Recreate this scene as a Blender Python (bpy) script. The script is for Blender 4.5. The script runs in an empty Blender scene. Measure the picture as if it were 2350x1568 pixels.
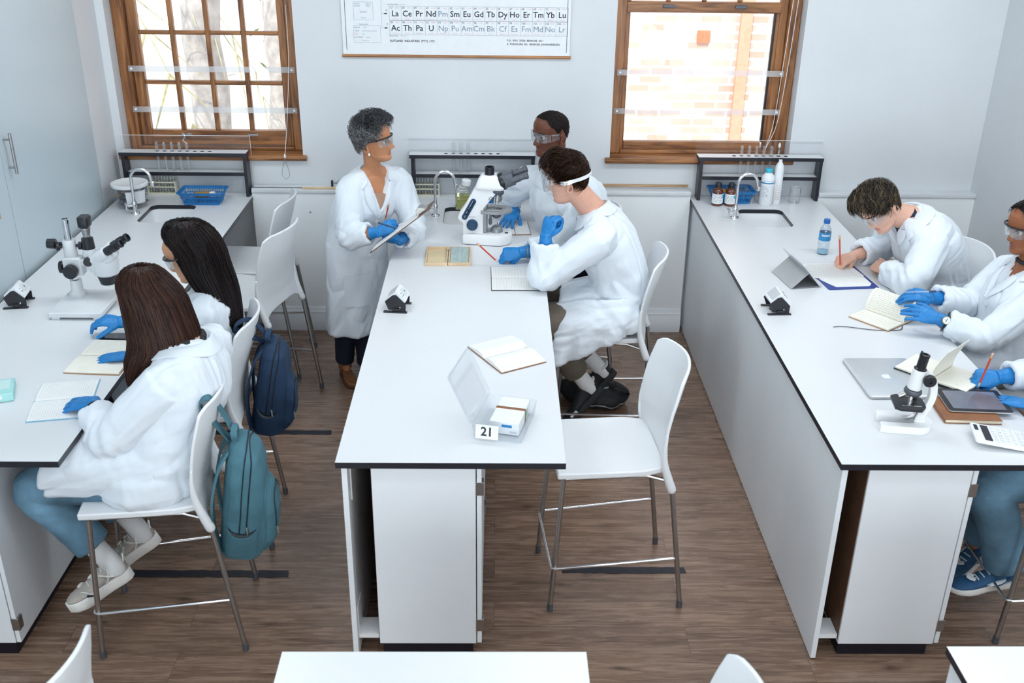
import bpy, bmesh, math, random
import numpy as np
from mathutils import Vector, Matrix
from mathutils.geometry import tessellate_polygon

SC = bpy.context.scene
COL = SC.collection
# ------------------------------------------------------------------ camera
cam_d = bpy.data.cameras.new('camera')
cam_d.sensor_width = 36.0
cam_d.lens = 36.034
cam_d.dof.use_dof = True
cam_d.dof.focus_distance = 5.3
cam_d.dof.aperture_fstop = 4.5
cam_o = bpy.data.objects.new('camera', cam_d)
COL.objects.link(cam_o)
_p, _y, _r = math.radians(25.096), math.radians(1.0052), math.radians(.7439)
_fw = Vector((math.sin(_y) * math.cos(_p), math.cos(_y) * math.cos(_p), -math.sin(_p)))
_ri = _fw.cross(Vector((0, 0, 1))).normalized()
_up = _ri.cross(_fw)
_R = _ri * math.cos(_r) + _up * math.sin(_r)
_U = -_ri * math.sin(_r) + _up * math.cos(_r)
cam_o.matrix_world = Matrix(((_R.x, _U.x, -_fw.x, 0), (_R.y, _U.y, -_fw.y, 0), (_R.z, _U.z, -_fw.z, 2.795), (0, 0, 0, 1)))
SC.camera = cam_o
# ------------------------------------------------------------------ sky, sun, big lamps, exposure
wd = bpy.data.worlds.new('sky')
SC.world = wd
wd.use_nodes = True
bg = wd.node_tree.nodes['Background']
bg.inputs[0].default_value = (.80, .90, 1.0, 1)
bg.inputs[1].default_value = 2.2
sd = bpy.data.lights.new('sun', 'SUN')
sd.energy = 4.6
sd.angle = .01
sd.color = (1, .97, .94)
so = bpy.data.objects.new('sun', sd)
COL.objects.link(so)
so.rotation_euler = (math.radians(32), 0, math.radians(-22))


def area(name, loc, rot, sx, sy, e, col):
    l = bpy.data.lights.new(name, 'AREA')
    l.shape = 'RECTANGLE'
    l.size, l.size_y, l.energy, l.color = sx, sy, e, col
    o = bpy.data.objects.new(name, l)
    COL.objects.link(o)
    o.location, o.rotation_euler = loc, rot
    return o


COOL = (.88, .95, .99)
CEIL = 3.45
LAMPS = [(x, y) for y in (-.6, 1.9, 4.4) for x in (-1.7, .6, 2.4)]
for x, y in LAMPS:
    area('ceiling_lamp_light', (x, y, CEIL - .075), (0, 0, 0), 1.15, .55, 15.5 if y > 4 else 6.5 if y > 1 else 1.5, COOL)
for x in (-1.9, .3, 2.3):                      # daylight entering by the windows behind the camera
    area('window_daylight', (x, -2.72, 1.75), (math.radians(90), 0, math.radians(0)), 1.5, 1.9, 66, COOL)
SC.view_settings.view_transform = 'Standard'
SC.view_settings.look = 'None'
SC.view_settings.exposure = 0.07
SC.view_settings.gamma = 1.0
SC.view_settings.use_curve_mapping = False
SC.cycles.use_denoising = True
SC.cycles.max_bounces = 10
SC.cycles.diffuse_bounces = 7
SC.cycles.transparent_max_bounces = 24
SC.cycles.sample_clamp_indirect = 6
SC.cycles.caustics_reflective = False
SC.cycles.caustics_refractive = False


# ------------------------------------------------------------------ mesh helpers
class MB:
    """collects polygons with a material index"""

    def __init__(s):
        s.v, s.f, s.m = [], [], []

    def add(s, vs, fs, mi=0):
        o = len(s.v)
        s.v += [tuple(map(float, p)) for p in vs]
        for q in fs:
            s.f.append(tuple(i + o for i in q))
            s.m.append(mi)
        return s

    def merge(s, o, mat=None, mi=None):
        vs = o.v if mat is None else [tuple(mat @ Vector(p)) for p in o.v]
        k = len(s.v)
        s.v += vs
        s.f += [tuple(i + k for i in q) for q in o.f]
        s.m += o.m if mi is None else [mi] * len(o.f)
        return s

    def box(s, x0, x1, y0, y1, z0, z1, mi=0, mat=None, side=None):
        p = [(x, y, z) for z in (z0, z1) for y in (y0, y1) for x in (x0, x1)]
        if mat is not None:
            p = [tuple(mat @ Vector(q)) for q in p]
        o = len(s.v)
        s.v += p
        for k, q in enumerate([(0, 2, 3, 1), (4, 5, 7, 6), (0, 1, 5, 4), (2, 6, 7, 3), (0, 4, 6, 2), (1, 3, 7, 5)]):
            s.f.append(tuple(i + o for i in q))
            s.m.append(mi if (side is None or k == 1) else side)
        return s

    def loft(s, rings, mi=0, cap=True, closed=True):
        n = len(rings[0])
        o = len(s.v)
        for r in rings:
            s.v += [tuple(map(float, p)) for p in r]
        for i in range(len(rings) - 1):
            for j in range(n if closed else n - 1):
                a, b = o + i * n + j, o + i * n + (j + 1) % n
                s.f.append((a, b, b + n, a + n))
                s.m.append(mi)
        if cap and closed:
            s.f.append(tuple(o + j for j in range(n - 1, -1, -1)))
            s.m.append(mi)
            e = o + (len(rings) - 1) * n
            s.f.append(tuple(e + j for j in range(n)))
            s.m.append(mi)
        return s

    def tube(s, pts, r, n=10, mi=0, cap=True, flat=1.0, up=(0, 0, 1), round_ends=False):
        s.loft(tube_rings(pts, r, n, flat, up, round_ends), mi, cap)
        return s

    def lathe(s, prof, n=24, mi=0, mat=None, cap=True):
        rings = []
        for r, z in prof:
            ring = [(r * math.cos(2 * math.pi * k / n), r * math.sin(2 * math.pi * k / n), z) for k in range(n)]
            if mat is not None:
                ring = [tuple(mat @ Vector(q)) for q in ring]
            rings.append(ring)
        s.loft(rings, mi, cap)
        return s

    def cyl(s, a, b, r, n=16, mi=0, r2=None):
        s.loft(tube_rings([a, b], [r, r if r2 is None else r2], n), mi)
        return s

    def prism(s, poly, z0, z1, mi=0, side=None, mat=None, holes=()):
        """polygon in xy (with holes) between z0 and z1"""
        loops = [list(poly)] + [list(h) for h in holes]
        tri = tessellate_polygon([[Vector((x, y, 0)) for x, y in lp] for lp in loops])
        flat = [p for lp in loops for p in lp]
        n = len(flat)
        vs = [(x, y, z0) for x, y in flat] + [(x, y, z1) for x, y in flat]
        if mat is not None:
            vs = [tuple(mat @ Vector(q)) for q in vs]
        o = len(s.v)
        s.v += vs
        for t in tri:
            a, b, c = [Vector((*flat[i], 0)) for i in t]
            if (b - a).cross(c - a).z < 0:
                t = (t[0], t[2], t[1])
            s.f.append(tuple(o + n + i for i in t)); s.m.append(mi)
            s.f.append(tuple(o + i for i in reversed(t))); s.m.append(mi)
        k = 0
        for li, lp in enumerate(loops):
            m = len(lp)
            ar = sum(lp[i][0] * lp[(i + 1) % m][1] - lp[(i + 1) % m][0] * lp[i][1] for i in range(m))
            flip = (ar > 0) != (li == 0)
            for i in range(m):
                a, b = o + k + i, o + k + (i + 1) % m
                q = (a, b, b + n, a + n)
                s.f.append(q[::-1] if flip else q)
                s.m.append(mi if side is None else side)
            k += m
        return s

    def sheet(s, grid, th, mi=0, side=None):
        """a grid of points given thickness th along its normals (or a fixed vector)"""
        g = np.array(grid, float)
        if np.ndim(th) == 0:
            du = np.gradient(g, axis=1)
            dv = np.gradient(g, axis=0)
            nn = np.cross(du, dv)
            nn /= np.maximum(np.linalg.norm(nn, axis=2, keepdims=True), 1e-9)
            off = nn * th
        else:
            off = np.broadcast_to(np.array(th, float), g.shape)
        h, w = g.shape[:2]
        o = len(s.v)
        for arr in (g + off * .5, g - off * .5):
            s.v += [tuple(map(float, p)) for p in arr.reshape(-1, 3)]
        N = h * w
        for i in range(h - 1):
            for j in range(w - 1):
                a = o + i * w + j
                s.f.append((a, a + 1, a + w + 1, a + w)); s.m.append(mi)
                s.f.append((a + N, a + w + N, a + w + 1 + N, a + 1 + N)); s.m.append(mi)
        rim = [i for i in range(w)] + [i * w + w - 1 for i in range(1, h)] + [(h - 1) * w + j for j in range(w - 2, -1, -1)] + [i * w for i in range(h - 2, 0, -1)]
        for k in range(len(rim)):
            a, b = o + rim[k], o + rim[(k + 1) % len(rim)]
            s.f.append((a, a + N, b + N, b)); s.m.append(mi if side is None else side)
        return s

    def text(s, txt, size, mat, mi=0, align='CENTER', bold=0.0):
        """lettering as flat raised mesh; mat maps text xy plane into the scene"""
        c = bpy.data.curves.new('t', 'FONT')
        c.body, c.size, c.align_x = txt, size, align
        c.align_y = 'CENTER'
        c.resolution_u = 2
        c.offset = bold
        o = bpy.data.objects.new('t', c)
        COL.objects.link(o)
        dg = bpy.context.evaluated_depsgraph_get()
        me = bpy.data.meshes.new_from_object(o.evaluated_get(dg))
        s.add([tuple(mat @ v.co) for v in me.vertices], [tuple(p.vertices) for p in me.polygons], mi)
        bpy.data.objects.remove(o)
        bpy.data.curves.remove(c)
        bpy.data.meshes.remove(me)
        return s


def nrm(v):
    v = np.asarray(v, float)
    return v / max(np.linalg.norm(v), 1e-12)


def tube_rings(pts, r, n=10, flat=1.0, up=(0, 0, 1), round_ends=False):
    P = np.array(pts, float)
    m = len(P)
    r = np.full(m, float(r)) if np.ndim(r) == 0 else np.array(r, float)
    fl = np.full(m, float(flat)) if np.ndim(flat) == 0 else np.array(flat, float)
    T = np.gradient(P, axis=0)
    T /= np.maximum(np.linalg.norm(T, axis=1, keepdims=True), 1e-9)
    if round_ends:
        a, b = P[0], P[-1]
        pre = [(a - T[0] * r[0] * k, r[0] * math.sqrt(max(1 - k * k, .02)), T[0], fl[0]) for k in (.98, .8, .45)]
        post = [(b + T[-1] * r[-1] * k, r[-1] * math.sqrt(max(1 - k * k, .02)), T[-1], fl[-1]) for k in (.45, .8, .98)]
        P = np.array([q[0] for q in pre] + list(P) + [q[0] for q in post])
        T = np.array([q[2] for q in pre] + list(T) + [q[2] for q in post])
        r = np.array([q[1] for q in pre] + list(r) + [q[1] for q in post])
        fl = np.array([q[3] for q in pre] + list(fl) + [q[3] for q in post])
    u = np.array(up, float)
    rings = []
    prev = None
    for i in range(len(P)):
        t = T[i]
        if prev is None:
            a = np.cross(u, t)
            if np.linalg.norm(a) < .15:
                a = np.cross(np.array((1, 0, 0.)) if abs(t[0]) < .9 else np.array((0, 1., 0)), t)
        else:
            a = prev - t * (prev @ t)
        a = nrm(a)
        b = np.cross(t, a)
        prev = a
        rings.append([P[i] + r[i] * (math.cos(2 * math.pi * k / n) * a + fl[i] * math.sin(2 * math.pi * k / n) * b) for k in range(n)])
    return rings


def smooth_path(pts, k=6):
    """Catmull-Rom through points (each may carry extra columns, e.g. a radius)"""
    P = np.array(pts, float)
    Q = np.vstack([2 * P[0] - P[1], P, 2 * P[-1] - P[-2]])
    out = []
    for i in range(1, len(Q) - 2):
        for t in np.linspace(0, 1, k, endpoint=False):
            a, b, c, d = Q[i - 1], Q[i], Q[i + 1], Q[i + 2]
            out.append(.5 * (2 * b + (c - a) * t + (2 * a - 5 * b + 4 * c - d) * t * t + (3 * b - a - 3 * c + d) * t ** 3))
    out.append(P[-1])
    return np.array(out)


def rrect(x0, x1, y0, y1, r, k=5):
    out = []
    for cx, cy, a0 in ((x1 - r, y1 - r, 0), (x0 + r, y1 - r, 90), (x0 + r, y0 + r, 180), (x1 - r, y0 + r, 270)):
        for i in range(k + 1):
            a = math.radians(a0 + 90 * i / k)
            out.append((cx + r * math.cos(a), cy + r * math.sin(a)))
    return out


def TRS(loc=(0, 0, 0), rz=0, rx=0, ry=0, s=1.0):
    return Matrix.Translation(loc) @ Matrix.Rotation(rz, 4, 'Z') @ Matrix.Rotation(ry, 4, 'Y') @ Matrix.Rotation(rx, 4, 'X') @ Matrix.Scale(s, 4)


def frame(loc, x, y):
    """matrix whose x, y axes are the given directions"""
    x = Vector(x).normalized()
    z = x.cross(Vector(y)).normalized()
    y = z.cross(x)
    return Matrix(((x.x, y.x, z.x, loc[0]), (x.y, y.y, z.y, loc[1]), (x.z, y.z, z.z, loc[2]), (0, 0, 0, 1)))


def mesh_from(name, mb, mats, angle=40, smooth=True):
    me = bpy.data.meshes.new(name)
    me.from_pydata(mb.v, [], mb.f)
    for m in (mats if isinstance(mats, (list, tuple)) else [mats]):
        me.materials.append(m)
    me.polygons.foreach_set('material_index', mb.m)
    if smooth:
        me.polygons.foreach_set('use_smooth', [True] * len(mb.f))
        me.set_sharp_from_angle(angle=math.radians(angle))
    me.validate()
    me.update()
    return me


def tag(o, label=None, cat=None, group=None, kind=None):
    if label: o['label'] = label
    if cat: o['category'] = cat
    if group: o['group'] = group
    if kind: o['kind'] = kind
    return o


def obj(name, mb, mats, parent=None, bevel=0.0, seg=2, angle=40, smooth=True, **t):
    me = mesh_from(name, mb, mats, angle, smooth)
    o = bpy.data.objects.new(name, me)
    COL.objects.link(o)
    if bevel:
        b = o.modifiers.new('bevel', 'BEVEL')
        b.width, b.segments, b.limit_method, b.angle_limit = bevel, seg, 'ANGLE', math.radians(35)
        b.harden_normals = False
    if parent is not None:
        o.parent = parent
    return tag(o, **t)


def thing(name, label, cat, loc=(0, 0, 0), rz=0, group=None):
    o = bpy.data.objects.new(name, None)
    o.empty_display_size = .1
    COL.objects.link(o)
    o.location = loc
    o.rotation_euler = (0, 0, rz)
    return tag(o, label, cat, group)


def dup(root, loc=None, rz=None, label=None, group=None):
    """copy a thing with copies of its parts and sub-parts"""
    r = root.copy()
    COL.objects.link(r)
    if loc is not None: r.location = loc
    if rz is not None: r.rotation_euler = (0, 0, rz)
    if label: r['label'] = label
    if group: r['group'] = group
    for ch in list(root.children):
        c = ch.copy(); COL.objects.link(c); c.parent = r
        for g in list(ch.children):
            d = g.copy(); COL.objects.link(d); d.parent = c
    return r


def struct(name, mb, mats, parent=None, **k):
    o = obj(name, mb, mats, parent, **k)
    o['kind'] = 'structure'
    return o


# ------------------------------------------------------------------ materials
def mat(name, col, rough=.5, metal=0.0, spec=.5, noise=0.0, nscale=20, bump=0.0, bscale=60, coat=0.0, sheen=0.0, sss=0.0, stretch=(1, 1, 1)):
    m = bpy.data.materials.new(name)
    m.use_nodes = True
    nt = m.node_tree
    b = nt.nodes['Principled BSDF']
    b.inputs['Base Color'].default_value = (*col, 1)
    b.inputs['Roughness'].default_value = rough
    b.inputs['Metallic'].default_value = metal
    b.inputs['Specular IOR Level'].default_value = spec
    b.inputs['Coat Weight'].default_value = coat
    b.inputs['Sheen Weight'].default_value = sheen
    if sss:
        b.inputs['Subsurface Weight'].default_value = sss
        b.inputs['Subsurface Radius'].default_value = (.008, .004, .002)
        b.inputs['Subsurface Scale'].default_value = 1.0
    tc = None
    if noise or bump:
        tc = nt.nodes.new('ShaderNodeTexCoord')
        mp = nt.nodes.new('ShaderNodeMapping')
        mp.inputs['Scale'].default_value = stretch
        nt.links.new(tc.outputs['Object'], mp.inputs[0])
    if noise:
        n = nt.nodes.new('ShaderNodeTexNoise')
        n.inputs['Scale'].default_value = nscale
        n.inputs['Detail'].default_value = 4
        nt.links.new(mp.outputs[0], n.inputs['Vector'])
        r = nt.nodes.new('ShaderNodeMapRange')
        r.inputs[1].default_value, r.inputs[2].default_value = .3, .7
        r.inputs[3].default_value, r.inputs[4].default_value = 1 - noise, 1 + noise
        nt.links.new(n.outputs['Fac'], r.inputs[0])
        x = nt.nodes.new('ShaderNodeVectorMath')
        x.operation = 'SCALE'
        x.inputs[0].default_value = col
        nt.links.new(r.outputs[0], x.inputs['Scale'])
        nt.links.new(x.outputs[0], b.inputs['Base Color'])
    if bump:
        n = nt.nodes.new('ShaderNodeTexNoise')
        n.inputs['Scale'].default_value = bscale
        n.inputs['Detail'].default_value = 5
        nt.links.new(mp.outputs[0], n.inputs['Vector'])
        u = nt.nodes.new('ShaderNodeBump')
        u.inputs['Strength'].default_value = bump
        u.inputs['Distance'].default_value = .01
        nt.links.new(n.outputs['Fac'], u.inputs['Height'])
        nt.links.new(u.outputs[0], b.inputs['Normal'])
    return m


def ramp2(nt, fac, c0, c1, p0=.3, p1=.7, cmid=None):
    r = nt.nodes.new('ShaderNodeValToRGB')
    r.color_ramp.elements[0].color, r.color_ramp.elements[0].position = (*c0, 1), p0
    r.color_ramp.elements[1].color, r.color_ramp.elements[1].position = (*c1, 1), p1
    if cmid:
        e = r.color_ramp.elements.new((p0 + p1) / 2)
        e.color = (*cmid, 1)
    nt.links.new(fac, r.inputs[0])
    return r


def wood_mat(name, dark, light, axis, rough=.4, scale=1.0):
    m = mat(name, light, rough)
    nt = m.node_tree
    b = nt.nodes['Principled BSDF']
    tc = nt.nodes.new('ShaderNodeTexCoord')
    mp = nt.nodes.new('ShaderNodeMapping')
    s = [22 * scale, 22 * scale, 22 * scale]
    s[axis] = 2.0 * scale
    mp.inputs['Scale'].default_value = s
    nt.links.new(tc.outputs['Object'], mp.inputs[0])
    n = nt.nodes.new('ShaderNodeTexNoise')
    n.inputs['Scale'].default_value = 1.6
    n.inputs['Detail'].default_value = 6
    n.inputs['Distortion'].default_value = .8
    nt.links.new(mp.outputs[0], n.inputs['Vector'])
    r = ramp2(nt, n.outputs['Fac'], dark, light, .32, .66)
    nt.links.new(r.outputs[0], b.inputs['Base Color'])
    return m


def glass_mat(name, tint=(1, 1, 1), refl=.08, rough=.02, haze=0.0, edge=.7):
    """thin clear sheet: see-through plus a mirror-like skin, optional milky haze"""
    m = bpy.data.materials.new(name)
    m.use_nodes = True
    nt = m.node_tree
    nt.nodes.clear()
    out = nt.nodes.new('ShaderNodeOutputMaterial')
    t = nt.nodes.new('ShaderNodeBsdfTransparent')
    t.inputs[0].default_value = (*tint, 1)
    g = nt.nodes.new('ShaderNodeBsdfGlossy')
    g.inputs['Roughness'].default_value = rough
    lw = nt.nodes.new('ShaderNodeLayerWeight')
    lw.inputs[0].default_value = .35
    mr = nt.nodes.new('ShaderNodeMapRange')
    mr.inputs[3].default_value, mr.inputs[4].default_value = refl, edge
    nt.links.new(lw.outputs['Facing'], mr.inputs[0])
    pw = nt.nodes.new('ShaderNodeMath')
    pw.operation = 'POWER'
    pw.inputs[1].default_value = 1.0
    nt.links.new(mr.outputs[0], pw.inputs[0])
    mx = nt.nodes.new('ShaderNodeMixShader')
    nt.links.new(pw.outputs[0], mx.inputs[0])
    nt.links.new(t.outputs[0], mx.inputs[1])
    nt.links.new(g.outputs[0], mx.inputs[2])
    last = mx
    if haze:
        d = nt.nodes.new('ShaderNodeBsdfDiffuse')
        d.inputs[0].default_value = (.92, .95, .98, 1)
        tr = nt.nodes.new('ShaderNodeBsdfTranslucent')
        tr.inputs[0].default_value = (.92, .95, .98, 1)
        a = nt.nodes.new('ShaderNodeAddShader')
        h = nt.nodes.new('ShaderNodeMixShader')
        h.inputs[0].default_value = .5
        nt.links.new(d.outputs[0], h.inputs[1]); nt.links.new(tr.outputs[0], h.inputs[2])
        nt.nodes.remove(a)
        mx2 = nt.nodes.new('ShaderNodeMixShader')
        mx2.inputs[0].default_value = haze
        nt.links.new(last.outputs[0], mx2.inputs[1]); nt.links.new(h.outputs[0], mx2.inputs[2])
        last = mx2
    nt.links.new(last.outputs[0], out.inputs[0])
    return m


def emit_mat(name, col, strength):
    m = bpy.data.materials.new(name)
    m.use_nodes = True
    b = m.node_tree.nodes['Principled BSDF']
    b.inputs['Base Color'].default_value = (*col, 1)
    b.inputs['Emission Color'].default_value = (*col, 1)
    b.inputs['Emission Strength'].default_value = strength
    return m


M = dict(
    wall=mat('wall_paint', (.665, .685, .705), .55, noise=.02, nscale=3, bump=.02, bscale=120),
    ceil=mat('ceiling_paint', (.8, .81, .82), .8, noise=.01),
    top=mat('white_laminate', (.70, .712, .728), .28, noise=.01, nscale=4),
    edge=mat('black_edging', (.012, .013, .020), .35, noise=.1),
    panel=mat('white_board', (.80, .83, .86), .4, noise=.015, nscale=5),
    cup=mat('cupboard_board', (.48, .56, .60), .35, noise=.01, nscale=3),
    plinth=mat('black_plinth', (.006, .006, .014), .35, noise=.1),
    brownboard=mat('brown_board', (.10, .045, .022), .5, noise=.2),
    steel=mat('chrome', (.72, .72, .74), .12, 1.0, noise=.02),
    satin=mat('satin_steel', (.42, .41, .40), .32, 1.0, noise=.05, nscale=50),
    darksteel=mat('dark_steel', (.36, .34, .33), .22, 1.0, noise=.05),
    plastic=mat('white_plastic', (.76, .775, .79), .38, noise=.01, nscale=6),
    whitecap=mat('white_part', (.8, .81, .82), .4, noise=.01),
    black=mat('black_plastic', (.010, .011, .016), .35, noise=.1),
    dgrey=mat('dark_grey_metal', (.10, .11, .13), .4, .3, noise=.1),
    grey=mat('grey_metal', (.30, .31, .33), .4, .4, noise=.05),
    lgrey=mat('light_grey_paint', (.66, .68, .70), .4, noise=.02),
    navyplastic=mat('navy_plastic', (.012, .05, .12), .4, noise=.1),
    bluebasket=mat('blue_plastic', (.01, .16, .42), .4, noise=.06),
    capblue=mat('blue_cap', (.01, .12, .42), .35, noise=.05),
    capteal=mat('teal_cap', (.03, .42, .56), .35, noise=.05),
    paper=mat('paper', (.80, .80, .78), .7, noise=.015),
    cream=mat('cream_paper', (.76, .70, .55), .7, noise=.02),
    creampale=mat('pale_cream_paper', (.80, .77, .68), .7, noise=.02),
    ink=mat('grey_ink', (.16, .17, .22), .7, noise=.1),
    inkfaint=mat('pencil_lines', (.42, .45, .52), .7, noise=.1),
    blackink=mat('black_ink', (.012, .014, .025), .6, noise=.05),
    greyink=mat('grey_print', (.20, .25, .32), .6, noise=.05),
    redink=mat('red_print', (.75, .35, .32), .6, noise=.05),
    leather=mat('brown_leather', (.25, .095, .035), .5, noise=.15, nscale=30, bump=.1, bscale=200),
    tan=mat('tan_cover', (.45, .25, .13), .55, noise=.1),
    pine=wood_mat('pine', (.60, .40, .22), (.78, .60, .40), 0, .5, 1.5),
    red=mat('red_lacquer', (.50, .045, .02), .3, noise=.05),
    erasor=mat('pink_rubber', (.75, .42, .34), .6, noise=.05),
    brass=mat('brass_ferrule', (.62, .40, .14), .3, 1.0, noise=.05),
    amber=mat('amber_glass', (.10, .022, .006), .08, noise=.1, coat=.5),
    olive=mat('olive_liquid', (.36, .36, .03), .2, noise=.08),
    label=mat('white_label', (.78, .80, .82), .5, noise=.02),
    bluelabel=mat('blue_label', (.02, .22, .50), .45, noise=.1),
    denim=mat('denim', (.115, .225, .315), .85, noise=.38, nscale=7, bump=.3, bscale=160),
    navytrouser=mat('navy_trousers', (.008, .012, .035), .8, noise=.15, bump=.15),
    khaki=mat('khaki_trousers', (.13, .105, .08), .8, noise=.12, bump=.2, bscale=60),
    greytrouser=mat('grey_trousers', (.16, .17, .18), .8, noise=.12, bump=.2, bscale=60),
    coat=mat('white_cotton', (.69, .735, .785), .85, noise=.015, nscale=8, bump=.05, bscale=260, sheen=.1),
    button=mat('white_button', (.70, .71, .72), .3, noise=.02),
    glove=mat('blue_nitrile', (.008, .19, .50), .42, noise=.10, nscale=30, bump=.35, bscale=70),
    lens=glass_mat('clear_lens', (.95, .965, .975), .06, .03, haze=.06, edge=.55),
    pane=glass_mat('window_glass', (1, 1, 1), .03, .0, edge=.4),
    acrylic=glass_mat('clear_acrylic', (.995, .997, 1), .02, .02, haze=.012, edge=.15),
    tubeglass=glass_mat('test_tube_glass', (.97, .98, .99), .12, .03, haze=.08),
    strap=glass_mat('clear_strap', (.96, .97, .98), .05, .2, haze=.32),
    foggy=glass_mat('clear_plastic_film', (.97, .98, .99), .03, .06, haze=.035, edge=.22),
    water=glass_mat('clear_water', (.90, .96, 1.0), .10, .02, haze=.06),
    navybag=mat('navy_fabric', (.008, .032, .080), .8, noise=.15, nscale=12, bump=.3, bscale=50),
    tealbag=mat('teal_canvas', (.060, .165, .210), .8, noise=.12, nscale=12, bump=.3, bscale=50),
    blackbag=mat('black_fabric', (.012, .013, .016), .75, noise=.2, bump=.25, bscale=50),
    silver=mat('silver_aluminium', (.66, .69, .72), .36, .55, noise=.02),
    screen=mat('dark_screen', (.16, .17, .22), .08, noise=.25, nscale=5, coat=.6),
    tealbox=mat('pale_teal_card', (.36, .66, .64), .5, noise=.04),
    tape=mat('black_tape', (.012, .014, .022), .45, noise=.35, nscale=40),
    whiterub=mat('white_sneaker', (.80, .79, .75), .55, noise=.05, bump=.1),
    beigemesh=mat('beige_mesh', (.44, .40, .36), .8, noise=.08, nscale=60, bump=.2, bscale=300),
    sock=mat('white_sock', (.74, .74, .74), .85, noise=.03, bump=.25, bscale=90),
    hairline=mat('zip', (.01, .02, .03), .5, noise=.1),
    skyblueshoe=mat('blue_suede', (.02, .09, .20), .7, noise=.1),
)
# ------------------------------------------------------------------ floor material: vinyl planks running across the room
def floor_mat():
    m = mat('vinyl_planks', (.2, .15, .12), .3)
    nt = m.node_tree
    b = nt.nodes['Principled BSDF']
    L = nt.links.new
    tc = nt.nodes.new('ShaderNodeTexCoord')
    br = nt.nodes.new('ShaderNodeTexBrick')
    br.offset, br.squash = .37, 1
    br.inputs['Scale'].default_value = 1
    br.inputs['Brick Width'].default_value = 1.22
    br.inputs['Row Height'].default_value = .155
    br.inputs['Mortar Size'].default_value = .0012
    br.inputs['Mortar Smooth'].default_value = .3
    br.inputs['Bias'].default_value = 0
    br.inputs['Color1'].default_value = (.2, .2, .2, 1)
    br.inputs['Color2'].default_value = (.8, .8, .8, 1)
    br.inputs['Mortar'].default_value = (0, 0, 0, 1)
    L(tc.outputs['Object'], br.inputs['Vector'])
    # grain, shifted per plank
    sp = nt.nodes.new('ShaderNodeSeparateXYZ'); L(tc.outputs['Object'], sp.inputs[0])
    ad = nt.nodes.new('ShaderNodeMath'); ad.operation = 'MULTIPLY_ADD'
    L(br.outputs['Color'], ad.inputs[0]); ad.inputs[1].default_value = 7.3; L(sp.outputs[0], ad.inputs[2])
    cb = nt.nodes.new('ShaderNodeCombineXYZ')
    L(ad.outputs[0], cb.inputs[0]); L(sp.outputs[1], cb.inputs[1]); L(br.outputs['Color'], cb.inputs[2])
    mp = nt.nodes.new('ShaderNodeMapping'); mp.inputs['Scale'].default_value = (2.2, 30, 5)
    L(cb.outputs[0], mp.inputs[0])
    n = nt.nodes.new('ShaderNodeTexNoise'); n.inputs['Scale'].default_value = 1.5; n.inputs['Detail'].default_value = 8
    n.inputs['Roughness'].default_value = .65; n.inputs['Distortion'].default_value = 1.2
    L(mp.outputs[0], n.inputs['Vector'])
    r = ramp2(nt, n.outputs['Fac'], (.085, .047, .030), (.38, .25, .178), .28, .72, (.24, .150, .103))
    # dark knots
    mp2 = nt.nodes.new('ShaderNodeMapping'); mp2.inputs['Scale'].default_value = (3.2, 9, 3)
    L(cb.outputs[0], mp2.inputs[0])
    vo = nt.nodes.new('ShaderNodeTexVoronoi'); vo.inputs['Scale'].default_value = .9
    L(mp2.outputs[0], vo.inputs['Vector'])
    kr = nt.nodes.new('ShaderNodeMapRange'); kr.inputs[1].default_value, kr.inputs[2].default_value = .03, .14
    kr.inputs[3].default_value, kr.inputs[4].default_value = .45, 1
    L(vo.outputs['Distance'], kr.inputs[0])
    # per plank tone and slow grey wear
    pl = nt.nodes.new('ShaderNodeMapRange'); pl.inputs[3].default_value, pl.inputs[4].default_value = .82, 1.18
    L(br.outputs['Color'], pl.inputs[0])
    mu = nt.nodes.new('ShaderNodeMath'); mu.operation = 'MULTIPLY'; L(kr.outputs[0], mu.inputs[0]); L(pl.outputs[0], mu.inputs[1])
    mo = nt.nodes.new('ShaderNodeMapRange'); mo.inputs[3].default_value, mo.inputs[4].default_value = 1, .35
    L(br.outputs['Fac'], mo.inputs[0])
    mu2 = nt.nodes.new('ShaderNodeMath'); mu2.operation = 'MULTIPLY'; L(mu.outputs[0], mu2.inputs[0]); L(mo.outputs[0], mu2.inputs[1])
    vs = nt.nodes.new('ShaderNodeVectorMath'); vs.operation = 'SCALE'
    L(r.outputs[0], vs.inputs[0]); L(mu2.outputs[0], vs.inputs['Scale'])
    L(vs.outputs[0], b.inputs['Base Color'])
    rr = nt.nodes.new('ShaderNodeMapRange'); rr.inputs[3].default_value, rr.inputs[4].default_value = .20, .34
    L(n.outputs['Fac'], rr.inputs[0]); L(rr.outputs[0], b.inputs['Roughness'])
    b.inputs['Specular IOR Level'].default_value = .5
    b.inputs['Coat Weight'].default_value = .08
    b.inputs['Coat Roughness'].default_value = .3
    bu = nt.nodes.new('ShaderNodeBump'); bu.inputs['Strength'].default_value = .12; bu.inputs['Distance'].default_value = .003
    L(n.outputs['Fac'], bu.inputs['Height']); L(bu.outputs[0], b.inputs['Normal'])
    return m


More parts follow.
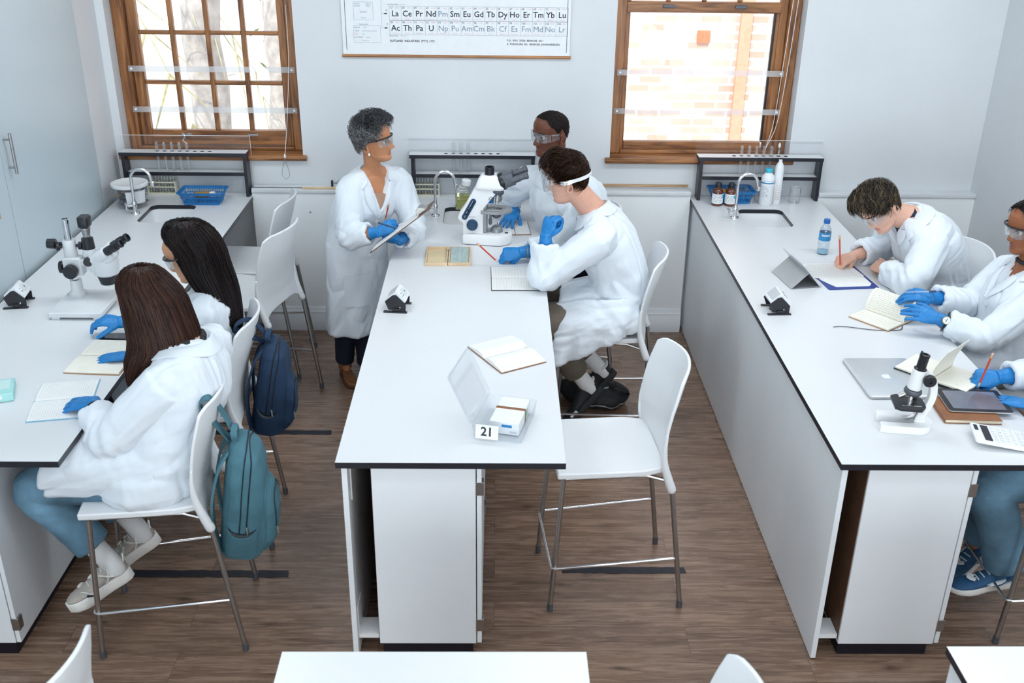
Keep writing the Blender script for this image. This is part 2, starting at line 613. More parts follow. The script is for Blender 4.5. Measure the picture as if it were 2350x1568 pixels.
def brick_mat():
    m = mat('outdoor_brick', (.5, .4, .3), .9)
    nt = m.node_tree
    b = nt.nodes['Principled BSDF']
    tc = nt.nodes.new('ShaderNodeTexCoord')
    mp = nt.nodes.new('ShaderNodeMapping'); mp.inputs['Rotation'].default_value = (math.radians(90), 0, 0)
    nt.links.new(tc.outputs['Object'], mp.inputs[0])
    br = nt.nodes.new('ShaderNodeTexBrick')
    br.inputs['Scale'].default_value = 1
    br.inputs['Brick Width'].default_value = .23
    br.inputs['Row Height'].default_value = .085
    br.inputs['Mortar Size'].default_value = .012
    br.inputs['Color1'].default_value = (.56, .35, .265, 1)
    br.inputs['Color2'].default_value = (.63, .53, .48, 1)
    br.inputs['Mortar'].default_value = (.67, .655, .64, 1)
    nt.links.new(mp.outputs[0], br.inputs['Vector'])
    nt.links.new(br.outputs['Color'], b.inputs['Base Color'])
    return m


M['floor'] = floor_mat()
M['brick'] = brick_mat()
M['boxing'] = mat('gloss_white_board', (.86, .885, .90), .3, noise=.01, nscale=4)
M['woodv'] = wood_mat('window_wood_upright', (.11, .036, .010), (.40, .17, .058), 2, .35)
M['woodh'] = wood_mat('window_wood_level', (.11, .036, .010), (.40, .17, .058), 0, .35)
M['paving'] = mat('outdoor_paving', (.72, .71, .69), .9, noise=.08, nscale=2)
M['bark'] = mat('palm_bark', (.40, .36, .33), .95, noise=.25, nscale=10, bump=.4)
M['leaf'] = mat('palm_leaf', (.42, .38, .20), .7, noise=.25)
M['sage'] = mat('shrub_leaf', (.22, .24, .07), .8, noise=.35, nscale=8)
M['outwall'] = mat('outdoor_plaster', (.60, .58, .54), .9, noise=.06)

XW0, XW1, YW, YF = -3.05, 2.99, 6.23, -2.6     # room limits
T = .9
struct('floor', MB().box(XW0 - .2, XW1 + .2, YF - .2, YW + .14, -.12, 0), M['floor'])
struct('ceiling', MB().box(XW0 - .2, XW1 + .2, YF - .2, YW + .35, CEIL, CEIL + .15), M['ceil'])

WL = (-2.285, -1.195)      # window openings in x
WR = (.700, 1.812)
Z0, Z1 = 1.128, 2.95


def wall_with_holes(name, x0, x1, y0, y1, holes):
    """a wall along x with rectangular openings"""
    mb = MB()
    rects = [[(a, c), (b, c), (b, d), (a, d)] for a, b, c, d in holes]
    mp = Matrix(((1, 0, 0, 0), (0, 0, -1, y1), (0, 1, 0, 0), (0, 0, 0, 1)))
    mb.prism([(x0, 0), (x1, 0), (x1, CEIL), (x0, CEIL)], 0, y1 - y0, mat=mp, holes=rects)
    return struct(name, mb, M['wall'], smooth=False)


wall_with_holes('wall_back', XW0 - .2, XW1 + .2, YW, YW + .32, [(WL[0], WL[1], Z0, Z1), (WR[0], WR[1], Z0, Z1)])
wall_with_holes('wall_front', XW0 - .2, XW1 + .2, YF - .2, YF, [(-2.75, -1.05, .75, 2.8), (-.55, 1.15, .75, 2.8), (1.45, 2.85, .75, 2.8)])
struct('wall_right', MB().box(XW1, XW1 + .2, YF, YW, 0, CEIL), M['wall'])
# the left wall: a pier beside the window, then built-in cupboards
struct('wall_left', MB().box(XW0 - .2, XW0, YF, YW, 0, CEIL).box(XW0, -2.335, 5.91, YW, 0, CEIL), M['wall'])
for k, (a, b) in enumerate([(-2.75, -1.05), (-.55, 1.15), (1.45, 2.85)]):
    mb = MB()
    for x in (a, b - .06, (a + b) / 2 - .03):
        mb.box(x, x + .06, YF - .13, YF - .05, .75, 2.8)
    for z in (.75, 2.74, 1.9):
        mb.box(a + .06, (a + b) / 2 - .03, YF - .13, YF - .05, z, z + .06)
        mb.box((a + b) / 2 + .03, b - .06, YF - .13, YF - .05, z, z + .06)
    struct('window_%d' % (k + 3), mb, M['woodv'])


# ------------------------------------------------------------------ the two wooden windows
def bars(name, parent, xs, zs, y0, y1, mt=None):
    pass


def wooden_window(name, x0, x1, gx0, gx1, zb, cols, kind):
    """x0..x1 opening, gx0..gx1 glass; one structure with frame, sash, panes and fittings as parts"""
    w = bpy.data.objects.new(name, None)
    COL.objects.link(w)
    w['kind'] = 'structure'
    w.location = (0, 0, 0)
    yf = 6.335
    cw = .07
    fr = MB()
    fr.box(x0, x0 + cw, yf, yf + .10, Z0 + .012, Z1)
    fr.box(x1 - cw, x1, yf, yf + .10, Z0 + .012, Z1)
    o = obj('casing', fr, M['woodv'], w, bevel=.006)
    fh = MB()
    fh.box(x0 + cw, x1 - cw, yf, yf + .10, Z0 + .012, Z0 + .032)
    fh.box(x0 + cw, x1 - cw, yf, yf + .10, Z1 - .07, Z1)
    obj('casing_rail', fh, M['woodh'], w, bevel=.005)
    # rounded wooden sill
    sl = MB()
    prof = [(6.20, 0.0), (6.192, .012), (6.196, .026), (6.21, .033), (6.45, .033), (6.45, 0)]
    pts = [[(xx, y, Z0 - .02 + z) for y, z in prof] for xx in (x0 - .025, x1 + .025)]
    sb = MB().loft(pts)
    # inside the opening the sill is only as wide as the opening
    obj('window_sill', MB().loft([[(xx, y, Z0 - .02 + z) for y, z in [(6.205, 0), (6.192, .008), (6.19, .022), (6.2, .032), (6.229, .033), (6.229, 0)]] for xx in (x0 - .03, x1 + .025)])
        .box(x0 + .002, x1 - .002, 6.225, yf + .10, Z0 + .001, Z0 + .013), M['woodh'], w, bevel=.003)
    return w, yf, cw


w1, yf, cw = wooden_window('window_1', *WL, 0, 0, 0, 0, 0)
ss = MB()
gx0, gx1 = -2.150, -1.316
ss.box(WL[0] + cw + .004, gx0, yf + .03, yf + .075, 1.16, 2.87)
ss.box(gx1, WL[1] - cw - .004, yf + .03, yf + .075, 1.16, 2.87)
obj('sash_stile', ss, M['woodv'], w1, bevel=.005)
obj('sash_rail', MB().box(gx0, gx1, yf + .03, yf + .075, 1.165, 1.256).box(gx0, gx1, yf + .03, yf + .075, 2.80, 2.87), M['woodh'], w1, bevel=.004)
mv = MB()
for x in (-1.952, -1.740, -1.527):
    mv.box(x - .014, x + .014, yf + .035, yf + .07, 1.256, 2.8)
obj('glazing_bar', mv, M['woodv'], w1, bevel=.004)
mh = MB()
for z in (1.547, 1.843, 2.14, 2.44):
    for a, b in zip((gx0, -1.938, -1.726, -1.513), (-1.966, -1.754, -1.541, gx1)):
        mh.box(a, b, yf + .035, yf + .07, z - .012, z + .012)
obj('glazing_bar', mh, M['woodh'], w1, bevel=.004)
obj('window_pane', MB().box(gx0, gx1, yf + .054, yf + .058, 1.256, 2.8), M['pane'], w1)
sl = MB()
for x in (-1.93, -1.52):
    sl.box(x - .032, x + .032, yf + .022, yf + .031, 1.222, 1.240).box(x - .026, x + .026, yf + .006, yf + .024, 1.233, 1.240)
obj('sash_lift', sl, M['satin'], w1, bevel=.002)

w2, yf, cw = wooden_window('window_2', *WR, 0, 0, 0, 0, 0)
gx0, gx1 = .797, 1.665
ss = MB()
ss.box(WR[0] + cw, gx0, yf + .045, yf + .09, 1.155, 2.87)
ss.box(gx1 + .03, WR[1] - cw, yf + .045, yf + .09, 1.155, 2.87)
obj('sash_stile', ss, M['woodv'], w2, bevel=.004)
obj('gap_strip', MB().box(gx1, gx1 + .012, yf + .06, yf + .08, 1.205, 1.99), M['black'], w2)  # dark of the gap beside the pane, put in as a black strip
obj('gap_strip', MB().box(gx1 + .012, gx1 + .030, yf + .055, yf + .085, 1.16, 1.99), M['woodv'], w2)
obj('sash_rail', MB().box(gx0, gx1, yf + .045, yf + .09, 1.155, 1.205).box(WR[0] + cw, gx1 + .03, yf + .02, yf + .07, 1.990, 2.052).box(gx0, gx1, yf + .045, yf + .09, 2.8, 2.87), M['woodh'], w2, bevel=.004)
mv = MB()
for x in (1.018, 1.232, 1.446):
    mv.box(x - .013, x + .013, yf + .035, yf + .07, 2.052, 2.8)
obj('glazing_bar', mv, M['woodv'], w2, bevel=.004)
mh = MB()
for a, b in zip((gx0, 1.031, 1.245, 1.459), (1.005, 1.219, 1.433, gx1)):
    for z in (2.3, 2.55):
        mh.box(a, b, yf + .035, yf + .07, z - .012, z + .012)
obj('glazing_bar', mh, M['woodh'], w2, bevel=.004)
obj('window_pane', MB().box(gx0, gx1, yf + .064, yf + .068, 1.205, 1.99), M['pane'], w2)
sl = MB()
for x in (1.02, 1.45):
    sl.box(x - .035, x + .035, yf + .008, yf + .02, 2.018, 2.036)
obj('sash_lift', sl, M['dgrey'], w2, bevel=.003)

# clear straps screwed across the windows
STR = [(-2.225, -1.225, 1.637, 'upper', 'left'), (-2.232, -1.228, 1.392, 'lower', 'left'), (.729, 1.746, 1.642, 'upper', 'right'), (.722, 1.748, 1.408, 'lower', 'right')]
for a, b, z, vp, hp in STR:
    t = thing('safety_strap', '%s clear plastic safety strap across the %s wooden window' % (vp, 'small-paned' if hp == 'left' else 'large single-pane'), 'strap', ((a + b) / 2, 6.33, z), 0, 'clear straps across the windows')
    h = (b - a) / 2
    obj('strap_band', MB().box(-h, h, -.006, 0, -.017, .017), M['strap'], t)
    for s in (-1, 1):
        mm = TRS((s * (h - .018), -.006, 0), rx=math.radians(90))
        obj('screw_cap', MB().lathe([(.0, .006), (.006, .0055), (.0085, .002), (.0085, 0), (0, 0)], 14, mat=mm), M['whitecap'], t)

# blind cord with a loop and a toggle, hanging at the right of the small-paned window
t = thing('blind_cord', 'thin pale blind cord with toggle and loop hanging by the small-paned window', 'cord', (-1.30, 6.17, 1.10))
pts = smooth_path([(.055, .13, .92), (.05, .12, .6), (.02, .08, .25), (.004, .01, .05)], 6)
obj('cord', MB().tube(pts, .0016, 6), M['whitecap'], t)
pts = smooth_path([(.003, .01, .03), (-.016, .01, -.03), (-.022, .012, -.075), (0, .014, -.10), (.022, .012, -.075), (.016, .01, -.03), (.003, .01, .03)], 5)
obj('loop', MB().tube(pts, .0014, 6), M['satin'], t)
obj('toggle', MB().lathe([(0, -.013), (.006, -.010), (.0075, 0), (.005, .011), (0, .014)], 12, mat=TRS((.003, .01, .045))), M['whitecap'], t)
t = thing('blind_cord', 'pale blind cords slung down the frame of the large single-pane window', 'cord', (1.70, 6.31, 1.2))
for dx, dz in ((.0, .012), (.03, .035)):
    obj('cord', MB().tube(smooth_path([(.045 + dx, -.005, .9), (.03 + dx, -.006, .5), (dz, -.008, .15), (-.02, -.008, -.02)], 6), .0018, 6), M['whitecap'], t)

# ------------------------------------------------------------------ low boxing, ledge and skirting on the back wall (between the benches)
SEG = [(-1.512, -.560), (.255, 1.207), (2.005, XW1)]
for k, (a, b) in enumerate(SEG):
    struct('trim_%d' % (k + 1), MB().box(a, b, 6.145, YW - .001, 0.001, .925), M['boxing'])
    o = struct('trim_%d' % (k + 4), MB().box(a, b, 6.135, YW - .001, .926, .945).box(a, b, 6.139, 6.145, .925, .953), M['lgrey'], bevel=.002)
    struct('baseboard_back.%03d' % k if k else 'baseboard_back', MB().loft([[(x, 6.144, 0.001), (x, 6.122, 0.001), (x, 6.122, .105), (x, 6.127, .112), (x, 6.127, .128), (x, 6.133, .135), (x, 6.137, .158), (x, 6.144, .16)] for x in (a, b)]), M['panel'])
struct('trim_7', MB().box(.26, 1.2, 6.218, YW - .001, .958, .972), wood_mat('thin_wood_strip', (.30, .17, .08), (.52, .34, .19), 0))
for k, (x, z) in enumerate([(-.985, .72), (-.985, .36), (-1.16, .80)]):
    struct('trim_%d' % (k + 8), MB().lathe([(0, .004), (.004, .003), (.005, 0)], 8, mat=TRS((x, 6.145, z), rx=math.radians(90))), M['grey'])

# a pale rail and a wooden pointer lying on the ledge
t = thing('curtain_rail', 'white curtain rail lying along the ledge below the small-paned window', 'rail', (-1.30, 6.175, .952))
obj('rail', MB().box(-.20, .42, -.012, .012, -.006, .010), M['lgrey'], t, bevel=.003)
obj('slot', MB().box(-.20, .42, -.0135, -.012, -.002, .004), M['grey'], t)
tag(obj('wooden_stick', MB().box(-1.20, -.975, 6.138, 6.156, .947, .962), M['pine'], bevel=.003), 'pale wooden stick lying on the ledge behind the standing woman', 'stick')
t = thing('clamp', 'small black clamp on the ledge beside the standing woman', 'clamp', (-1.0, 6.165, .963))
obj('jaw', MB().box(-.022, -.010, -.012, .012, -.018, .036), M['black'], t, bevel=.003)
obj('screw', MB().cyl((-.012, 0, .02), (.03, 0, .024), .006, 10).cyl((.03, 0, .012), (.03, 0, .036), .008, 10), M['grey'], t)

# built-in cupboards on the left
cb = thing('wall_cupboard', 'tall pale grey built-in cupboard with steel bar handle at the left', 'cupboard', (-2.335, 4.0, 0))
obj('carcass', MB().box(-.70, -.021, -6.4, 1.9, .0, CEIL - .002), M['cup'], cb)
ys = [(-6.39, -5.2), (-5.194, -4.0), (-3.994, -2.8), (-2.794, -1.6), (-1.594, -.4), (-.394, .772), (.778, 1.905)]
for i, (a, b) in enumerate(ys):
    d = obj('door', MB().box(-.02, 0, a, b, .1, CEIL - .005), M['cup'], cb, bevel=.0015)
    if i in (6, 4, 2, 0):
        h = MB().cyl((.035, a + .045, 1.41), (.035, a + .045, 1.605), .0075, 12)
        h.cyl((0, a + .045, 1.44), (.035, a + .045, 1.44), .005, 8).cyl((0, a + .045, 1.575), (.035, a + .045, 1.575), .005, 8)
        obj('bar_handle', h, M['satin'], d)
t = thing('card_tag', 'brown card tag hanging on the cupboard door at far left', 'tag', (-2.333, 4.62, 1.345))
obj('card', MB().prism([(-.11, -.10), (.02, -.10), (.02, .085), (-.0, .10), (-.11, .10)], 0, .004, mat=Matrix(((0, 0, 1, 0), (1, 0, 0, 0), (0, 1, 0, 0), (0, 0, 0, 1)))), M['tan'], t)
obj('hook', MB().cyl((.0, -.018, .108), (.014, -.018, .108), .006, 10), M['navyplastic'], t)

# ------------------------------------------------------------------ ceiling lamps
pl = None
for i, (x, y) in enumerate(LAMPS):
    if pl is None:
        pl = thing('ceiling_lamp', 'rectangular white ceiling lamp panel', 'lamp', (x, y, CEIL), 0, 'ceiling lamp panels')
        obj('housing', MB().box(-.62, .62, -.32, .32, -.045, -.001), M['lgrey'], pl, bevel=.005)
        obj('diffuser', MB().box(-.59, .59, -.29, .29, -.055, -.046), emit_mat('lit_diffuser', (.9, .96, 1), 2.5), pl)
    else:
        dup(pl, (x, y, CEIL))

# black tape strips on the floor
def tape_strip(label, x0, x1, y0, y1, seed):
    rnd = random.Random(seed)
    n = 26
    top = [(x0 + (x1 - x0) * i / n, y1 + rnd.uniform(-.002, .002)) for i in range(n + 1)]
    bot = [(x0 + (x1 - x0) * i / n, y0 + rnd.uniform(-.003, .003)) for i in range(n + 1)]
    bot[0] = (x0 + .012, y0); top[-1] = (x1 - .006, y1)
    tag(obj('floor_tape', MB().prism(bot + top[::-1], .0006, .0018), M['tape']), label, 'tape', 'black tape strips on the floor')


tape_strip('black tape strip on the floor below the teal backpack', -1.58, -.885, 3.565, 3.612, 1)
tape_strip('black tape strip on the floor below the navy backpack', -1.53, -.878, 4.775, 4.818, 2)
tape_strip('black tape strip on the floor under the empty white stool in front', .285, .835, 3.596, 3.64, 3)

# ------------------------------------------------------------------ outside
struct('ground', MB().box(-14, 12, YW + .4, 30, -.35, -.25), M['paving'])
bw = thing('brick_building', 'sunlit orange brick building outside the large single-pane window', 'building', (3.5, 10.5, -.25))
obj('brick_wall', MB().box(-4.2, 4, 0, .4, 0, 6), M['brick'], bw)
obj('drain_pipe', MB().box(-1.10, -.99, -.06, -.001, 0, 6), mat('terracotta_pipe', (.62, .34, .22), .7, noise=.05), bw)
vb = MB()
vb.box(-1.515, -1.385, -.02, -.001, 1.43, 1.55)
for i in range(5):
    vb.box(-1.505 + i * .026, -1.495 + i * .026, -.024, -.02, 1.44, 1.54)
obj('air_vent', vb, mat('terracotta_vent', (.55, .22, .11), .8, noise=.1), bw)
struct('trim_21', MB().box(-9, -3.2, 13.2, 13.5, -.25, .75), M['outwall'])
struct('trim_22', MB().box(-12, -6, 12, 12.15, -.25, 1.3), M['outwall'])


def trunk(label, x, y, r, h, seed):
    rnd = random.Random(seed)
    t = thing('palm_tree', label, 'tree', (x, y, -.25), 0, 'palm trees outside')
    pts = [(rnd.uniform(-.02, .02), rnd.uniform(-.02, .02), h * i / 14) for i in range(15)]
    obj('trunk', MB().tube(pts, [r * (1.25 if i == 0 else 1 + .06 * (i % 2)) for i in range(15)], 14), M['bark'], t)
    for k in range(9):
        a = k * 2 * math.pi / 9 + rnd.uniform(-.2, .2)
        spine = [(math.cos(a) * s, math.sin(a) * s, h + .6 * math.sin(s * 1.3) - .28 * s * s) for s in np.linspace(0, 2.2, 12)]
        mb = MB().tube(spine, [.02 * (1 - i / 13) for i in range(12)], 5)
        for i in range(1, 12):
            p = np.array(spine[i]); d = nrm(np.array(spine[i]) - np.array(spine[i - 1])); sd_ = nrm(np.cross(d, (0, 0, 1)))
            for s in (-1, 1):
                e = p + (sd_ * s + d * .8 + np.array((0, 0, -.45))) * .5
                w = d * .022
                mb.add([p - w, p + w, e, p + np.array((0, 0, .012))], [(0, 1, 2), (1, 3, 2), (3, 0, 2)])
        obj('frond', mb, M['leaf'], t)
    return t


trunk('palm tree with pale grey trunk outside the small-paned window, the nearer one', -2.55, 9.2, .16, 5.6, 1)
trunk('palm tree behind the nearer palm outside the small-paned window', -2.15, 11.0, .26, 6.2, 2)
trunk('palm tree with hanging fronds at the left of the small-paned window', -4.3, 9.3, .15, 2.3, 4)
sh = MB()
rnd = random.Random(5)
for k in range(900):
    p = np.array((rnd.gauss(0, .38), rnd.gauss(0, .25), abs(rnd.gauss(.8, .35))))
    a = nrm((rnd.gauss(0, 1), rnd.gauss(0, 1), rnd.gauss(0, 1))) * .09
    c = nrm((rnd.gauss(0, 1), rnd.gauss(0, 1), rnd.gauss(0, 1))) * .03
    sh.add([p - a, p + c, p + a, p - c], [(0, 1, 2, 3)])
t = thing('shrub', 'yellow-green shrub outside the small-paned window', 'shrub', (-1.75, 12.0, -.25))
obj('foliage', sh, M['sage'], t)
obj('stem', MB().tube([(0, 0, 0), (.02, 0, .4), (0, .02, .9)], [.04, .03, .015], 8), M['bark'], t)
# ------------------------------------------------------------------ benches
BX = {'left': -2.312, 'middle': -.5555, 'right': 1.212}
BN = {'left': 'left', 'middle': 'middle', 'right': 'right'}
BW, BY0, BY1 = .803, 3.047, 6.222


def bench(x0, y0, y1, where, sink=True, full=True):
    """worktop, cabinets and a long side panel of one lab bench"""
    w = thing('worktop', 'long white laboratory worktop with black edge, %s' % where, 'worktop', (x0, y0, T))
    L = y1 - y0
    holes = [rrect(.245, .515, 5.625 - y0, 5.955 - y0, .045)] if sink else []
    mb = MB().prism([(0, 0), (BW, 0), (BW, L), (0, L)], -.024, 0, 0, 1, holes=holes)
    obj('slab', mb, [M['top'], M['edge']], w, smooth=False)
    if sink:
        a = rrect(.240, .520, 5.62 - y0, 5.96 - y0, .045)
        b = rrect(.262, .498, 5.65 - y0, 5.935 - y0, .04)
        bs = MB().loft([[(x, y, -.0245) for x, y in rrect(.225, .535, 5.605 - y0, 5.975 - y0, .05)], [(x, y, -.0245) for x, y in a], [(x, y, -.15) for x, y in b], [(x, y, -.155) for x, y in rrect(.36, .40, 5.77 - y0, 5.81 - y0, .018)]], cap=False)
        so_ = obj('sink_basin', bs, M['whitecap'], w)
        obj('drain', MB().lathe([(0, .003), (.02, .003), (.024, 0), (0, 0)], 16, mat=TRS((.38, 5.79 - y0, -.155))), M['steel'], so_)
    p = thing('side_panel', 'long upright white panel closing the aisle side of the %s' % where, 'panel', (x0, y0, 0))
    obj('board', MB().box(.016, .036, .022, L - .01, .006, T - .025), M['panel'], p, bevel=.001)
    obj('bracket', MB().box(.037, .114, .045, .14, .085, .105).box(.037, .040, .045, .14, .105, .23), M['whitecap'], p)
    obj('bracket', MB().box(.037, .114, .045, .14, .855, .872).box(.037, .042, .07, .075, .70, .855), M['whitecap'], p)
    units = [(.033, .80, 'nearest'), (.84, 1.62, 'second'), (1.66, 2.44, 'third')] if full else [(.033, .6, 'only')]
    for k, (a, b, nm) in enumerate(units):
        c = thing('base_cabinet', '%s white base cabinet under the %s' % (nm if nm != 'only' else 'white', where) if nm != 'only' else 'white base cabinet under the %s' % where, 'cabinet', (x0, y0 + a, 0), 0, 'white base cabinets under the benches')
        d = b - a
        obj('carcass', MB().box(.118, .487, .0, d, .068, T - .025), M['panel'], c, bevel=.001)
        obj('liner', MB().box(.1155, .118, .01, d - .01, .08, T - .04), M['brownboard'], c)
        obj('plinth', MB().box(.128, .475, .02, d, 0, .068), M['plinth'], c)
        for q, (u, v) in enumerate(((.0, d / 2 - .002), (d / 2 + .002, d))):
            dr = obj('door', MB().box(.491, .508, u, v, .072, T - .03), M['panel'], c, bevel=.001)
            hy = u + .001 if q == 0 else v - .001
            for z in (.13, .745):
                obj('hinge', MB().box(.487, .516, hy - .0035, hy + .030 if q == 0 else hy, z, z + .055), M['satin'], dr, bevel=.001)
    return w


bench(BX['left'], BY0, BY1, 'left bench')
bench(BX['middle'], BY0, BY1, 'middle bench')
bench(BX['right'], BY0, BY1, 'right bench')
bench(-.5585, -1.0, 2.108, 'foreground middle bench', sink=False, full=False)
bench(1.215, -1.0, 2.13, 'foreground right bench', sink=False, full=False)


# ------------------------------------------------------------------ test tube shelves, shields, taps
def shelf_unit(x0, where):
    t = thing('test_tube_shelf', 'white two-tier shelf with black edges and tube holes at the back of the %s' % where, 'shelf', (x0, 6.125, T), 0, 'two-tier shelves at the wall')
    a, b, D = .035, .79, .088
    hx = [.245 + .0455 * i for i in range(8)]
    hl = [[(x + .0125 * math.cos(q * math.pi / 8), .042 + .0125 * math.sin(q * math.pi / 8)) for q in range(16)] for x in hx]
    obj('top_board', MB().prism([(a - .012, 0), (b, 0), (b, D), (a - .012, D)], .252, .274, 0, 1, holes=hl), [M['top'], M['edge']], t, smooth=False)
    obj('middle_board', MB().box(a + .022, b - .023, .012, D, .132, .150, 0, side=None).box(a + .022, b - .023, .010, .012, .130, .152, 1), [M['top'], M['edge']], t)
    for x in (a - .002, b - .022):
        obj('upright', MB().box(x, x + .020, .004, D, 0, .252), [M['edge']] if x > .4 or True else 0, t, bevel=.001)
    obj('shield', MB().box(a - .02, b + .012, D + .001, D + .005, 0.001, .358), M['acrylic'], t)
    rim = MB().box(a - .02, b + .012, D + .001, D + .005, .358, .360).box(b + .012, b + .0135, D + .001, D + .005, .001, .36)
    obj('shield_edge', rim, M['whitecap'], t)
    return t, hx


def tube_mesh(h=.15, r=.0095):
    """round-bottomed glass tube, rounded end up"""
    mb = MB()
    prof = [(r, 0), (r, h - r)] + [(r * math.cos(a), h - r + r * math.sin(a)) for a in np.linspace(.3, 1.45, 5)]
    mb.lathe(prof, 14, cap=False)
    return mb


def glass_tubes(x0, where, idx, hx, z=1.05, h=.185):
    src = None
    for n, i in enumerate(idx):
        lab = '%s upturned glass test tube from the left in the shelf of the %s' % (('first', 'second', 'third', 'fourth', 'fifth', 'sixth', 'seventh')[n], where)
        if src is None:
            src = tag(obj('test_tube', tube_mesh(h), M['tubeglass']), lab, 'test tube', 'test tubes in the shelf of the %s' % where)
            src.location = (x0 + hx[i], 6.167, z)
        else:
            c = src.copy(); COL.objects.link(c); c.location = (x0 + hx[i], 6.167, z); c['label'] = lab


for k, idx, h in (('left', (0, 1, 2, 3, 4), .180), ('middle', (1, 2, 3), .19), ('right', (1, 2, 3, 4, 5), .187)):
    tt, hx = shelf_unit(BX[k], k + ' bench')
    glass_tubes(BX[k], k + ' bench', idx, hx, 1.051, h)
# glass stopper pieces
t = thing('glass_stopper', 'curved glass stopper rising from a shelf hole behind the left basin', 'glassware', (BX['left'] + .245 + .0455 * 4 - .004, 6.15, 1.235))
obj('stem', MB().tube(smooth_path([(0, 0, 0), (-.008, 0, .014), (.006, 0, .032), (-.002, 0, .05), (-.014, 0, .042)], 5), .005, 8, round_ends=True), M['tubeglass'], t)
t = thing('glass_dropper', 'narrow glass dropper with bulb standing in the shelf of the right bench', 'glassware', (BX['right'] + hx[6], 6.167, 1.16))
obj('stem', MB().lathe([(.006, 0), (.006, .05), (.003, .056), (.003, .066)], 10, cap=False), M['tubeglass'], t)
obj('bulb', MB().lathe([(.003, .066), (.007, .072), (.008, .084), (.004, .096), (0, .098)], 10), M['whitecap'], t)
t = thing('glass_rod', 'thin glass rod resting on the shelf top of the middle bench', 'glassware', (BX['middle'] + .585, 6.16, 1.184))
obj('rod', MB().cyl((-.01, -.02, 0), (.05, .03, .012), .003, 8), M['tubeglass'], t)


def tap(x, y, where):
    t = thing('laboratory_tap', 'chrome swan-neck tap beside the basin of the %s' % where, 'tap', (x, y, T), 0, 'chrome taps')
    obj('base', MB().lathe([(0, 0), (.026, 0), (.024, .006), (.013, .010), (.011, .035), (.015, .045), (.016, .06), (.012, .07), (.011, .075), (0, .075)], 18), M['steel'], t)
    pts = [(0, 0, .07), (0, 0, .13), (0, 0, .20)] + [(.058 - .058 * math.cos(a), 0, .205 + .062 * math.sin(a)) for a in np.linspace(.15, 2.75, 12)] + [(.118, 0, .19)]
    sp_ = obj('spout', MB().tube(pts, .0085, 14), M['steel'], t)
    obj('nozzle', MB().lathe([(.0085, .016), (.012, .012), (.012, -.008), (.008, -.012), (0, -.012)], 14, mat=TRS((.121, 0, .178), ry=.15)), M['steel'], sp_)
    h = obj('valve_body', MB().cyl((0, 0, .05), (-.035, -.02, .05), .009, 12), M['steel'], t)
    hm = TRS((-.04, -.023, .05), rz=math.radians(30), ry=math.radians(90))
    k = MB()
    for q in range(3):
        a = q * 2.094
        k.tube([(0, 0, 0), (.02 * math.cos(a), .02 * math.sin(a), 0)], [.006, .0075], 8, round_ends=True)
    kk = MB().merge(k, hm)
    obj('handle', kk, M['steel'], h)
    return t


for k in BX:
    tap(BX[k] + .197, 5.79, k + ' bench')


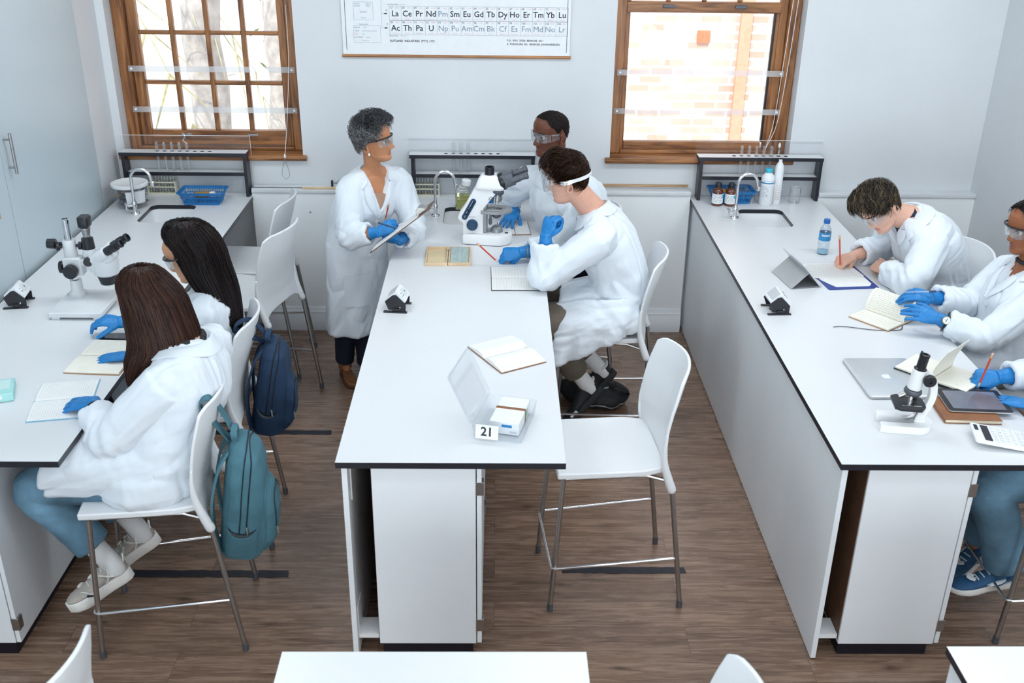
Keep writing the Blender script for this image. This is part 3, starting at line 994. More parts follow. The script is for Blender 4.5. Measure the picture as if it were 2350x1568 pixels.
# ------------------------------------------------------------------ bar stools
def stool():
    """white moulded stool on splayed chrome legs; front faces -x, floor at z = 0"""
    t = thing('bar_stool', 'white plastic bar stool with chrome legs', 'stool')
    # seat
    n, mm = 15, 15
    g = []
    for i in range(n):
        v = -1 + 2 * i / (n - 1)
        row = []
        for j in range(mm):
            u = j / (mm - 1)
            x = -.256 + .430 * u
            w = .214 + .004 * math.sin(u * math.pi) - .022 * max(0, u - .8) / .2
            z = .655 - .008 * (1 - v * v) * math.sin(math.pi * min(1, u * 1.1))
            row.append((x, v * w, z))
        g.append(row)
    obj('seat', MB().sheet(g, (0, 0, .026)), M['plastic'], t, bevel=.006, seg=3, angle=50)
    # backrest: one curved shell, its sides running down into leg sleeves
    EZ = [.57, .61, .69, .775, .85, .91, .98, 1.06]
    EX = [.190, .177, .156, .153, .161, .172, .190, .213]
    g = []
    nv, nu = 26, 23
    for i in range(nv):
        v = i / (nv - 1)
        row = []
        for j in range(nu):
            u = -1 + 2 * j / (nu - 1)
            crown = .012 * (1 - u * u) - .020 * max(0, (abs(u) - .80) / .20) ** 2
            zt = 1.052 + crown
            zb = .575 + .05 * (1 - abs(u) ** 4)
            z = zb + (zt - zb) * v
            wid = .207 + .012 * math.sin(min(1, max(0, (z - .57) / .49)) * math.pi) - .010 * max(0, (z - .95) / .1)
            bow = .058 * (1 - u * u) * (.12 + .88 * min(1, max(0, (z - .6) / .33)))
            row.append((np.interp(z, EZ, EX) + bow, u * wid, z))
        g.append(row)
    b = obj('backrest', MB().sheet(g, .012), M['plastic'], t, bevel=.004, seg=2, angle=60)
    for s in (-1, 1):
        pts = [(.197, s * .207, .572), (.180, s * .2085, .62), (.160, s * .2125, .69), (.155, s * .2175, .76), (.159, s * .2190, .82)]
        q = smooth_path([(*p, r) for p, r in zip(pts, (.0185, .0175, .0140, .0095, .0055))], 5)
        obj('leg_sleeve', MB().tube(q[:, :3], q[:, 3], 12, round_ends=True), M['plastic'], b)
    # legs
    for s in (-1, 1):
        obj('leg', MB().tube([(-.228, s * .184, .628), (-.266, s * .198, .03)], .0105, 12), M['satin'], t)
        obj('leg', MB().tube([(.196, s * .207, .60), (.270, s * .220, .03)], .0105, 12), M['satin'], t)
        for x in (-.2665, .2705):
            obj('leg_tip', MB().cyl((x - .000, s * (.198 if x < 0 else .220), .001), (x, s * (.198 if x < 0 else .220), .035), .0125, 12), M['dgrey'], t)
    z = .215
    fr = [(.247, -.2155, z + .03), (-.25, -.206, z), (-.265, -.198, z - .001), (-.268, -.18, z - .002), (-.268, .18, z - .002), (-.265, .198, z - .001), (-.25, .206, z), (.247, .2155, z + .03)]
    obj('footrest', MB().tube(fr, .0065, 10), M['steel'], t)
    obj('seat_frame', MB().tube([(.192, -.2, .605), (.1, -.175, .622), (-.215, -.178, .624), (-.226, 0, .624), (-.215, .178, .624), (.1, .175, .622), (.192, .2, .605)], .008, 8), M['satin'], t)
    return t


def r_(d): return math.radians(d)


ST = [((.478, 3.575), 5, 'empty white bar stool at the near end of the middle bench'),
      ((.580, 4.80), -8, 'white bar stool under the young man in head-strap goggles'),
      ((.42, 5.47), -4, 'white bar stool behind the standing student with shaved head'),
      ((-1.330, 5.17), -15, 'empty white bar stool nearer of two beside the left basin'),
      ((-1.42, 5.66), -3, 'empty white bar stool farthest back beside the left bench'),
      ((-1.262, 3.305), 7, 'white bar stool under the brown-haired girl, teal backpack on its back'),
      ((-1.275, 3.975), 3, 'white bar stool under the black-haired girl, navy backpack on its back'),
      ((2.215, 4.86), 6, 'white bar stool under the boy writing with a pencil'),
      ((2.05, 5.47), 4, 'empty white bar stool beyond the writing boy at the right bench'),
      ((2.26, 4.18), 0, 'white bar stool under the girl turning book pages'),
      ((2.26, 3.36), 0, 'white bar stool under the person in jeans at the right edge'),
      ((-1.28, 1.923), -16, 'empty white bar stool in the bottom left corner, only its back showing'),
      ((.362, 1.765), -3, 'empty white bar stool at the bottom edge right of the foreground worktop')]
s0 = stool()
STOOLS = []
for i, ((x, y), a, lab) in enumerate(ST):
    if i == 0:
        s0.location, s0.rotation_euler = (x, y, 0), (0, 0, r_(a))
        s0['label'], s0['group'] = lab, 'white bar stools'
        STOOLS.append(s0)
    else:
        STOOLS.append(dup(s0, (x, y, 0), r_(a), lab, 'white bar stools'))
# ------------------------------------------------------------------ periodic table chart on the wall
def chart():
    x0, x1, z0, z1 = -.912, .431, 1.736, 2.62
    t = thing('periodic_table_chart', 'large white periodic table wall chart with wooden rod at its bottom', 'chart', ((x0 + x1) / 2, YW - .012, z0))
    W, H = x1 - x0, z1 - z0
    obj('sheet', MB().box(-W / 2 + .003, W / 2 - .003, -.001, .001, .012, H), M['label'], t)
    obj('rod', MB().loft([[(x, -.0 + .009 * math.cos(a), .009 + .009 * math.sin(a)) for a in np.linspace(0, 2 * math.pi, 12, endpoint=False)] for x in (-W / 2 - .004, W / 2 + .004)]), wood_mat('rod_wood', (.26, .10, .035), (.46, .22, .09), 0, .4), t)
    obj('rod', MB().loft([[(x, -.0 + .009 * math.cos(a), H + .009 * math.sin(a)) for a in np.linspace(0, 2 * math.pi, 12, endpoint=False)] for x in (-W / 2 - .004, W / 2 + .004)]), M['pine'], t)

    def at(px, pz):      # chart coordinates in metres from the lower left corner
        return Matrix(((1, 0, 0, -W / 2 + px), (0, 0, -1, -.0016), (0, 1, 0, pz), (0, 0, 0, 1)))
    blk, gry, red, lin = MB(), MB(), MB(), MB()

    def line(mb, xa, za, xb, zb, w=.0012):
        dx, dz = xb - xa, zb - za
        l = math.hypot(dx, dz)
        nx, nz = -dz / l * w / 2, dx / l * w / 2
        mb.add([(-W / 2 + xa + nx, -.0015, za + nz), (-W / 2 + xa - nx, -.0015, za - nz), (-W / 2 + xb - nx, -.0015, zb - nz), (-W / 2 + xb + nx, -.0015, zb + nz)], [(0, 1, 2, 3)])
    s = W / 2098.0                       # chart units
    gx0, gw = 440 * s, 108.6 * s
    rows = [(.292, [57, 58, 59, 60, 61, 62, 63, 64, 65, 66, 67, 68, 69, 70, 71], 'La Ce Pr Nd Pm Sm Eu Gd Tb Dy Ho Er Tm Yb Lu'.split()),
            (.211, [89, 90, 91, 92, 93, 94, 95, 96, 97, 98, 99, 100, 101, 102, 103], 'Ac Th Pa U Np Pu Am Cm Bk Cf Es Fm Md No Lr'.split())]
    names = ['Lanthanum', 'Cerium', 'Praseodymium', 'Neodymium', 'Promethium', 'Samarium', 'Europium', 'Gadolinium', 'Terbium', 'Dysprosium', 'Holmium', 'Erbium', 'Thulium', 'Ytterbium', 'Lutetium',
             'Actinium', 'Thorium', 'Protactinium', 'Uranium', 'Neptunium', 'Plutonium', 'Americium', 'Curium', 'Berkelium', 'Californium', 'Einsteinium', 'Fermium', 'Mendelevium', 'Nobelium', 'Lawrencium']
    mass = '138.91 140.12 140.91 144.24 (145) 150.36 151.96 157.25 158.93 162.50 164.93 167.26 168.93 173.04 174.97 (227) 232.04 231.04 238.03 (237) (244) (243) (247) (247) (251) (252) (257) (258) (259) (262)'.split()
    rh = .0795
    grey_syms = {'Pm', 'Np', 'Pu', 'Am', 'Cm', 'Bk', 'Cf', 'Es', 'Fm', 'Md', 'No', 'Lr'}
    k = 0
    for top, nums, syms in rows:
        for i, (n, sy) in enumerate(zip(nums, syms)):
            cx = gx0 + gw * (i + .5)
            dark = sy not in grey_syms
            (blk if dark else gry).text(sy, .046, at(cx, top - .043), bold=.0006 if dark else 0)
            blk.text(str(n), .0165, at(gx0 + gw * i + .013 + (.004 if n > 99 else 0), top - .010))
            red.text(mass[k], .0095, at(cx + .012, top - .010))
            red.text(names[k], .0085, at(cx, top - .071))
            k += 1
        for q in (0, 1):
            line(lin, gx0, top - rh * q, gx0 + gw * 15, top - rh * q)
        for i in range(16):
            line(lin, gx0 + gw * i, top, gx0 + gw * i, top - rh)
    blk.text('6', .018, at(gx0 - .016, .268)); blk.text('7', .018, at(gx0 - .014, .187))
    gry.text('Lanthanides', .014, at(gx0 + .022, .302)); gry.text('Actinides', .014, at(gx0 + .022, .125))
    line(lin, gx0 + .06, .302, gx0 + .10, .302); line(lin, gx0 + .06, .125, gx0 + .10, .125)
    for z in (.25, .169):
        line(blk, gx0 - .03, z, gx0 - .012, z, .006)
        line(lin, gx0 - .045, z, gx0 - .012, z)
    line(lin, gx0 - .045, .169, gx0 - .045, .42)
    blk.text('RUTLAND  INDUSTRIES  (PTY)  LTD', .0165, at(gx0 + 238 * s - .022, .096), bold=.0004)
    blk.text('P.O.  BOX  27036  BENROSE  2011', .0145, at(gx0 + 1260 * s - .012, .104), bold=.0003)
    blk.text('8  THEODORE  RD.  BENROSE  JOHANNESBURG', .0145, at(gx0 + 1352 * s - .022, .083), bold=.0003)
    # key boxes at the left
    bx = [(.075, .213, .188, .313), (.070, .085, .228, .181)]
    for a, b, c, d in bx:
        line(lin, a, b, c, b); line(lin, a, d, c, d); line(lin, a, b, a, d); line(lin, c, b, c, d)
    for tx, x, z in (('Atomic', .098, .303), ('Number', .098, .291), ('Atomic', .163, .303), ('Mass', .163, .291), ('Symbol', .132, .258), ('Name', .132, .225), ('Explanation', .13, .189)):
        gry.text(tx, .014 if tx == 'Symbol' else .011, at(x, z))
    blk.text('BLACK', .011, at(.092, .170)); gry.text('- Solid', .009, at(.135, .170))
    gry.text('GREY', .011, at(.090, .151)); gry.text('- Synthetically prepared', .009, at(.16, .151))
    red.text('RED', .011, at(.087, .133)); gry.text('- Gas', .009, at(.124, .133))
    gry.text('OUTLINED', .011, at(.098, .115)); gry.text('- Liquid', .009, at(.15, .115))
    gry.text('- Radioactive', .009, at(.135, .096)); blk.text('::', .012, at(.084, .096))
    line(blk, .025, .04, .025, H - .02, .0028); line(blk, W - .022, .036, W - .022, H - .02, .0028)
    obj('black_lettering', blk, M['blackink'], t, smooth=False)
    obj('grey_lettering', gry, M['greyink'], t, smooth=False)
    obj('red_lettering', red, M['redink'], t, smooth=False)
    obj('table_lines', lin, M['greyink'], t, smooth=False)


chart()


# ------------------------------------------------------------------ small helpers for things on the benches
def scribble(mb, m, x0, x1, y0, y1, lines, seed, mi=0, fill=.8, size=1.0, along='x'):
    """hand-written lines: short wavy strokes raised a hair above a page; m maps the page into the scene"""
    rnd = random.Random(seed)
    for i in range(lines):
        y = y1 - (y1 - y0) * (i + .5) / lines
        x = x0
        end = x0 + (x1 - x0) * (fill if rnd.random() < .7 else rnd.uniform(.3, .9))
        while x < end:
            w = rnd.uniform(.006, .016) * size
            n = max(3, int(w / (.0022 * size)))
            pts = [(x + w * q / n, y + rnd.uniform(-.0016, .0016) * size) for q in range(n + 1)]
            for (ax, ay), (bx_, by) in zip(pts, pts[1:]):
                h = .00045 * size
                mb.add([tuple(m @ Vector(p)) for p in ((ax, ay - h, 0), (bx_, by - h, 0), (bx_, by + h, 0), (ax, ay + h, 0))], [(0, 1, 2, 3)], mi)
            x += w + rnd.uniform(.003, .006) * size


def rule(mb, m, x0, x1, y0, y1, n, mi=0, w=.0004):
    for i in range(n):
        y = y0 + (y1 - y0) * i / (n - 1)
        mb.add([tuple(m @ Vector(p)) for p in ((x0, y - w, 0), (x1, y - w, 0), (x1, y + w, 0), (x0, y + w, 0))], [(0, 1, 2, 3)], mi)


def open_book(name, label, cat, loc, rz, w, l, th, cover, page, ribbon=None, curve=.012, ruled=0, writing=(), spine_y=False):
    """open notebook lying flat: pages to either side of the spine along local y; w = width of one page, l = length"""
    t = thing(name, label, cat, loc, rz)
    obj('cover', MB().box(-w - .004, w + .004, -l / 2 - .003, l / 2 + .003, .0, .003).box(-.006, .006, -l / 2 - .003, l / 2 + .003, .0, .004), cover, t, bevel=.001)
    for s in (-1, 1):
        prof = []
        for i in range(15):
            u = i / 14
            prof.append((s * (.0015 + (w - .0015) * u), .0035 + th * min(1, (1 - u) * 14 + .35) * (.8 + .2 * u) * (1 if u > .04 else .55) + curve * math.sin(min(1, u * 1.15) * math.pi) ** 1.2 * (1 - u) * 1.3))
        ring = lambda y: [(x, y, z) for x, z in prof] + [(s * w, y, .0032), (s * .0015, y, .0032)]
        mb = MB().loft([ring(-l / 2), ring(l / 2)] if s < 0 else [ring(l / 2), ring(-l / 2)])
        pg = obj('page_block', mb, page, t, angle=30)
        zs = lambda x: np.interp(abs(x), [abs(p[0]) for p in prof], [p[1] for p in prof]) + .0006
        mb = MB()
        if ruled:
            for i in range(ruled):
                y = -l / 2 + .012 + (l - .024) * i / (ruled - 1)
                for p, q in zip(prof[1:], prof[2:]):
                    mb.add([(p[0], y - .0003, p[1] + .0006), (q[0], y - .0003, q[1] + .0006), (q[0], y + .0003, q[1] + .0006), (p[0], y + .0003, p[1] + .0006)], [(0, 1, 2, 3)])
        if s in writing:
            tmp = MB()
            lo, hi = (.012, w - .010) if s > 0 else (-w + .010, -.012)
            scribble(tmp, Matrix.Identity(4), lo, hi, -l / 2 + .015, l / 2 - .012, 14, int(l * 1000) + s, fill=.85)
            tmp.v = [(x, y, float(zs(x)) + .0002) for x, y, z in tmp.v]
            mb.merge(tmp)
        if mb.v:
            obj('ruled_lines', mb, M['inkfaint'], pg, smooth=False)
    if ribbon:
        obj('ribbon', MB().tube(smooth_path(ribbon[0], 5), .0022, 6, flat=.35), ribbon[1], t)
    return t


TE = T + .0005
# --- middle bench
open_book('open_notebook', 'open blank notebook with brown cover on the middle bench, nobody near', 'notebook', (.045, 3.912, TE), r_(-60), .143, .212, .010, M['leather'], M['paper'],
          ribbon=([(-.002, .09, .016), (.03, .10, .013), (.06, .095, .004)], M['erasor']))
bpy.context.view_layer.update()


def power_block(loc, rz, label):
    """tilted desk socket: white face on a black bracket with two feet"""
    t = thing('desk_socket', label, 'socket', loc, rz, 'desk sockets on the benches')
    L_ = .098
    prof = [(-.030, .010), (.050, .006), (.052, .040), (.008, .084), (-.008, .082), (-.046, .050)]
    for s in (-1, 1):
        y = s * L_ / 2
        obj('end_plate', MB().loft([[(x, y + d, z) for x, z in prof] for d in (-.002, .002)]), M['black'], t, bevel=.001)
    pf = [(.006, .012), (.010, .012), (.053, .052), (.053, .058), (.012, .100), (.004, .100), (-.042, .062), (-.042, .054)]
    obj('body', MB().loft([[(x, y, z) for x, z in pf] for y in (-L_ / 2 + .0025, L_ / 2 - .0025)]), M['label'], t, bevel=.001)
    obj('body_groove', MB().merge(MB().box(-.024, .024, -L_ / 2 + .004, L_ / 2 - .004, .0, .0008), Matrix(((.76, 0, -.65, -.016), (0, 1, 0, 0), (.65, 0, .76, .0838), (0, 0, 0, 1)))), M['silver'], t)
    c7 = math.sqrt(.5)
    mm = Matrix(((c7, 0, c7, .0330), (0, 1, 0, 0), (-c7, 0, c7, .0795), (0, 0, 0, 1)))
    fm = MB()
    for dx, dy in ((-.008, -.030), (.006, -.036), (.006, -.024)):
        fm.merge(MB().box(dx - .002, dx + .002, dy - .0022, dy + .0022, -.0005, .0010), mm)
    obj('socket_hole', fm, M['dgrey'], t)
    obj('socket_well', MB().merge(MB().prism(rrect(-.019, .019, -.012, .034, .015), 0, .0012), mm), M['lgrey'], t)
    obj('switch', MB().merge(MB().box(-.004, .004, .012, .022, .001, .004), mm), M['grey'], t, bevel=.001)
    for s in (-1, 1):
        y = s * (L_ / 2 + .006)
        obj('foot', MB().box(-.052, .058, y - .009, y + .009, 0, .005).box(-.01, .03, y - .003, y + .001, .005, .02), M['black'], t, bevel=.0015)
        obj('screw', MB().lathe([(0, .0035), (.004, .002), (.005, 0)], 10, mat=TRS((.024, s * (L_ / 2 + .002), .022), rx=-s * math.pi / 2)), M['satin'], t)
    obj('cable_clip', MB().tube([(-.02 + .014 * math.cos(a), -.02, .020 + .012 * math.sin(a)) for a in np.linspace(0, 5.2, 14)], .003, 8), M['black'], t)
    return t


power_block((-.462, 4.41, TE), r_(-6), 'tilted black and white desk socket on the middle bench')
power_block((-2.225, 4.43, TE), r_(8), 'tilted black and white desk socket at the left edge of the left bench')
power_block((1.312, 4.41, TE), r_(3), 'tilted black and white desk socket on the right bench')

# box of small pots with card 21
t = thing('clear_box', 'clear plastic box with number 21 card on the near end of the middle bench', 'box', (.035, 3.31, TE), r_(-14))
w, d, h = .098, .125, .058


def tray(w, d, h, th, fl=1.12):
    mb = MB()
    o0 = rrect(-w, w, -d, d, .012); i0 = rrect(-w + th, w - th, -d + th, d - th, .012)
    mb.loft([[(x, y, 0) for x, y in o0], [(x * fl, y * fl, h) for x, y in o0], [(x * fl, y * fl, h) for x, y in i0], [(x, y, th) for x, y in i0]])
    return mb


bxx = obj('tray', tray(w * .92, d * .92, h, .0016, 1.08), M['foggy'], t)
obj('lid', MB().merge(tray(w, d, .016, .0016, 1.03), TRS((-.142, .0, .148), ry=math.radians(65))), M['foggy'], t)
nb = MB().box(-.042, .042, -.0005, .0005, -.026, .026)
cd = obj('number_card', MB().merge(nb, frame((-.035, -.128, .038), (1, 0, .02), (0, .25, 1)) @ Matrix.Rotation(math.radians(-90), 4, 'X')), M['label'], t)
fm = frame((-.035, -.128, .038), (1, 0, .02), (0, .25, 1))
num = MB().text('21', .046, fm @ Matrix.Translation((0, 0, .0009)), bold=.0012)
obj('number', num, M['blackink'], cd, smooth=False)
obj('card_holder', MB().merge(MB().box(-.045, .045, -.028, .028, -.002, -.0015), fm), M['foggy'], cd)
inner = thing('slide_box', 'pale card box with a brown band inside the clear numbered box', 'box', (.05, 3.332, TE + .004), r_(-14))
obj('carton', MB().box(-.05, .06, -.095, .10, 0, .05), M['label'], inner, bevel=.002)
obj('band', MB().box(-.0505, .0605, .005, .022, -.0, .0506), M['leather'], inner)
obj('front_mark', MB().box(-.004, .034, -.0965, -.095, .030, .040), M['bluelabel'], inner)
tx = MB().text('Slides', .012, Matrix(((1, 0, 0, .04), (0, 0, -1, -.0960), (0, 1, 0, .012), (0, 0, 0, 1))))
obj('front_print', tx, M['greyink'], inner, smooth=False)
obj('green_print', MB().box(.0600, .0608, .02, .05, .01, .04), mat('green_print', (.25, .45, .30), .6), inner)

# slide case of pine
t = thing('slide_case', 'small open pine case of glass slides on the middle bench', 'case', (-.252, 5.085, TE), r_(1))


def case(x0, x1, dep, name, mt):
    mb = MB()
    hh = .016
    mb.box(x0, x1, -.125, .125, 0, .004)
    mb.box(x0, x0 + .008, -.125, .125, .004, hh).box(x1 - .008, x1, -.125, .125, .004, hh)
    mb.box(x0 + .008, x1 - .008, -.125, -.117, .004, hh).box(x0 + .008, x1 - .008, .117, .125, .004, hh)
    return obj(name, mb, mt, t, bevel=.001)


case(-.118, -.002, .02, 'lid', M['pine'])
bt = case(.002, .118, .02, 'tray', M['pine'])
obj('lining', MB().box(-.109, -.011, -.116, .116, .0042, .0055), mat('lining_card', (.72, .58, .36), .7, noise=.04), t)
sg = MB()
for c in (-1, 1):
    for i in range(22):
        y = -.112 + i * .0101
        sg.box(.060 + c * .026 - .020, .060 + c * .026 + .020, y, y + .0028, .006, .0195)
obj('glass_slides', sg, mat('slide_glass', (.55, .66, .64), .15, noise=.12, nscale=40), bt)
obj('divider', MB().box(.053, .067, -.116, .116, .005, .020), mat('divider_strip', (.38, .50, .50), .4, noise=.05), bt)
for y in (-.07, .07):
    obj('hinge', MB().box(-.007, .007, y - .010, y + .010, .0155, .0175), M['satin'], t)


# ------------------------------------------------------------------ microscopes
def big_microscope():
    t = thing('compound_microscope', 'large white compound microscope with dark blue knob on the middle bench', 'microscope', (-.05, 5.34, TE), r_(-4))
    # base: keyhole outline
    out = [(-.128, -.062), (-.04, -.068), (.03, -.078)] + [(.055 + .082 * math.cos(a), .082 * math.sin(a)) for a in np.linspace(-1.35, 1.35, 15)] + [(.03, .078), (-.04, .068), (-.128, .062)]
    obj('base', MB().loft([[(x * .98, y * .98, .004) for x, y in out], [(x, y, .012) for x, y in out], [(x, y, .050) for x, y in out], [(x * .97, y * .97, .057) for x, y in out], [(x * .90, y * .90, .060) for x, y in out]]), M['whitecap'], t, angle=30)
    for x, y in ((-.1, -.045), (-.1, .045), (.09, -.05), (.09, .05)):
        pass
    obj('foot', MB().cyl((.06, -.055, 0), (.06, -.055, .006), .013, 12).cyl((-.1, -.045, 0), (-.1, -.045, .006), .013, 12).cyl((-.1, .045, 0), (-.1, .045, .006), .013, 12).cyl((.06, .055, 0), (.06, .055, .006), .013, 12), M['black'], t)
    lm = obj('lamp_house', MB().lathe([(.034, .058), (.032, .075), (.026, .088), (.016, .096), (0, .098)], 20, mat=TRS((.052, 0, 0))), M['grey'], t)
    obj('rocker_switch', MB().box(.098, .116, -.03, -.014, .058, .064), M['black'], t, bevel=.002)
    # arm with a slot-shaped handle
    arm = [(-.128, .05), (-.02, .05), (-.020, .13), (-.018, .20), (.045, .278), (.060, .292), (.060, .318), (-.03, .318), (-.070, .300), (-.118, .21), (-.150, .165), (-.156, .14), (-.128, .115)]
    slot = [(-.120 + .010 * math.cos(a), .148 + .010 * math.sin(a)) for a in np.linspace(math.pi * .85, math.pi * 1.85, 7)] + [(-.072 + .010 * math.cos(a), .238 + .010 * math.sin(a)) for a in np.linspace(-math.pi * .15, math.pi * .85, 7)]
    mm = Matrix(((1, 0, 0, 0), (0, 0, 1, 0), (0, 1, 0, 0), (0, 0, 0, 1)))
    obj('arm', MB().prism(arm, -.036, .036, holes=[slot], mat=mm), M['whitecap'], t, bevel=.007, seg=3)
    rim = [(x, -.0365, z) for x, z in slot] ; rim2 = [(x, .0365, z) for x, z in slot]
    for rr in (rim, rim2):
        obj('slot_rim', MB().tube(rr + [rr[0]], .0055, 8), M['navyplastic'], t)
    # head
    hd_ = [[(x * 1.0, y, z) for x, y, z in ring] for ring in []]
    rg = []
    for z, a, b, w in ((.300, -.055, .088, .040), (.310, -.062, .094, .046), (.318, -.062, .094, .046), (.350, -.050, .078, .044), (.372, -.036, .060, .040), (.380, -.028, .050, .034)):
        rg.append([(x, y, z) for x, y in rrect(a, b, -w, w, .018)])
    hd_ = obj('head', MB().loft(rg), M['whitecap'], t, angle=35)
    obj('camera_port', MB().lathe([(.026, .378), (.026, .420), (.022, .422), (.022, .408), (0, .408)], 24, mat=TRS((.012, 0, 0))), M['black'], hd_)
    # binocular block: turned to +x, tilted up
    bm = frame((.082, 0, .345), (.88, 0, .36), (0, 1, 0))
    q = MB()
    q.merge(MB().loft([[(x, y, z) for y, z in rrect(-.04, .04, -.038, .038, .016)] for x in (.0, .055, .066)]), bm)
    bn = obj('binocular_block', q, M['dgrey'], t, bevel=.003)
    obj('port_cone', MB().merge(MB().lathe([(.046, -.012), (.050, .0), (.046, .012)], 20, mat=TRS(ry=math.pi / 2)), bm), M['black'], bn)
    for s in (-1, 1):
        e = MB().lathe([(.0, .05), (.019, .05), (.019, .095), (.0165, .097), (.0165, .125), (.019, .127), (.019, .142), (.014, .144), (.012, .138), (0, .138)], 18, mat=TRS((0, s * .029, s * .010), ry=math.pi / 2))
        obj('eyepiece', MB().merge(e, bm), M['dgrey'], bn)
    # nosepiece and objectives
    nm = frame((.052, 0, .292), (1, 0, -.30), (0, 1, 0))
    ns = obj('nosepiece', MB().merge(MB().lathe([(0, .012), (.034, .012), (.041, .002), (.040, -.008), (.028, -.020), (0, -.020)], 24), nm), M['dgrey'], t)
    for k, (a, ln) in enumerate(((180, .042), (235, .050), (300, .055), (30, .05))):
        a = math.radians(a)
        d = nm.to_3x3() @ Vector((math.cos(a) * .45, math.sin(a) * .45, -1)).normalized()
        b0 = nm @ Vector((math.cos(a) * .020, math.sin(a) * .020, -.012))
        q = MB().tube([b0, b0 + d * ln * .3, b0 + d * ln * .32, b0 + d * ln * .8, b0 + d * ln * .82, b0 + d * ln], [.0105, .0105, .013, .013, .009, .007], 14)
        obj('objective_lens', q, M['satin'], ns)
    # stage and focus
    sgm = MB()
    so1 = [(-.03, -.062), (.04, -.072)] + [(.075 + .062 * math.cos(a), .066 * math.sin(a)) for a in np.linspace(-1.3, 1.3, 13)] + [(.04, .072), (-.03, .062)]
    hole = [(.062 + .020 * math.cos(a), .012 * math.sin(a)) for a in np.linspace(0, 6.28, 14, endpoint=False)]
    sgm.prism(so1, .176, .190, holes=[hole])
    st = obj('stage', sgm, M['grey'], t, bevel=.002)
    obj('slide_holder', MB().box(-.01, .08, -.050, -.042, .191, .197).box(-.01, 0, -.05, .02, .191, .197).tube([(.0, .02, .195), (.03, .028, .195), (.06, .018, .195), (.07, 0, .195)], .003, 8), M['satin'], st)
    obj('stage_bracket', MB().box(-.032, .0, -.032, .032, .06, .215), M['grey'], t, bevel=.003)
    obj('condenser', MB().lathe([(.020, .176), (.026, .165), (.026, .150), (.016, .140), (0, .14)], 18, mat=TRS((.05, 0, 0))), M['dgrey'], st)
    obj('stage_knob', MB().cyl((.022, -.06, .175), (.022, -.06, .118), .006, 12).cyl((.022, -.06, .15), (.022, -.06, .125), .010, 14), M['dgrey'], st)
    for s in (-1, 1):
        k1 = obj('focus_knob', MB().lathe([(0, .0), (.030, 0), (.030, .018), (.027, .022), (.021, .022), (.021, .034), (.019, .036), (0, .036)], 28, mat=TRS((-.078, s * .036, .108), rx=-s * math.pi / 2)), M['navyplastic'], t)
    tk = MB()
    for i in range(6):
        tk.box(-.094 + i * .0058, -.091 + i * .0058, -.0368, -.0362, .149, .1525)
    obj('printed_marks', tk, M['greyink'], t, smooth=False)
    return t


big_microscope()


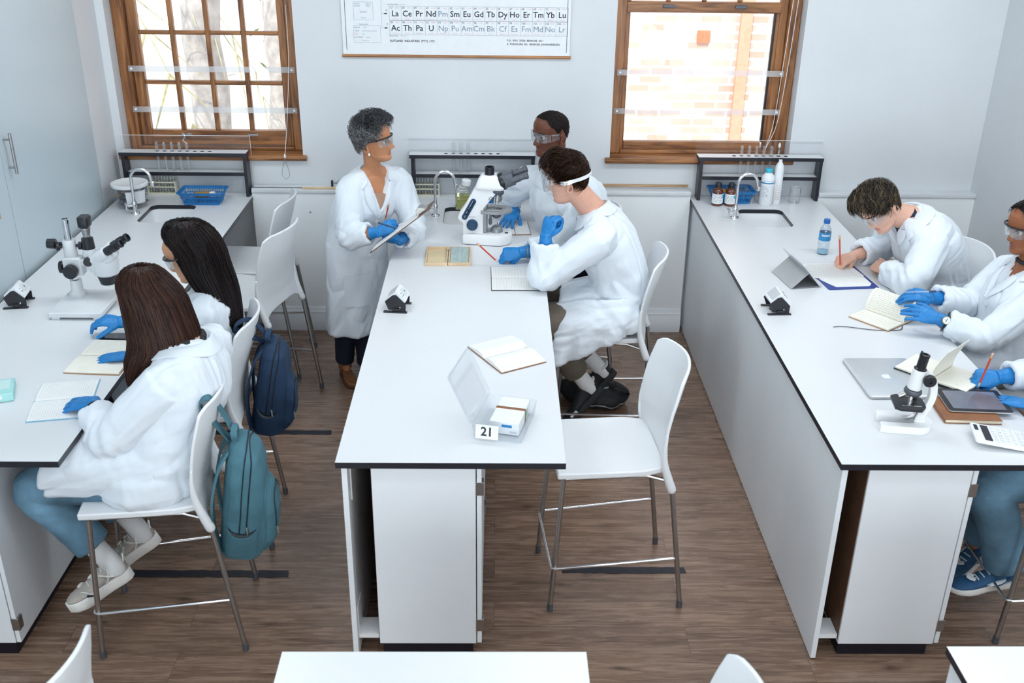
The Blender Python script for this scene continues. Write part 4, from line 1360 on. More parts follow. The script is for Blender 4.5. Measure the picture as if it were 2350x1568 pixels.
def stereo_microscope():
    t = thing('stereo_microscope', 'white stereo boom microscope with black camera on the left bench', 'microscope', (-1.90, 4.40, TE), r_(0))
    b = MB().loft([[(x, y, z) for x, y in rrect(-.115, .125, -.155, .135, .010)] for z in (.012, .030)] + [[(x, y, .034) for x, y in rrect(-.110, .120, -.150, .130, .008)]])
    for x in (-.10, .085):
        for y in (-.15, .105):
            b.box(x, x + .035, y, y + .025, 0, .012)
    obj('base', b, M['lgrey'], t, bevel=.002)
    px, py = -.058, .070
    obj('column', MB().lathe([(.036, .034), (.036, .044), (.026, .050), (.025, .11), (.0165, .112), (.0165, .40), (.013, .404), (.012, .39), (0, .39)], 22, mat=TRS((px, py, 0))), M['steel'], t)
    obj('lower_collar', MB().lathe([(.038, .034), (.038, .046), (.027, .056), (.0262, .108), (0, .11)], 22, mat=TRS((px, py, 0))), M['lgrey'], t)
    car = obj('focus_carriage', MB().box(px - .034, px + .052, py - .034, py + .026, .135, .225), M['lgrey'], t, bevel=.008, seg=3)
    obj('upper_collar', MB().lathe([(.027, .225), (.030, .232), (.030, .298), (.027, .304), (0, .304)], 22, mat=TRS((px, py, 0))), M['lgrey'], t)
    def knob(a, b_, r, nm='knob', par=None):
        k = MB().cyl(a, Vector(a).lerp(Vector(b_), .55), r * .4, 12).cyl(Vector(a).lerp(Vector(b_), .45), b_, r, 18, r2=r * .93)
        return obj(nm, k, M['black'], par or t, bevel=.002)
    knob((px + .01, py - .034, .170), (px + .012, py - .078, .170), .034, 'focus_knob', car)
    knob((px - .034, py, .170), (px - .062, py - .004, .170), .030, 'focus_knob', car)
    knob((px - .03, py - .012, .275), (px - .052, py - .028, .275), .017)
    knob((px - .03, py + .0, .282), (px - .098, py - .004, .285), .024)
    knob((px + .03, py, .275), (px + .062, py - .002, .275), .019)
    arm = obj('arm', MB().loft([[(x, py - .01 + y, .200 + z) for y, z in rrect(-.020, .020, -.016, .016, .006)] for x in (px + .04, .075)]), M['lgrey'], t, bevel=.003)
    knob((.035, py - .03, .215), (.040, py - .068, .218), .022)
    # optical pod
    hx, hy = .098, .055
    pod = MB().lathe([(.034, .100), (.043, .140), (.050, .146), (.056, .150), (.056, .162), (.058, .166), (.062, .205), (.052, .235), (0, .240)], 28, mat=TRS((hx, hy, 0)))
    pd = obj('optical_pod', pod, M['lgrey'], t)
    obj('lower_lens', MB().lathe([(0, .098), (.030, .098), (.034, .101), (.044, .140), (.044, .146), (0, .146)], 28, mat=TRS((hx, hy, -.003))), M['black'], pd)
    sl = frame((hx - .01, hy - .005, .222), (.80, -.12, .50), (0, 1, 0))
    body = MB().merge(MB().loft([[(x, y * k, z * k) for y, z in rrect(-.050, .050, -.036, .040, .022)] for x, k in ((-.070, .80), (-.055, 1), (.055, 1.0), (.072, .72))]), sl)
    obj('prism_house', body, M['lgrey'], t, bevel=.004)
    for s in (-1, 1):
        e = MB().lathe([(.030, .02), (.030, .058), (.022, .064), (0, .064)], 20, mat=TRS((0, s * .034, .014), ry=math.pi / 2))
        obj('eyepiece_tube', MB().merge(e, sl), M['lgrey'], pd)
        e = MB().lathe([(0, .06), (.0195, .06), (.0205, .085), (.018, .087), (.018, .098), (.0205, .10), (.0205, .128), (.0165, .130), (.0165, .142), (.020, .145), (.020, .156), (.013, .159), (.011, .150), (0, .15)], 18, mat=TRS((0, s * .034, .016), ry=math.pi / 2))
        obj('eyepiece', MB().merge(e, sl), M['black'], pd)
    tm = TRS((.028, .070, 0))
    tb = obj('camera_tube', MB().lathe([(.030, .228), (.030, .262), (0, .264)], 20, mat=tm), M['lgrey'], t)
    obj('camera_sleeve', MB().lathe([(.029, .258), (.029, .262), (.026, .312), (0, .314)], 20, mat=tm), M['black'], tb)
    obj('camera_adapter', MB().lathe([(.015, .31), (.0165, .312), (.0165, .335), (.019, .337), (.019, .350), (.021, .352), (.021, .366), (0, .366)], 20, mat=tm), M['satin'], tb)
    cm = MB().loft([[(x, y, z) for x, y in rrect(-.024 * k - .0, .024 * k, -.030 * k, .030 * k, .010)] for z, k in ((.362, .7), (.372, 1), (.412, 1), (.418, .88))])
    obj('camera', MB().merge(cm, tm), M['black'], tb, bevel=.003)
    return t


stereo_microscope()


def school_microscope():
    t = thing('student_microscope', 'small white student microscope with black stage on the right bench', 'microscope', (1.545, 3.315, TE), r_(-8))
    # horseshoe base opening to -x
    out = [(-.105, -.062), (.02, -.062)] + [(.02 + .058 * math.cos(a), .062 * math.sin(a)) for a in np.linspace(-1.4, 1.4, 11)] + [(.02, .062), (-.105, .062), (-.115, .055), (-.115, .032), (-.105, .028), (-.01, .028)] + [(-.005 + .026 * math.cos(a), .028 * math.sin(a)) for a in np.linspace(1.3, -1.3, 9)] + [(-.01, -.028), (-.105, -.028), (-.115, -.032), (-.115, -.055)]
    obj('base', MB().prism(out, 0, .030), M['whitecap'], t, bevel=.005, seg=3)
    mm = Matrix(((1, 0, 0, 0), (0, 0, 1, 0), (0, 1, 0, 0), (0, 0, 0, 1)))
    q = smooth_path([(.030, .025), (.033, .06), (.052, .10), (.060, .145), (.050, .195), (.020, .222)], 6)
    nn = []
    for i, p in enumerate(q):
        d = q[min(i + 1, len(q) - 1)] - q[max(i - 1, 0)]
        d = np.array((-d[1], d[0])) / np.hypot(*d)
        nn.append(d)
    wd_ = np.interp(np.linspace(0, 1, len(q)), [0, .3, .7, 1], [.022, .013, .013, .016])
    outl = [tuple(p + n * w) for p, n, w in zip(q, nn, wd_)] + [tuple(p - n * w) for p, n, w in list(zip(q, nn, wd_))[::-1]]
    obj('arm', MB().prism(outl, -.016, .016, mat=mm), M['whitecap'], t, bevel=.003)
    tl = frame((-.012, 0, .140), (1, 0, -.12), (0, 1, 0))
    tb = obj('body_tube', MB().merge(MB().lathe([(.024, .020), (.025, .025), (.025, .098), (.021, .102), (0, .102)], 22), tl), M['whitecap'], t)
    obj('eyepiece', MB().merge(MB().lathe([(.023, .098), (.0235, .104), (.0175, .108), (.0175, .150), (.0185, .153), (.0185, .160), (.010, .162), (.009, .155), (0, .155)], 20).box(-.018, -.012, -.005, .002, .158, .172), tl), M['black'], tb)
    obj('nosepiece', MB().merge(MB().lathe([(0, .018), (.030, .018), (.033, .008), (.030, .0), (.018, -.008), (0, -.008)], 22), tl), M['dgrey'], t)
    for dx, dy, ln in ((-.036, -.004, .046), (-.008, -.012, .058), (.016, .012, .04)):
        a = tl @ Vector((dx * .5, dy, .002)); b = a + Vector((dx * .85, dy, -ln * (.35 if dx < -.03 else 1)))
        obj('objective_lens', MB().tube([a, a.lerp(b, .4), a.lerp(b, .42), b], [.008, .008, .0105, .0088], 14), M['satin'], t)
    obj('coarse_knob', MB().lathe([(0, 0), (.010, 0), (.010, .008), (.023, .010), (.023, .022), (.019, .026), (.006, .026), (.005, .022), (0, .022)], 22, mat=TRS((.032, -.014, .208), rx=math.pi / 2)), M['black'], t)
    sg_ = MB().prism([(-.075, -.045), (-.055, -.058), (.02, -.058), (.038, -.03), (.038, .03), (.02, .058), (-.055, .058), (-.075, .045)], .092, .104)
    st = obj('stage', sg_, M['black'], t, bevel=.002)
    obj('stage_clip', MB().box(-.05, .02, -.040, -.036, .105, .107), M['steel'], st)
    obj('stage_clip', MB().box(-.05, .02, .036, .040, .105, .107), M['steel'], st)
    obj('mirror_bracket', MB().tube(smooth_path([(.012, 0, .090), (.014, -.004, .065), (.004, -.006, .045), (-.02, -.004, .034)], 5), [.012] * 15 + [.008], 10, flat=.4), M['steel'], t)
    obj('pivot_screw', MB().cyl((.030, -.026, .075), (.030, .026, .075), .008, 12), M['steel'], t)
    return t


school_microscope()

# ------------------------------------------------------------------ right bench: laptop, tablets, books, calculator
t = thing('laptop', 'closed silver laptop under a notebook on the right bench', 'laptop', (1.60, 3.70, TE), r_(1))
obj('base', MB().loft([[(x, y, z) for x, y in rrect(-.135 + i, .135 - i, -.172 + i, .172 - i, .014)] for z, i in ((.001, .006), (.004, 0), (.0075, 0))]), M['silver'], t)
ld = obj('lid', MB().loft([[(x, y, z) for x, y in rrect(-.135 + i, .135 - i, -.172 + i, .172 - i, .014)] for z, i in ((.0085, .0), (.013, .0), (.0145, .003))]), M['silver'], t)
ap = [(0, .012), (.006, .0155), (.013, .014), (.016, .008), (.0125, .003), (.0125, -.003), (.0165, -.008), (.013, -.016), (.008, -.020), (.003, -.0185), (0, -.018), (-.003, -.0185), (-.008, -.020), (-.013, -.016), (-.0175, -.006), (-.0175, .006), (-.013, .014), (-.006, .0155)]
lf = [(0, .017), (.001, .022), (.005, .026), (.0065, .0265), (.006, .0215), (.0025, .0178)]
am = TRS((-.01, .0, .0146), rz=0)
obj('logo', MB().prism(ap, 0, .0003, mat=am).prism(lf, 0, .0003, mat=am), M['label'], ld, smooth=False)

t = thing('tablet', 'black-framed tablet lying on a brown journal, right bench', 'tablet', (1.853, 3.478, TE + .017), r_(-4))
obj('back', MB().loft([[(x, y, z) for x, y in rrect(-.121 + i, .121 - i, -.092 + i, .092 - i, .012)] for z, i in ((0, .004), (.003, 0), (.007, 0))]), M['silver'], t)
obj('bezel', MB().loft([[(x, y, z) for x, y in rrect(-.120, .120, -.091, .091, .011)] for z in (.0072, .0086)]), M['black'], t)
obj('screen', MB().box(-.100, .100, -.073, .073, .0087, .0090), M['screen'], t)
t = thing('journal', 'closed brown leather journal under the black tablet', 'book', (1.802, 3.432, TE), r_(-3))
obj('cover', MB().box(-.108, .105, -.098, .088, 0, .002).box(-.108, .105, -.098, .088, .0145, .0165).box(-.108, -.105, -.098, .088, .002, .0145), M['leather'], t, bevel=.001)
obj('pages', MB().box(-.104, .101, -.094, .084, .0022, .0143), M['cream'], t)
t = thing('calculator', 'white calculator with dark display at the near corner of the right bench', 'calculator', (1.845, 3.205, TE), r_(-12))
obj('body', MB().loft([[(x, y, z + (.010 * (-x - .0) / .1)) for x, y in rrect(-.105, .105, -.066, .066, .012)] for z in (.011, .024)]), M['whitecap'], t, bevel=.002)
def csl(x): return .0243 - .1 * x
sc_ = MB()
for a, b, c, d in ((-.072, -.045, -.056, .056), (-.096, -.082, .012, .052)):
    sc_.add([(a, c, csl(a) + .0006), (b, c, csl(b) + .0006), (b, d, csl(b) + .0006), (a, d, csl(a) + .0006)], [(0, 1, 2, 3)])
obj('display', sc_, M['blackink'], t, smooth=False)
kk = [MB(), MB()]
for i in range(6):
    for j in range(6):
        x, y = -.030 + i * .022, -.050 + j * .020
        mm = TRS((x, y, csl(x)), ry=math.radians(5.7))
        obj('key', MB().box(-.0075, .0075, -.0075, .0075, 0, .0022, mat=mm), M['label'], t, bevel=.001)
        kk[0].text('789+-C456x/%123=()0.^<>#MRSPQ-+*TKLVWX'[i * 6 + j], .008, mm @ Matrix.Rotation(r_(90), 4, 'Z') @ Matrix.Translation((0, 0, .0024)))
obj('key_marks', kk[0], M['greyink'], t, smooth=False)

# notebook with upright page in front of the pencil hand
t = thing('open_notebook', 'open notebook with one page standing up and pencil notes, right bench', 'notebook', (1.822, 3.715, TE + .0155), r_(-48))
mb = MB().box(-.16, .15, -.095, .095, 0, .003)
obj('cover', mb, M['black'], t, bevel=.001)
obj('page_block', MB().box(-.156, -.003, -.092, .092, .0031, .010), M['creampale'], t, bevel=.001)
p2 = obj('page_block', MB().box(.003, .146, -.092, .092, .0031, .013), M['creampale'], t, bevel=.001)
wr = MB()
scribble(wr, TRS((0, 0, .0136)), .012, .13, -.085, .085, 13, 9, fill=.7)
obj('handwriting', wr, M['inkfaint'], p2, smooth=False)
g = [[(-.001 + .05 * math.sin(v * 1.2) * v, -.092 + .184 * u, .010 + .135 * v) for u in np.linspace(0, 1, 6)] for v in np.linspace(0, 1, 9)]
obj('upright_page', MB().sheet(g, .0022), M['creampale'], t)

# notebook whose page is being turned
t = thing('open_notebook', 'open cream notebook having its page turned by gloved hands, right bench', 'notebook', (1.795, 4.325, TE), r_(38))
obj('cover', MB().box(-.125, .125, -.105, .105, 0, .0025), M['tan'], t, bevel=.001)
obj('page_block', MB().box(-.121, -.002, -.102, .102, .0026, .011), M['creampale'], t, bevel=.002)
pb = obj('page_block', MB().box(.002, .121, -.102, .102, .0026, .010), M['creampale'], t, bevel=.002)
wr = MB()
scribble(wr, TRS((0, 0, .0112)), -.11, -.012, -.09, .09, 12, 21)
obj('handwriting', wr, M['inkfaint'], t, smooth=False)
rl = MB()
rule(rl, TRS((0, 0, .0105)), .008, .116, -.09, .09, 18)
obj('ruled_lines', rl, M['inkfaint'], pb, smooth=False)
g = [[(.002 + .012 * v + .055 * v * v, -.102 + .204 * u, .0105 + .092 * math.sin(v * 1.45)) for u in np.linspace(0, 1, 8)] for v in np.linspace(0, 1, 12)]
lifted = obj('lifted_page', MB().sheet(g, .0015), M['creampale'], t)
wr = MB()
for i in range(11):
    v = .12 + i * .075
    P0 = np.array((.002 + .012 * v + .055 * v * v, 0, .0105 + .092 * math.sin(v * 1.45)))
    tn = nrm((.012 + .11 * v, 0, .092 * 1.45 * math.cos(v * 1.45)))
    nn_ = np.array((-tn[2], 0, tn[0]))
    mm = frame(P0 + nn_ * .0012, (0, 1, 0), tn)
    mm2 = frame(P0 + nn_ * .0012, (0, -1, 0), tn)
    scribble(wr, mm2, -.088, .085, -.003, .003, 1, 40 + i, fill=.95)
obj('handwriting', wr, M['ink'], lifted, smooth=False)
obj('elastic', MB().tube(smooth_path([(-.020, -.112, .004), (-.07, -.125, .003), (-.155, -.06, .003), (-.20, .0, .003), (-.245, .06, .003), (-.28, .075, .003)], 5), .0024, 6, flat=.5), M['black'], t)

# clipboard of the writing boy
t = thing('clipboard', 'blue clipboard with white sheets in front of the writing boy', 'clipboard', (1.757, 4.85, TE), r_(6))
obj('board', MB().loft([[(x, y, z) for x, y in rrect(-.135, .125, -.175, .17, .01)] for z in (0, .003)]), mat('blue_board', (.012, .045, .25), .4, noise=.06), t)
s1 = obj('sheet', MB().prism([(-.125, .165), (.112, .165), (.108, -.12), (.085, -.15), (-.085, -.148), (-.10, -.12), (-.128, -.05)], .0032, .0042), M['paper'], t)
s2 = obj('sheet', MB().prism([(-.155, .18), (.105, .175), (.115, -.02), (-.145, -.028)], .0044, .0054), M['paper'], t)
wr = MB()
scribble(wr, TRS((0, 0, .0058)), -.14, .10, -.015, .165, 16, 77, fill=.9)
obj('handwriting', wr, M['ink'], s2, smooth=False)

# grey folding tablet in its stand cover
t = thing('tablet_case', 'grey tablet in a folding cover standing on the right bench', 'tablet', (1.60, 4.82, TE), r_(2))
mm = frame((-.028, .02, .003), (.0, .2, -.0), (-.62, .12, .78))
mb = MB()
ux = Vector((.030, -.245, 0)).normalized()
mm = frame((-.005, -.0, .004), ux, Vector((-.66, -.06, .75)))
mb = MB().merge(MB().loft([[(x, y, z) for x, y in rrect(-.125, .125, 0, .165, .008)] for z in (0, .008)]), mm)
obj('tablet', mb, M['silver'], t, bevel=.001)
nv_ = mm.to_3x3() @ Vector((0, 0, 1))
fl = MB()
A_, B_ = mm @ Vector((-.12, .105, -.001)), mm @ Vector((.12, .105, -.001))
off = Vector((-.092, -.02, 0))
C_, D_ = Vector((B_.x, B_.y, .002)) + off, Vector((A_.x, A_.y, .002)) + off
gg = [[tuple(A_.lerp(D_, v).lerp(B_.lerp(C_, v), u)) for u in np.linspace(0, 1, 4)] for v in np.linspace(0, 1, 4)]
obj('stand_flap', MB().sheet(gg, .003), mat('grey_cover', (.40, .41, .42), .5, noise=.03), t)
E_, F_ = mm @ Vector((-.12, 0, -.002)), mm @ Vector((.12, 0, -.002))
gg = [[tuple(D_.lerp(E_, v).lerp(C_.lerp(F_, v), u)) for u in np.linspace(0, 1, 3)] for v in np.linspace(0, 1, 3)]
obj('stand_base', MB().sheet(gg, .0025), M['grey'], t)


# ------------------------------------------------------------------ bottles, bucket, baskets, tube racks at the wall
def amber_bottle(x, y, label, seed):
    t = thing('reagent_bottle', label, 'bottle', (x, y, TE), seed, 'amber reagent bottles')
    obj('glass', MB().lathe([(0, 0), (.030, 0), (.034, .004), (.034, .082), (.030, .096), (.018, .106), (.0165, .118), (0, .118)], 22), M['amber'], t)
    obj('cap', MB().lathe([(0, .114), (.0185, .114), (.019, .117), (.019, .138), (.017, .141), (0, .141)], 20), M['black'], t)
    lb = obj('paper_label', MB().loft([[(.0346 * math.sin(a), -.0346 * math.cos(a), z) for a in np.linspace(-1.55, 1.55, 15)] for z in (.016, .076)], closed=False, cap=False), M['label'], t)
    obj('label_mark', MB().loft([[(.0349 * math.sin(a), -.0349 * math.cos(a), z) for a in np.linspace(.55, 1.3, 6)] for z in (.050, .070)], closed=False, cap=False), M['capteal'], lb)
    wr = MB()
    for i in range(5):
        n = 10
        z = .066 - i * .009
        for q in range(n):
            if (q * 7 + i * 3 + int(seed * 10)) % 4 == 0: continue
            a0 = -1.0 + 1.5 * q / n
            if z > .048 and a0 > .4: continue
            wr.add([(.0349 * math.sin(a), -.0349 * math.cos(a), zz) for zz in (z - .0014, z + .0014) for a in (a0, a0 + .11)], [(0, 1, 3, 2)])
    obj('label_print', wr, M['greyink'], lb, smooth=False)
    return t


amber_bottle(1.352, 6.04, 'amber reagent bottle with white label, left of the pair at the right basin', .1)
amber_bottle(1.431, 6.035, 'amber reagent bottle with white label, right of the pair nearer the tap', -.2)
t = thing('wash_bottle', 'white plastic bottle with teal cap beside the right basin', 'bottle', (1.655, 6.06, TE))
obj('body', MB().lathe([(0, 0), (.036, 0), (.040, .005), (.040, .165), (.037, .180), (.022, .196), (.018, .200), (.018, .205), (0, .205)], 26), M['label'], t)
obj('cap', MB().lathe([(0, .203), (.0205, .203), (.0205, .224), (.018, .227), (0, .227)], 22), M['capteal'], t)
obj('blue_band', MB().lathe([(.0405, .138), (.0405, .146)], 26, cap=False), M['bluelabel'], t)
wr = MB()
for i in range(9):
    z = .130 - i * .009 + (0 if i else .024)
    for q in range(10):
        if (q * 5 + i * 7) % 4 == 0 or (i and q > 6): continue
        a0 = -1.1 + 1.6 * q / 10
        wr.add([(.0406 * math.sin(a), -.0406 * math.cos(a), zz) for zz in (z - .0012, z + .0012) for a in (a0, a0 + .13)], [(0, 1, 3, 2)])
obj('label_print', wr, M['greyink'], t, smooth=False)
t = thing('measuring_bottle', 'tall narrow white bottle with printed scale behind the teal-capped bottle', 'bottle', (1.722, 6.075, TE))
obj('body', MB().lathe([(0, 0), (.024, 0), (.027, .004), (.027, .22), (.024, .24), (.012, .262), (.010, .27), (.012, .275), (0, .278)], 22), M['label'], t)
wr = MB()
for i in range(9):
    z = .035 + i * .011
    wr.add([(.0274 * math.sin(a), -.0274 * math.cos(a), zz) for zz in (z - .0008, z + .0008) for a in (-.5, -.2, .1, .35)], [(0, 1, 5, 4), (1, 2, 6, 5), (2, 3, 7, 6)])
wr.merge(MB().add([(.0274 * math.sin(a), -.0274 * math.cos(a), zz) for zz in (.022, .135) for a in (-.55, -.52)], [(0, 1, 3, 2)]))
obj('printed_scale', wr, M['tan'], t, smooth=False)
t = thing('beaker', 'small clear glass beaker beside the wash bottle under the right tap', 'glassware', (1.575, 6.09, TE))
obj('glass', MB().lathe([(0, 0), (.020, 0), (.022, .003), (.022, .048), (.024, .052)], 18, cap=False), M['tubeglass'], t)
t = thing('beaker', 'taller glass beaker under the right end of the right shelf', 'glassware', (1.845, 6.105, TE))
obj('glass', MB().lathe([(0, 0), (.032, 0), (.034, .003), (.034, .09), (.037, .095)], 18, cap=False), M['tubeglass'], t)

t = thing('storage_bucket', 'clear plastic bucket of dark parts with white lid on the left bench', 'bucket', (-2.178, 5.93, TE))
R0, R1, Hb = .085, .100, .135
obj('wall', MB().lathe([(0, 0.001), (R0, 0.001), (R1, Hb)], 32, cap=False), M['foggy'], t)
obj('lid', MB().lathe([(R1 + .002, Hb - .008), (R1 + .006, Hb - .006), (R1 + .006, Hb + .010), (R1 - .002, Hb + .013), (R1 - .012, Hb + .009), (0, Hb + .009)], 32), M['whitecap'], t)
obj('rim_band', MB().lathe([(R1 + .001, Hb - .026), (R1 + .005, Hb - .024), (R1 + .005, Hb - .009), (0, Hb - .009)], 32), M['foggy'], t)
obj('paper_label', MB().loft([[((R0 + .015 * z / Hb + .001) * math.cos(a), (R0 + .015 * z / Hb + .001) * math.sin(a), z) for a in np.linspace(-1.55, -.25, 12)] for z in (.035, .112)], closed=False, cap=False), M['label'], t)
rnd = random.Random(3)
parts_ = [MB(), MB(), MB()]
for i in range(70):
    a, rr = rnd.uniform(0, 6.28), .068 * math.sqrt(rnd.random())
    z = rnd.uniform(.015, .10)
    mm = TRS((rr * math.cos(a), rr * math.sin(a), z), rz=rnd.uniform(0, 6), rx=rnd.uniform(0, 6))
    k = 0 if rnd.random() < .75 else rnd.choice((1, 2))
    parts_[k].box(-.022, .022, -.007, .007, -.006, .006, mat=mm)
    parts_[k].cyl(mm @ Vector((.018, 0, 0)), mm @ Vector((.034, 0, 0)), .004, 8)
pile = MB()
for k, pm in enumerate(parts_):
    pile.merge(pm, mi=k)
o = tag(obj('clip_pile', pile, (M['dgrey'], M['grey'], M['tan'])), 'dark electrical clips and plugs filling the clear bucket', 'parts', kind='stuff')
o.location = (-2.178, 5.93, TE)


def basket(x, y, label, rz=0):
    t = thing('plastic_basket', label, 'basket', (x, y, TE), rz, 'blue plastic baskets')
    a0, b0, a1, b1, h = .105, .060, .132, .080, .075
    mb = MB()
    mb.loft([[(x_, y_, 0) for x_, y_ in rrect(-a0, a0, -b0, b0, .012)], [(x_, y_, .004) for x_, y_ in rrect(-a0, a0, -b0, b0, .012)]])
    def side(z): k = z / h; return a0 + (a1 - a0) * k, b0 + (b1 - b0) * k
    def band(z0, z1):
        p0, q0 = side(z0); p1, q1 = side(z1)
        o_, i_ = rrect(-p0, p0, -q0, q0, .014), rrect(-p0 + .002, p0 - .002, -q0 + .002, q0 - .002, .012)
        o1, i1 = rrect(-p1, p1, -q1, q1, .014), rrect(-p1 + .002, p1 - .002, -q1 + .002, q1 - .002, .012)
        mb.loft([[(u, v, z0) for u, v in i_], [(u, v, z0) for u, v in o_], [(u, v, z1) for u, v in o1], [(u, v, z1) for u, v in i1], [(u, v, z0) for u, v in i_]], cap=False)
    band(.0, .014); band(.040, .046); band(.062, .078)
    n = 17
    for i in range(n):
        u = -1 + 2 * (i + .5) / n
        for s in (-1, 1):
            mb.tube([(u * a0 * .93, s * (b0 - .001), .005), (u * a1 * .93, s * (b1 - .002), h)], .0019, 5)
    for i in range(9):
        u = -1 + 2 * (i + .5) / 9
        for s in (-1, 1):
            mb.tube([(s * (a0 - .001), u * b0 * .9, .005), (s * (a1 - .002), u * b1 * .9, h)], .0019, 5)
    obj('lattice', mb, M['bluebasket'], t)
    rim = MB()
    o_, i_ = rrect(-a1 - .008, a1 + .008, -b1 - .008, b1 + .008, .018), rrect(-a1 + .002, a1 - .002, -b1 + .002, b1 - .002, .014)
    rim.loft([[(u, v, .074) for u, v in i_], [(u, v, .074) for u, v in o_], [(u, v, .079) for u, v in o_], [(u, v, .079) for u, v in i_], [(u, v, .074) for u, v in i_]], cap=False)
    obj('rim', rim, M['bluebasket'], t)
    return t


basket(-1.775, 6.015, 'blue plastic basket with an amber vial on the left bench')
basket(1.452, 6.12, 'blue plastic basket behind two amber bottles on the right bench', .05)
basket(.02, 6.10, 'blue plastic basket behind the large white microscope on the middle bench', .02)
t = thing('vial', 'amber vial with white cap lying in the left blue basket', 'bottle', (-1.765, 6.015, TE + .045))
obj('glass', MB().cyl((-.062, 0, .0), (.03, 0, .004), .019, 18), mat('amber_vial', (.42, .19, .02), .2, noise=.08), t, bevel=.003)
obj('cap', MB().cyl((.031, 0, .004), (.062, 0, .006), .017, 18).cyl((.031, 0, .004), (.038, 0, .004), .012, 12), M['whitecap'], t, bevel=.002)
tag(obj('vial', MB().cyl((1.37, 6.14, TE + .05), (1.405, 6.11, TE + .065), .018, 14), mat('orange_vial', (.55, .25, .03), .3)), 'orange vial lying in the basket behind the amber bottles', 'bottle')


def tube_rack(x, y, label, n=8):
    t = thing('test_tube_rack', label, 'rack', (x, y, TE))
    w = .018 * n
    mb = MB().box(0, w, -.025, .025, 0, .010)
    for z in (.045, .075):
        hl = [[(.018 * (i + .5) + .0068 * math.cos(a), .0068 * math.sin(a)) for a in np.linspace(0, 6.283, 10, endpoint=False)] for i in range(n)]
        mb.prism([(0, -.025), (w, -.025), (w, .025), (0, .025)], z, z + .005, holes=hl)
    mb.box(-.006, 0, -.025, .025, 0, .085).box(w, w + .006, -.025, .025, 0, .085)
    obj('stand', mb, mat('ivory_plastic', (.66, .64, .52), .5, noise=.03), t, bevel=.001)
    src = None
    for i in range(n):
        lab = 'clear test tube standing in the %s' % label.replace('ivory test tube ', 'ivory ')
        if src is None:
            src = tag(obj('test_tube', MB().lathe([(0, .0), (.004, .001), (.0062, .006), (.0062, .10), (.007, .102)], 10, cap=False), M['tubeglass']), lab, 'test tube', 'tubes in the ' + label)
            src.location = (x + .009, y, TE + .0102)
        else:
            c = src.copy(); COL.objects.link(c); c.location = (x + .018 * (i + .5), y, TE + .0102)


tube_rack(-2.15, 6.185, 'ivory test tube rack behind the bucket on the left bench', 9)
tube_rack(-.505, 6.185, 'ivory test tube rack beside the tap on the middle bench', 8)
t = thing('bottle', 'square bottle of olive green liquid behind the white microscope', 'bottle', (-.205, 5.93, TE), .1)
obj('liquid', MB().loft([[(x, y, z) for x, y in rrect(-.040, .040, -.030, .030, .012)] for z in (.003, .085)]), M['olive'], t)
obj('glass', MB().loft([[(x * k, y * k, z) for x, y in rrect(-.043, .043, -.033, .033, .012)] for z, k in ((.001, .96), (.004, 1), (.110, 1), (.128, .72), (.140, .50), (.150, .48))], cap=False), M['tubeglass'], t)
obj('stopper', MB().merge(MB().lathe([(0, .145), (.026, .145), (.028, .15), (.028, .176), (.024, .18), (0, .18)], 16), TRS(ry=.15)), M['whitecap'], t)

# water bottle beside the writing boy
t = thing('water_bottle', 'clear water bottle with blue cap on the right bench', 'bottle', (1.758, 5.185, TE))
prof = [(0, .003), (.024, .003), (.030, .008), (.031, .03), (.029, .036), (.031, .042), (.031, .058), (.029, .062), (.031, .066), (.031, .125), (.028, .145), (.017, .163), (.0135, .168), (.0135, .176)]
obj('shell', MB().lathe(prof, 26, cap=False), M['water'], t)
obj('label_band', MB().lathe([(.0316, .080), (.0316, .124)], 26, cap=False), mat('blue_film', (.03, .24, .50), .3, noise=.1), t)
wr = MB()
for q in range(7):
    a0 = -.85 + q * .22
    wr.add([(.0319 * math.sin(a), -.0319 * math.cos(a), zz) for zz in (.105, .115) for a in (a0, a0 + .14)], [(0, 1, 3, 2)])
obj('label_print', wr, M['label'], t, smooth=False)
obj('cap', MB().lathe([(0, .172), (.0165, .172), (.017, .175), (.0165, .194), (0, .196)], 22), M['capblue'], t)
obj('water_rest', MB().lathe([(0, .004), (.023, .004), (.029, .009), (.0295, .020), (0, .020)], 22), mat('blue_tinted_water', (.25, .55, .72), .05), t)

# left bench: notebooks, phone, tissue pack
open_book('exercise_book', 'open lined exercise book with pale blue cover under the nearest girl\'s hand', 'notebook', (-1.655, 3.49, TE), r_(-79), .155, .212, .003, mat('pale_blue_cover', (.18, .42, .60), .5), M['paper'], curve=.003, ruled=22)
open_book('open_notebook', 'open cream notebook with handwriting before the black-haired girl', 'notebook', (-1.62, 3.865, TE), r_(86), .155, .225, .008, M['tan'], M['creampale'], curve=.004, writing=(1,))
t = thing('phone', 'dark smartphone lying behind the handwritten notebook on the left bench', 'phone', (-1.60, 4.065, TE), r_(2))
obj('body', MB().loft([[(x, y, z) for x, y in rrect(-.115 + i, .06 - i, -.030 + i, .030 - i, .008)] for z, i in ((0, .002), (.002, 0), (.007, 0), (.0085, .002))]), M['black'], t)
obj('glass', MB().box(-.108, .053, -.026, .026, .0086, .0089), mat('phone_glass', (.01, .012, .03), .05, coat=.5), t)
t = thing('tissue_pack', 'pale teal card pack with white window at the left edge', 'box', (-1.945, 3.515, TE), r_(20))
obj('pack', MB().box(-.12, .085, -.065, .075, 0, .034), M['tealbox'], t, bevel=.004)
obj('window', MB().box(-.10, .072, -.02, .06, .0335, .0346), mat('pale_window_film', (.55, .74, .72), .4), t)
obj('white_mark', MB().box(.02, .045, -.0656, -.064, .014, .028), M['label'], t)
tx = MB().text('MICROSCOPE', .015, Matrix(((1, 0, 0, -.01), (0, 0, -1, -.0656), (0, 1, 0, .007), (0, 0, 0, 1))))
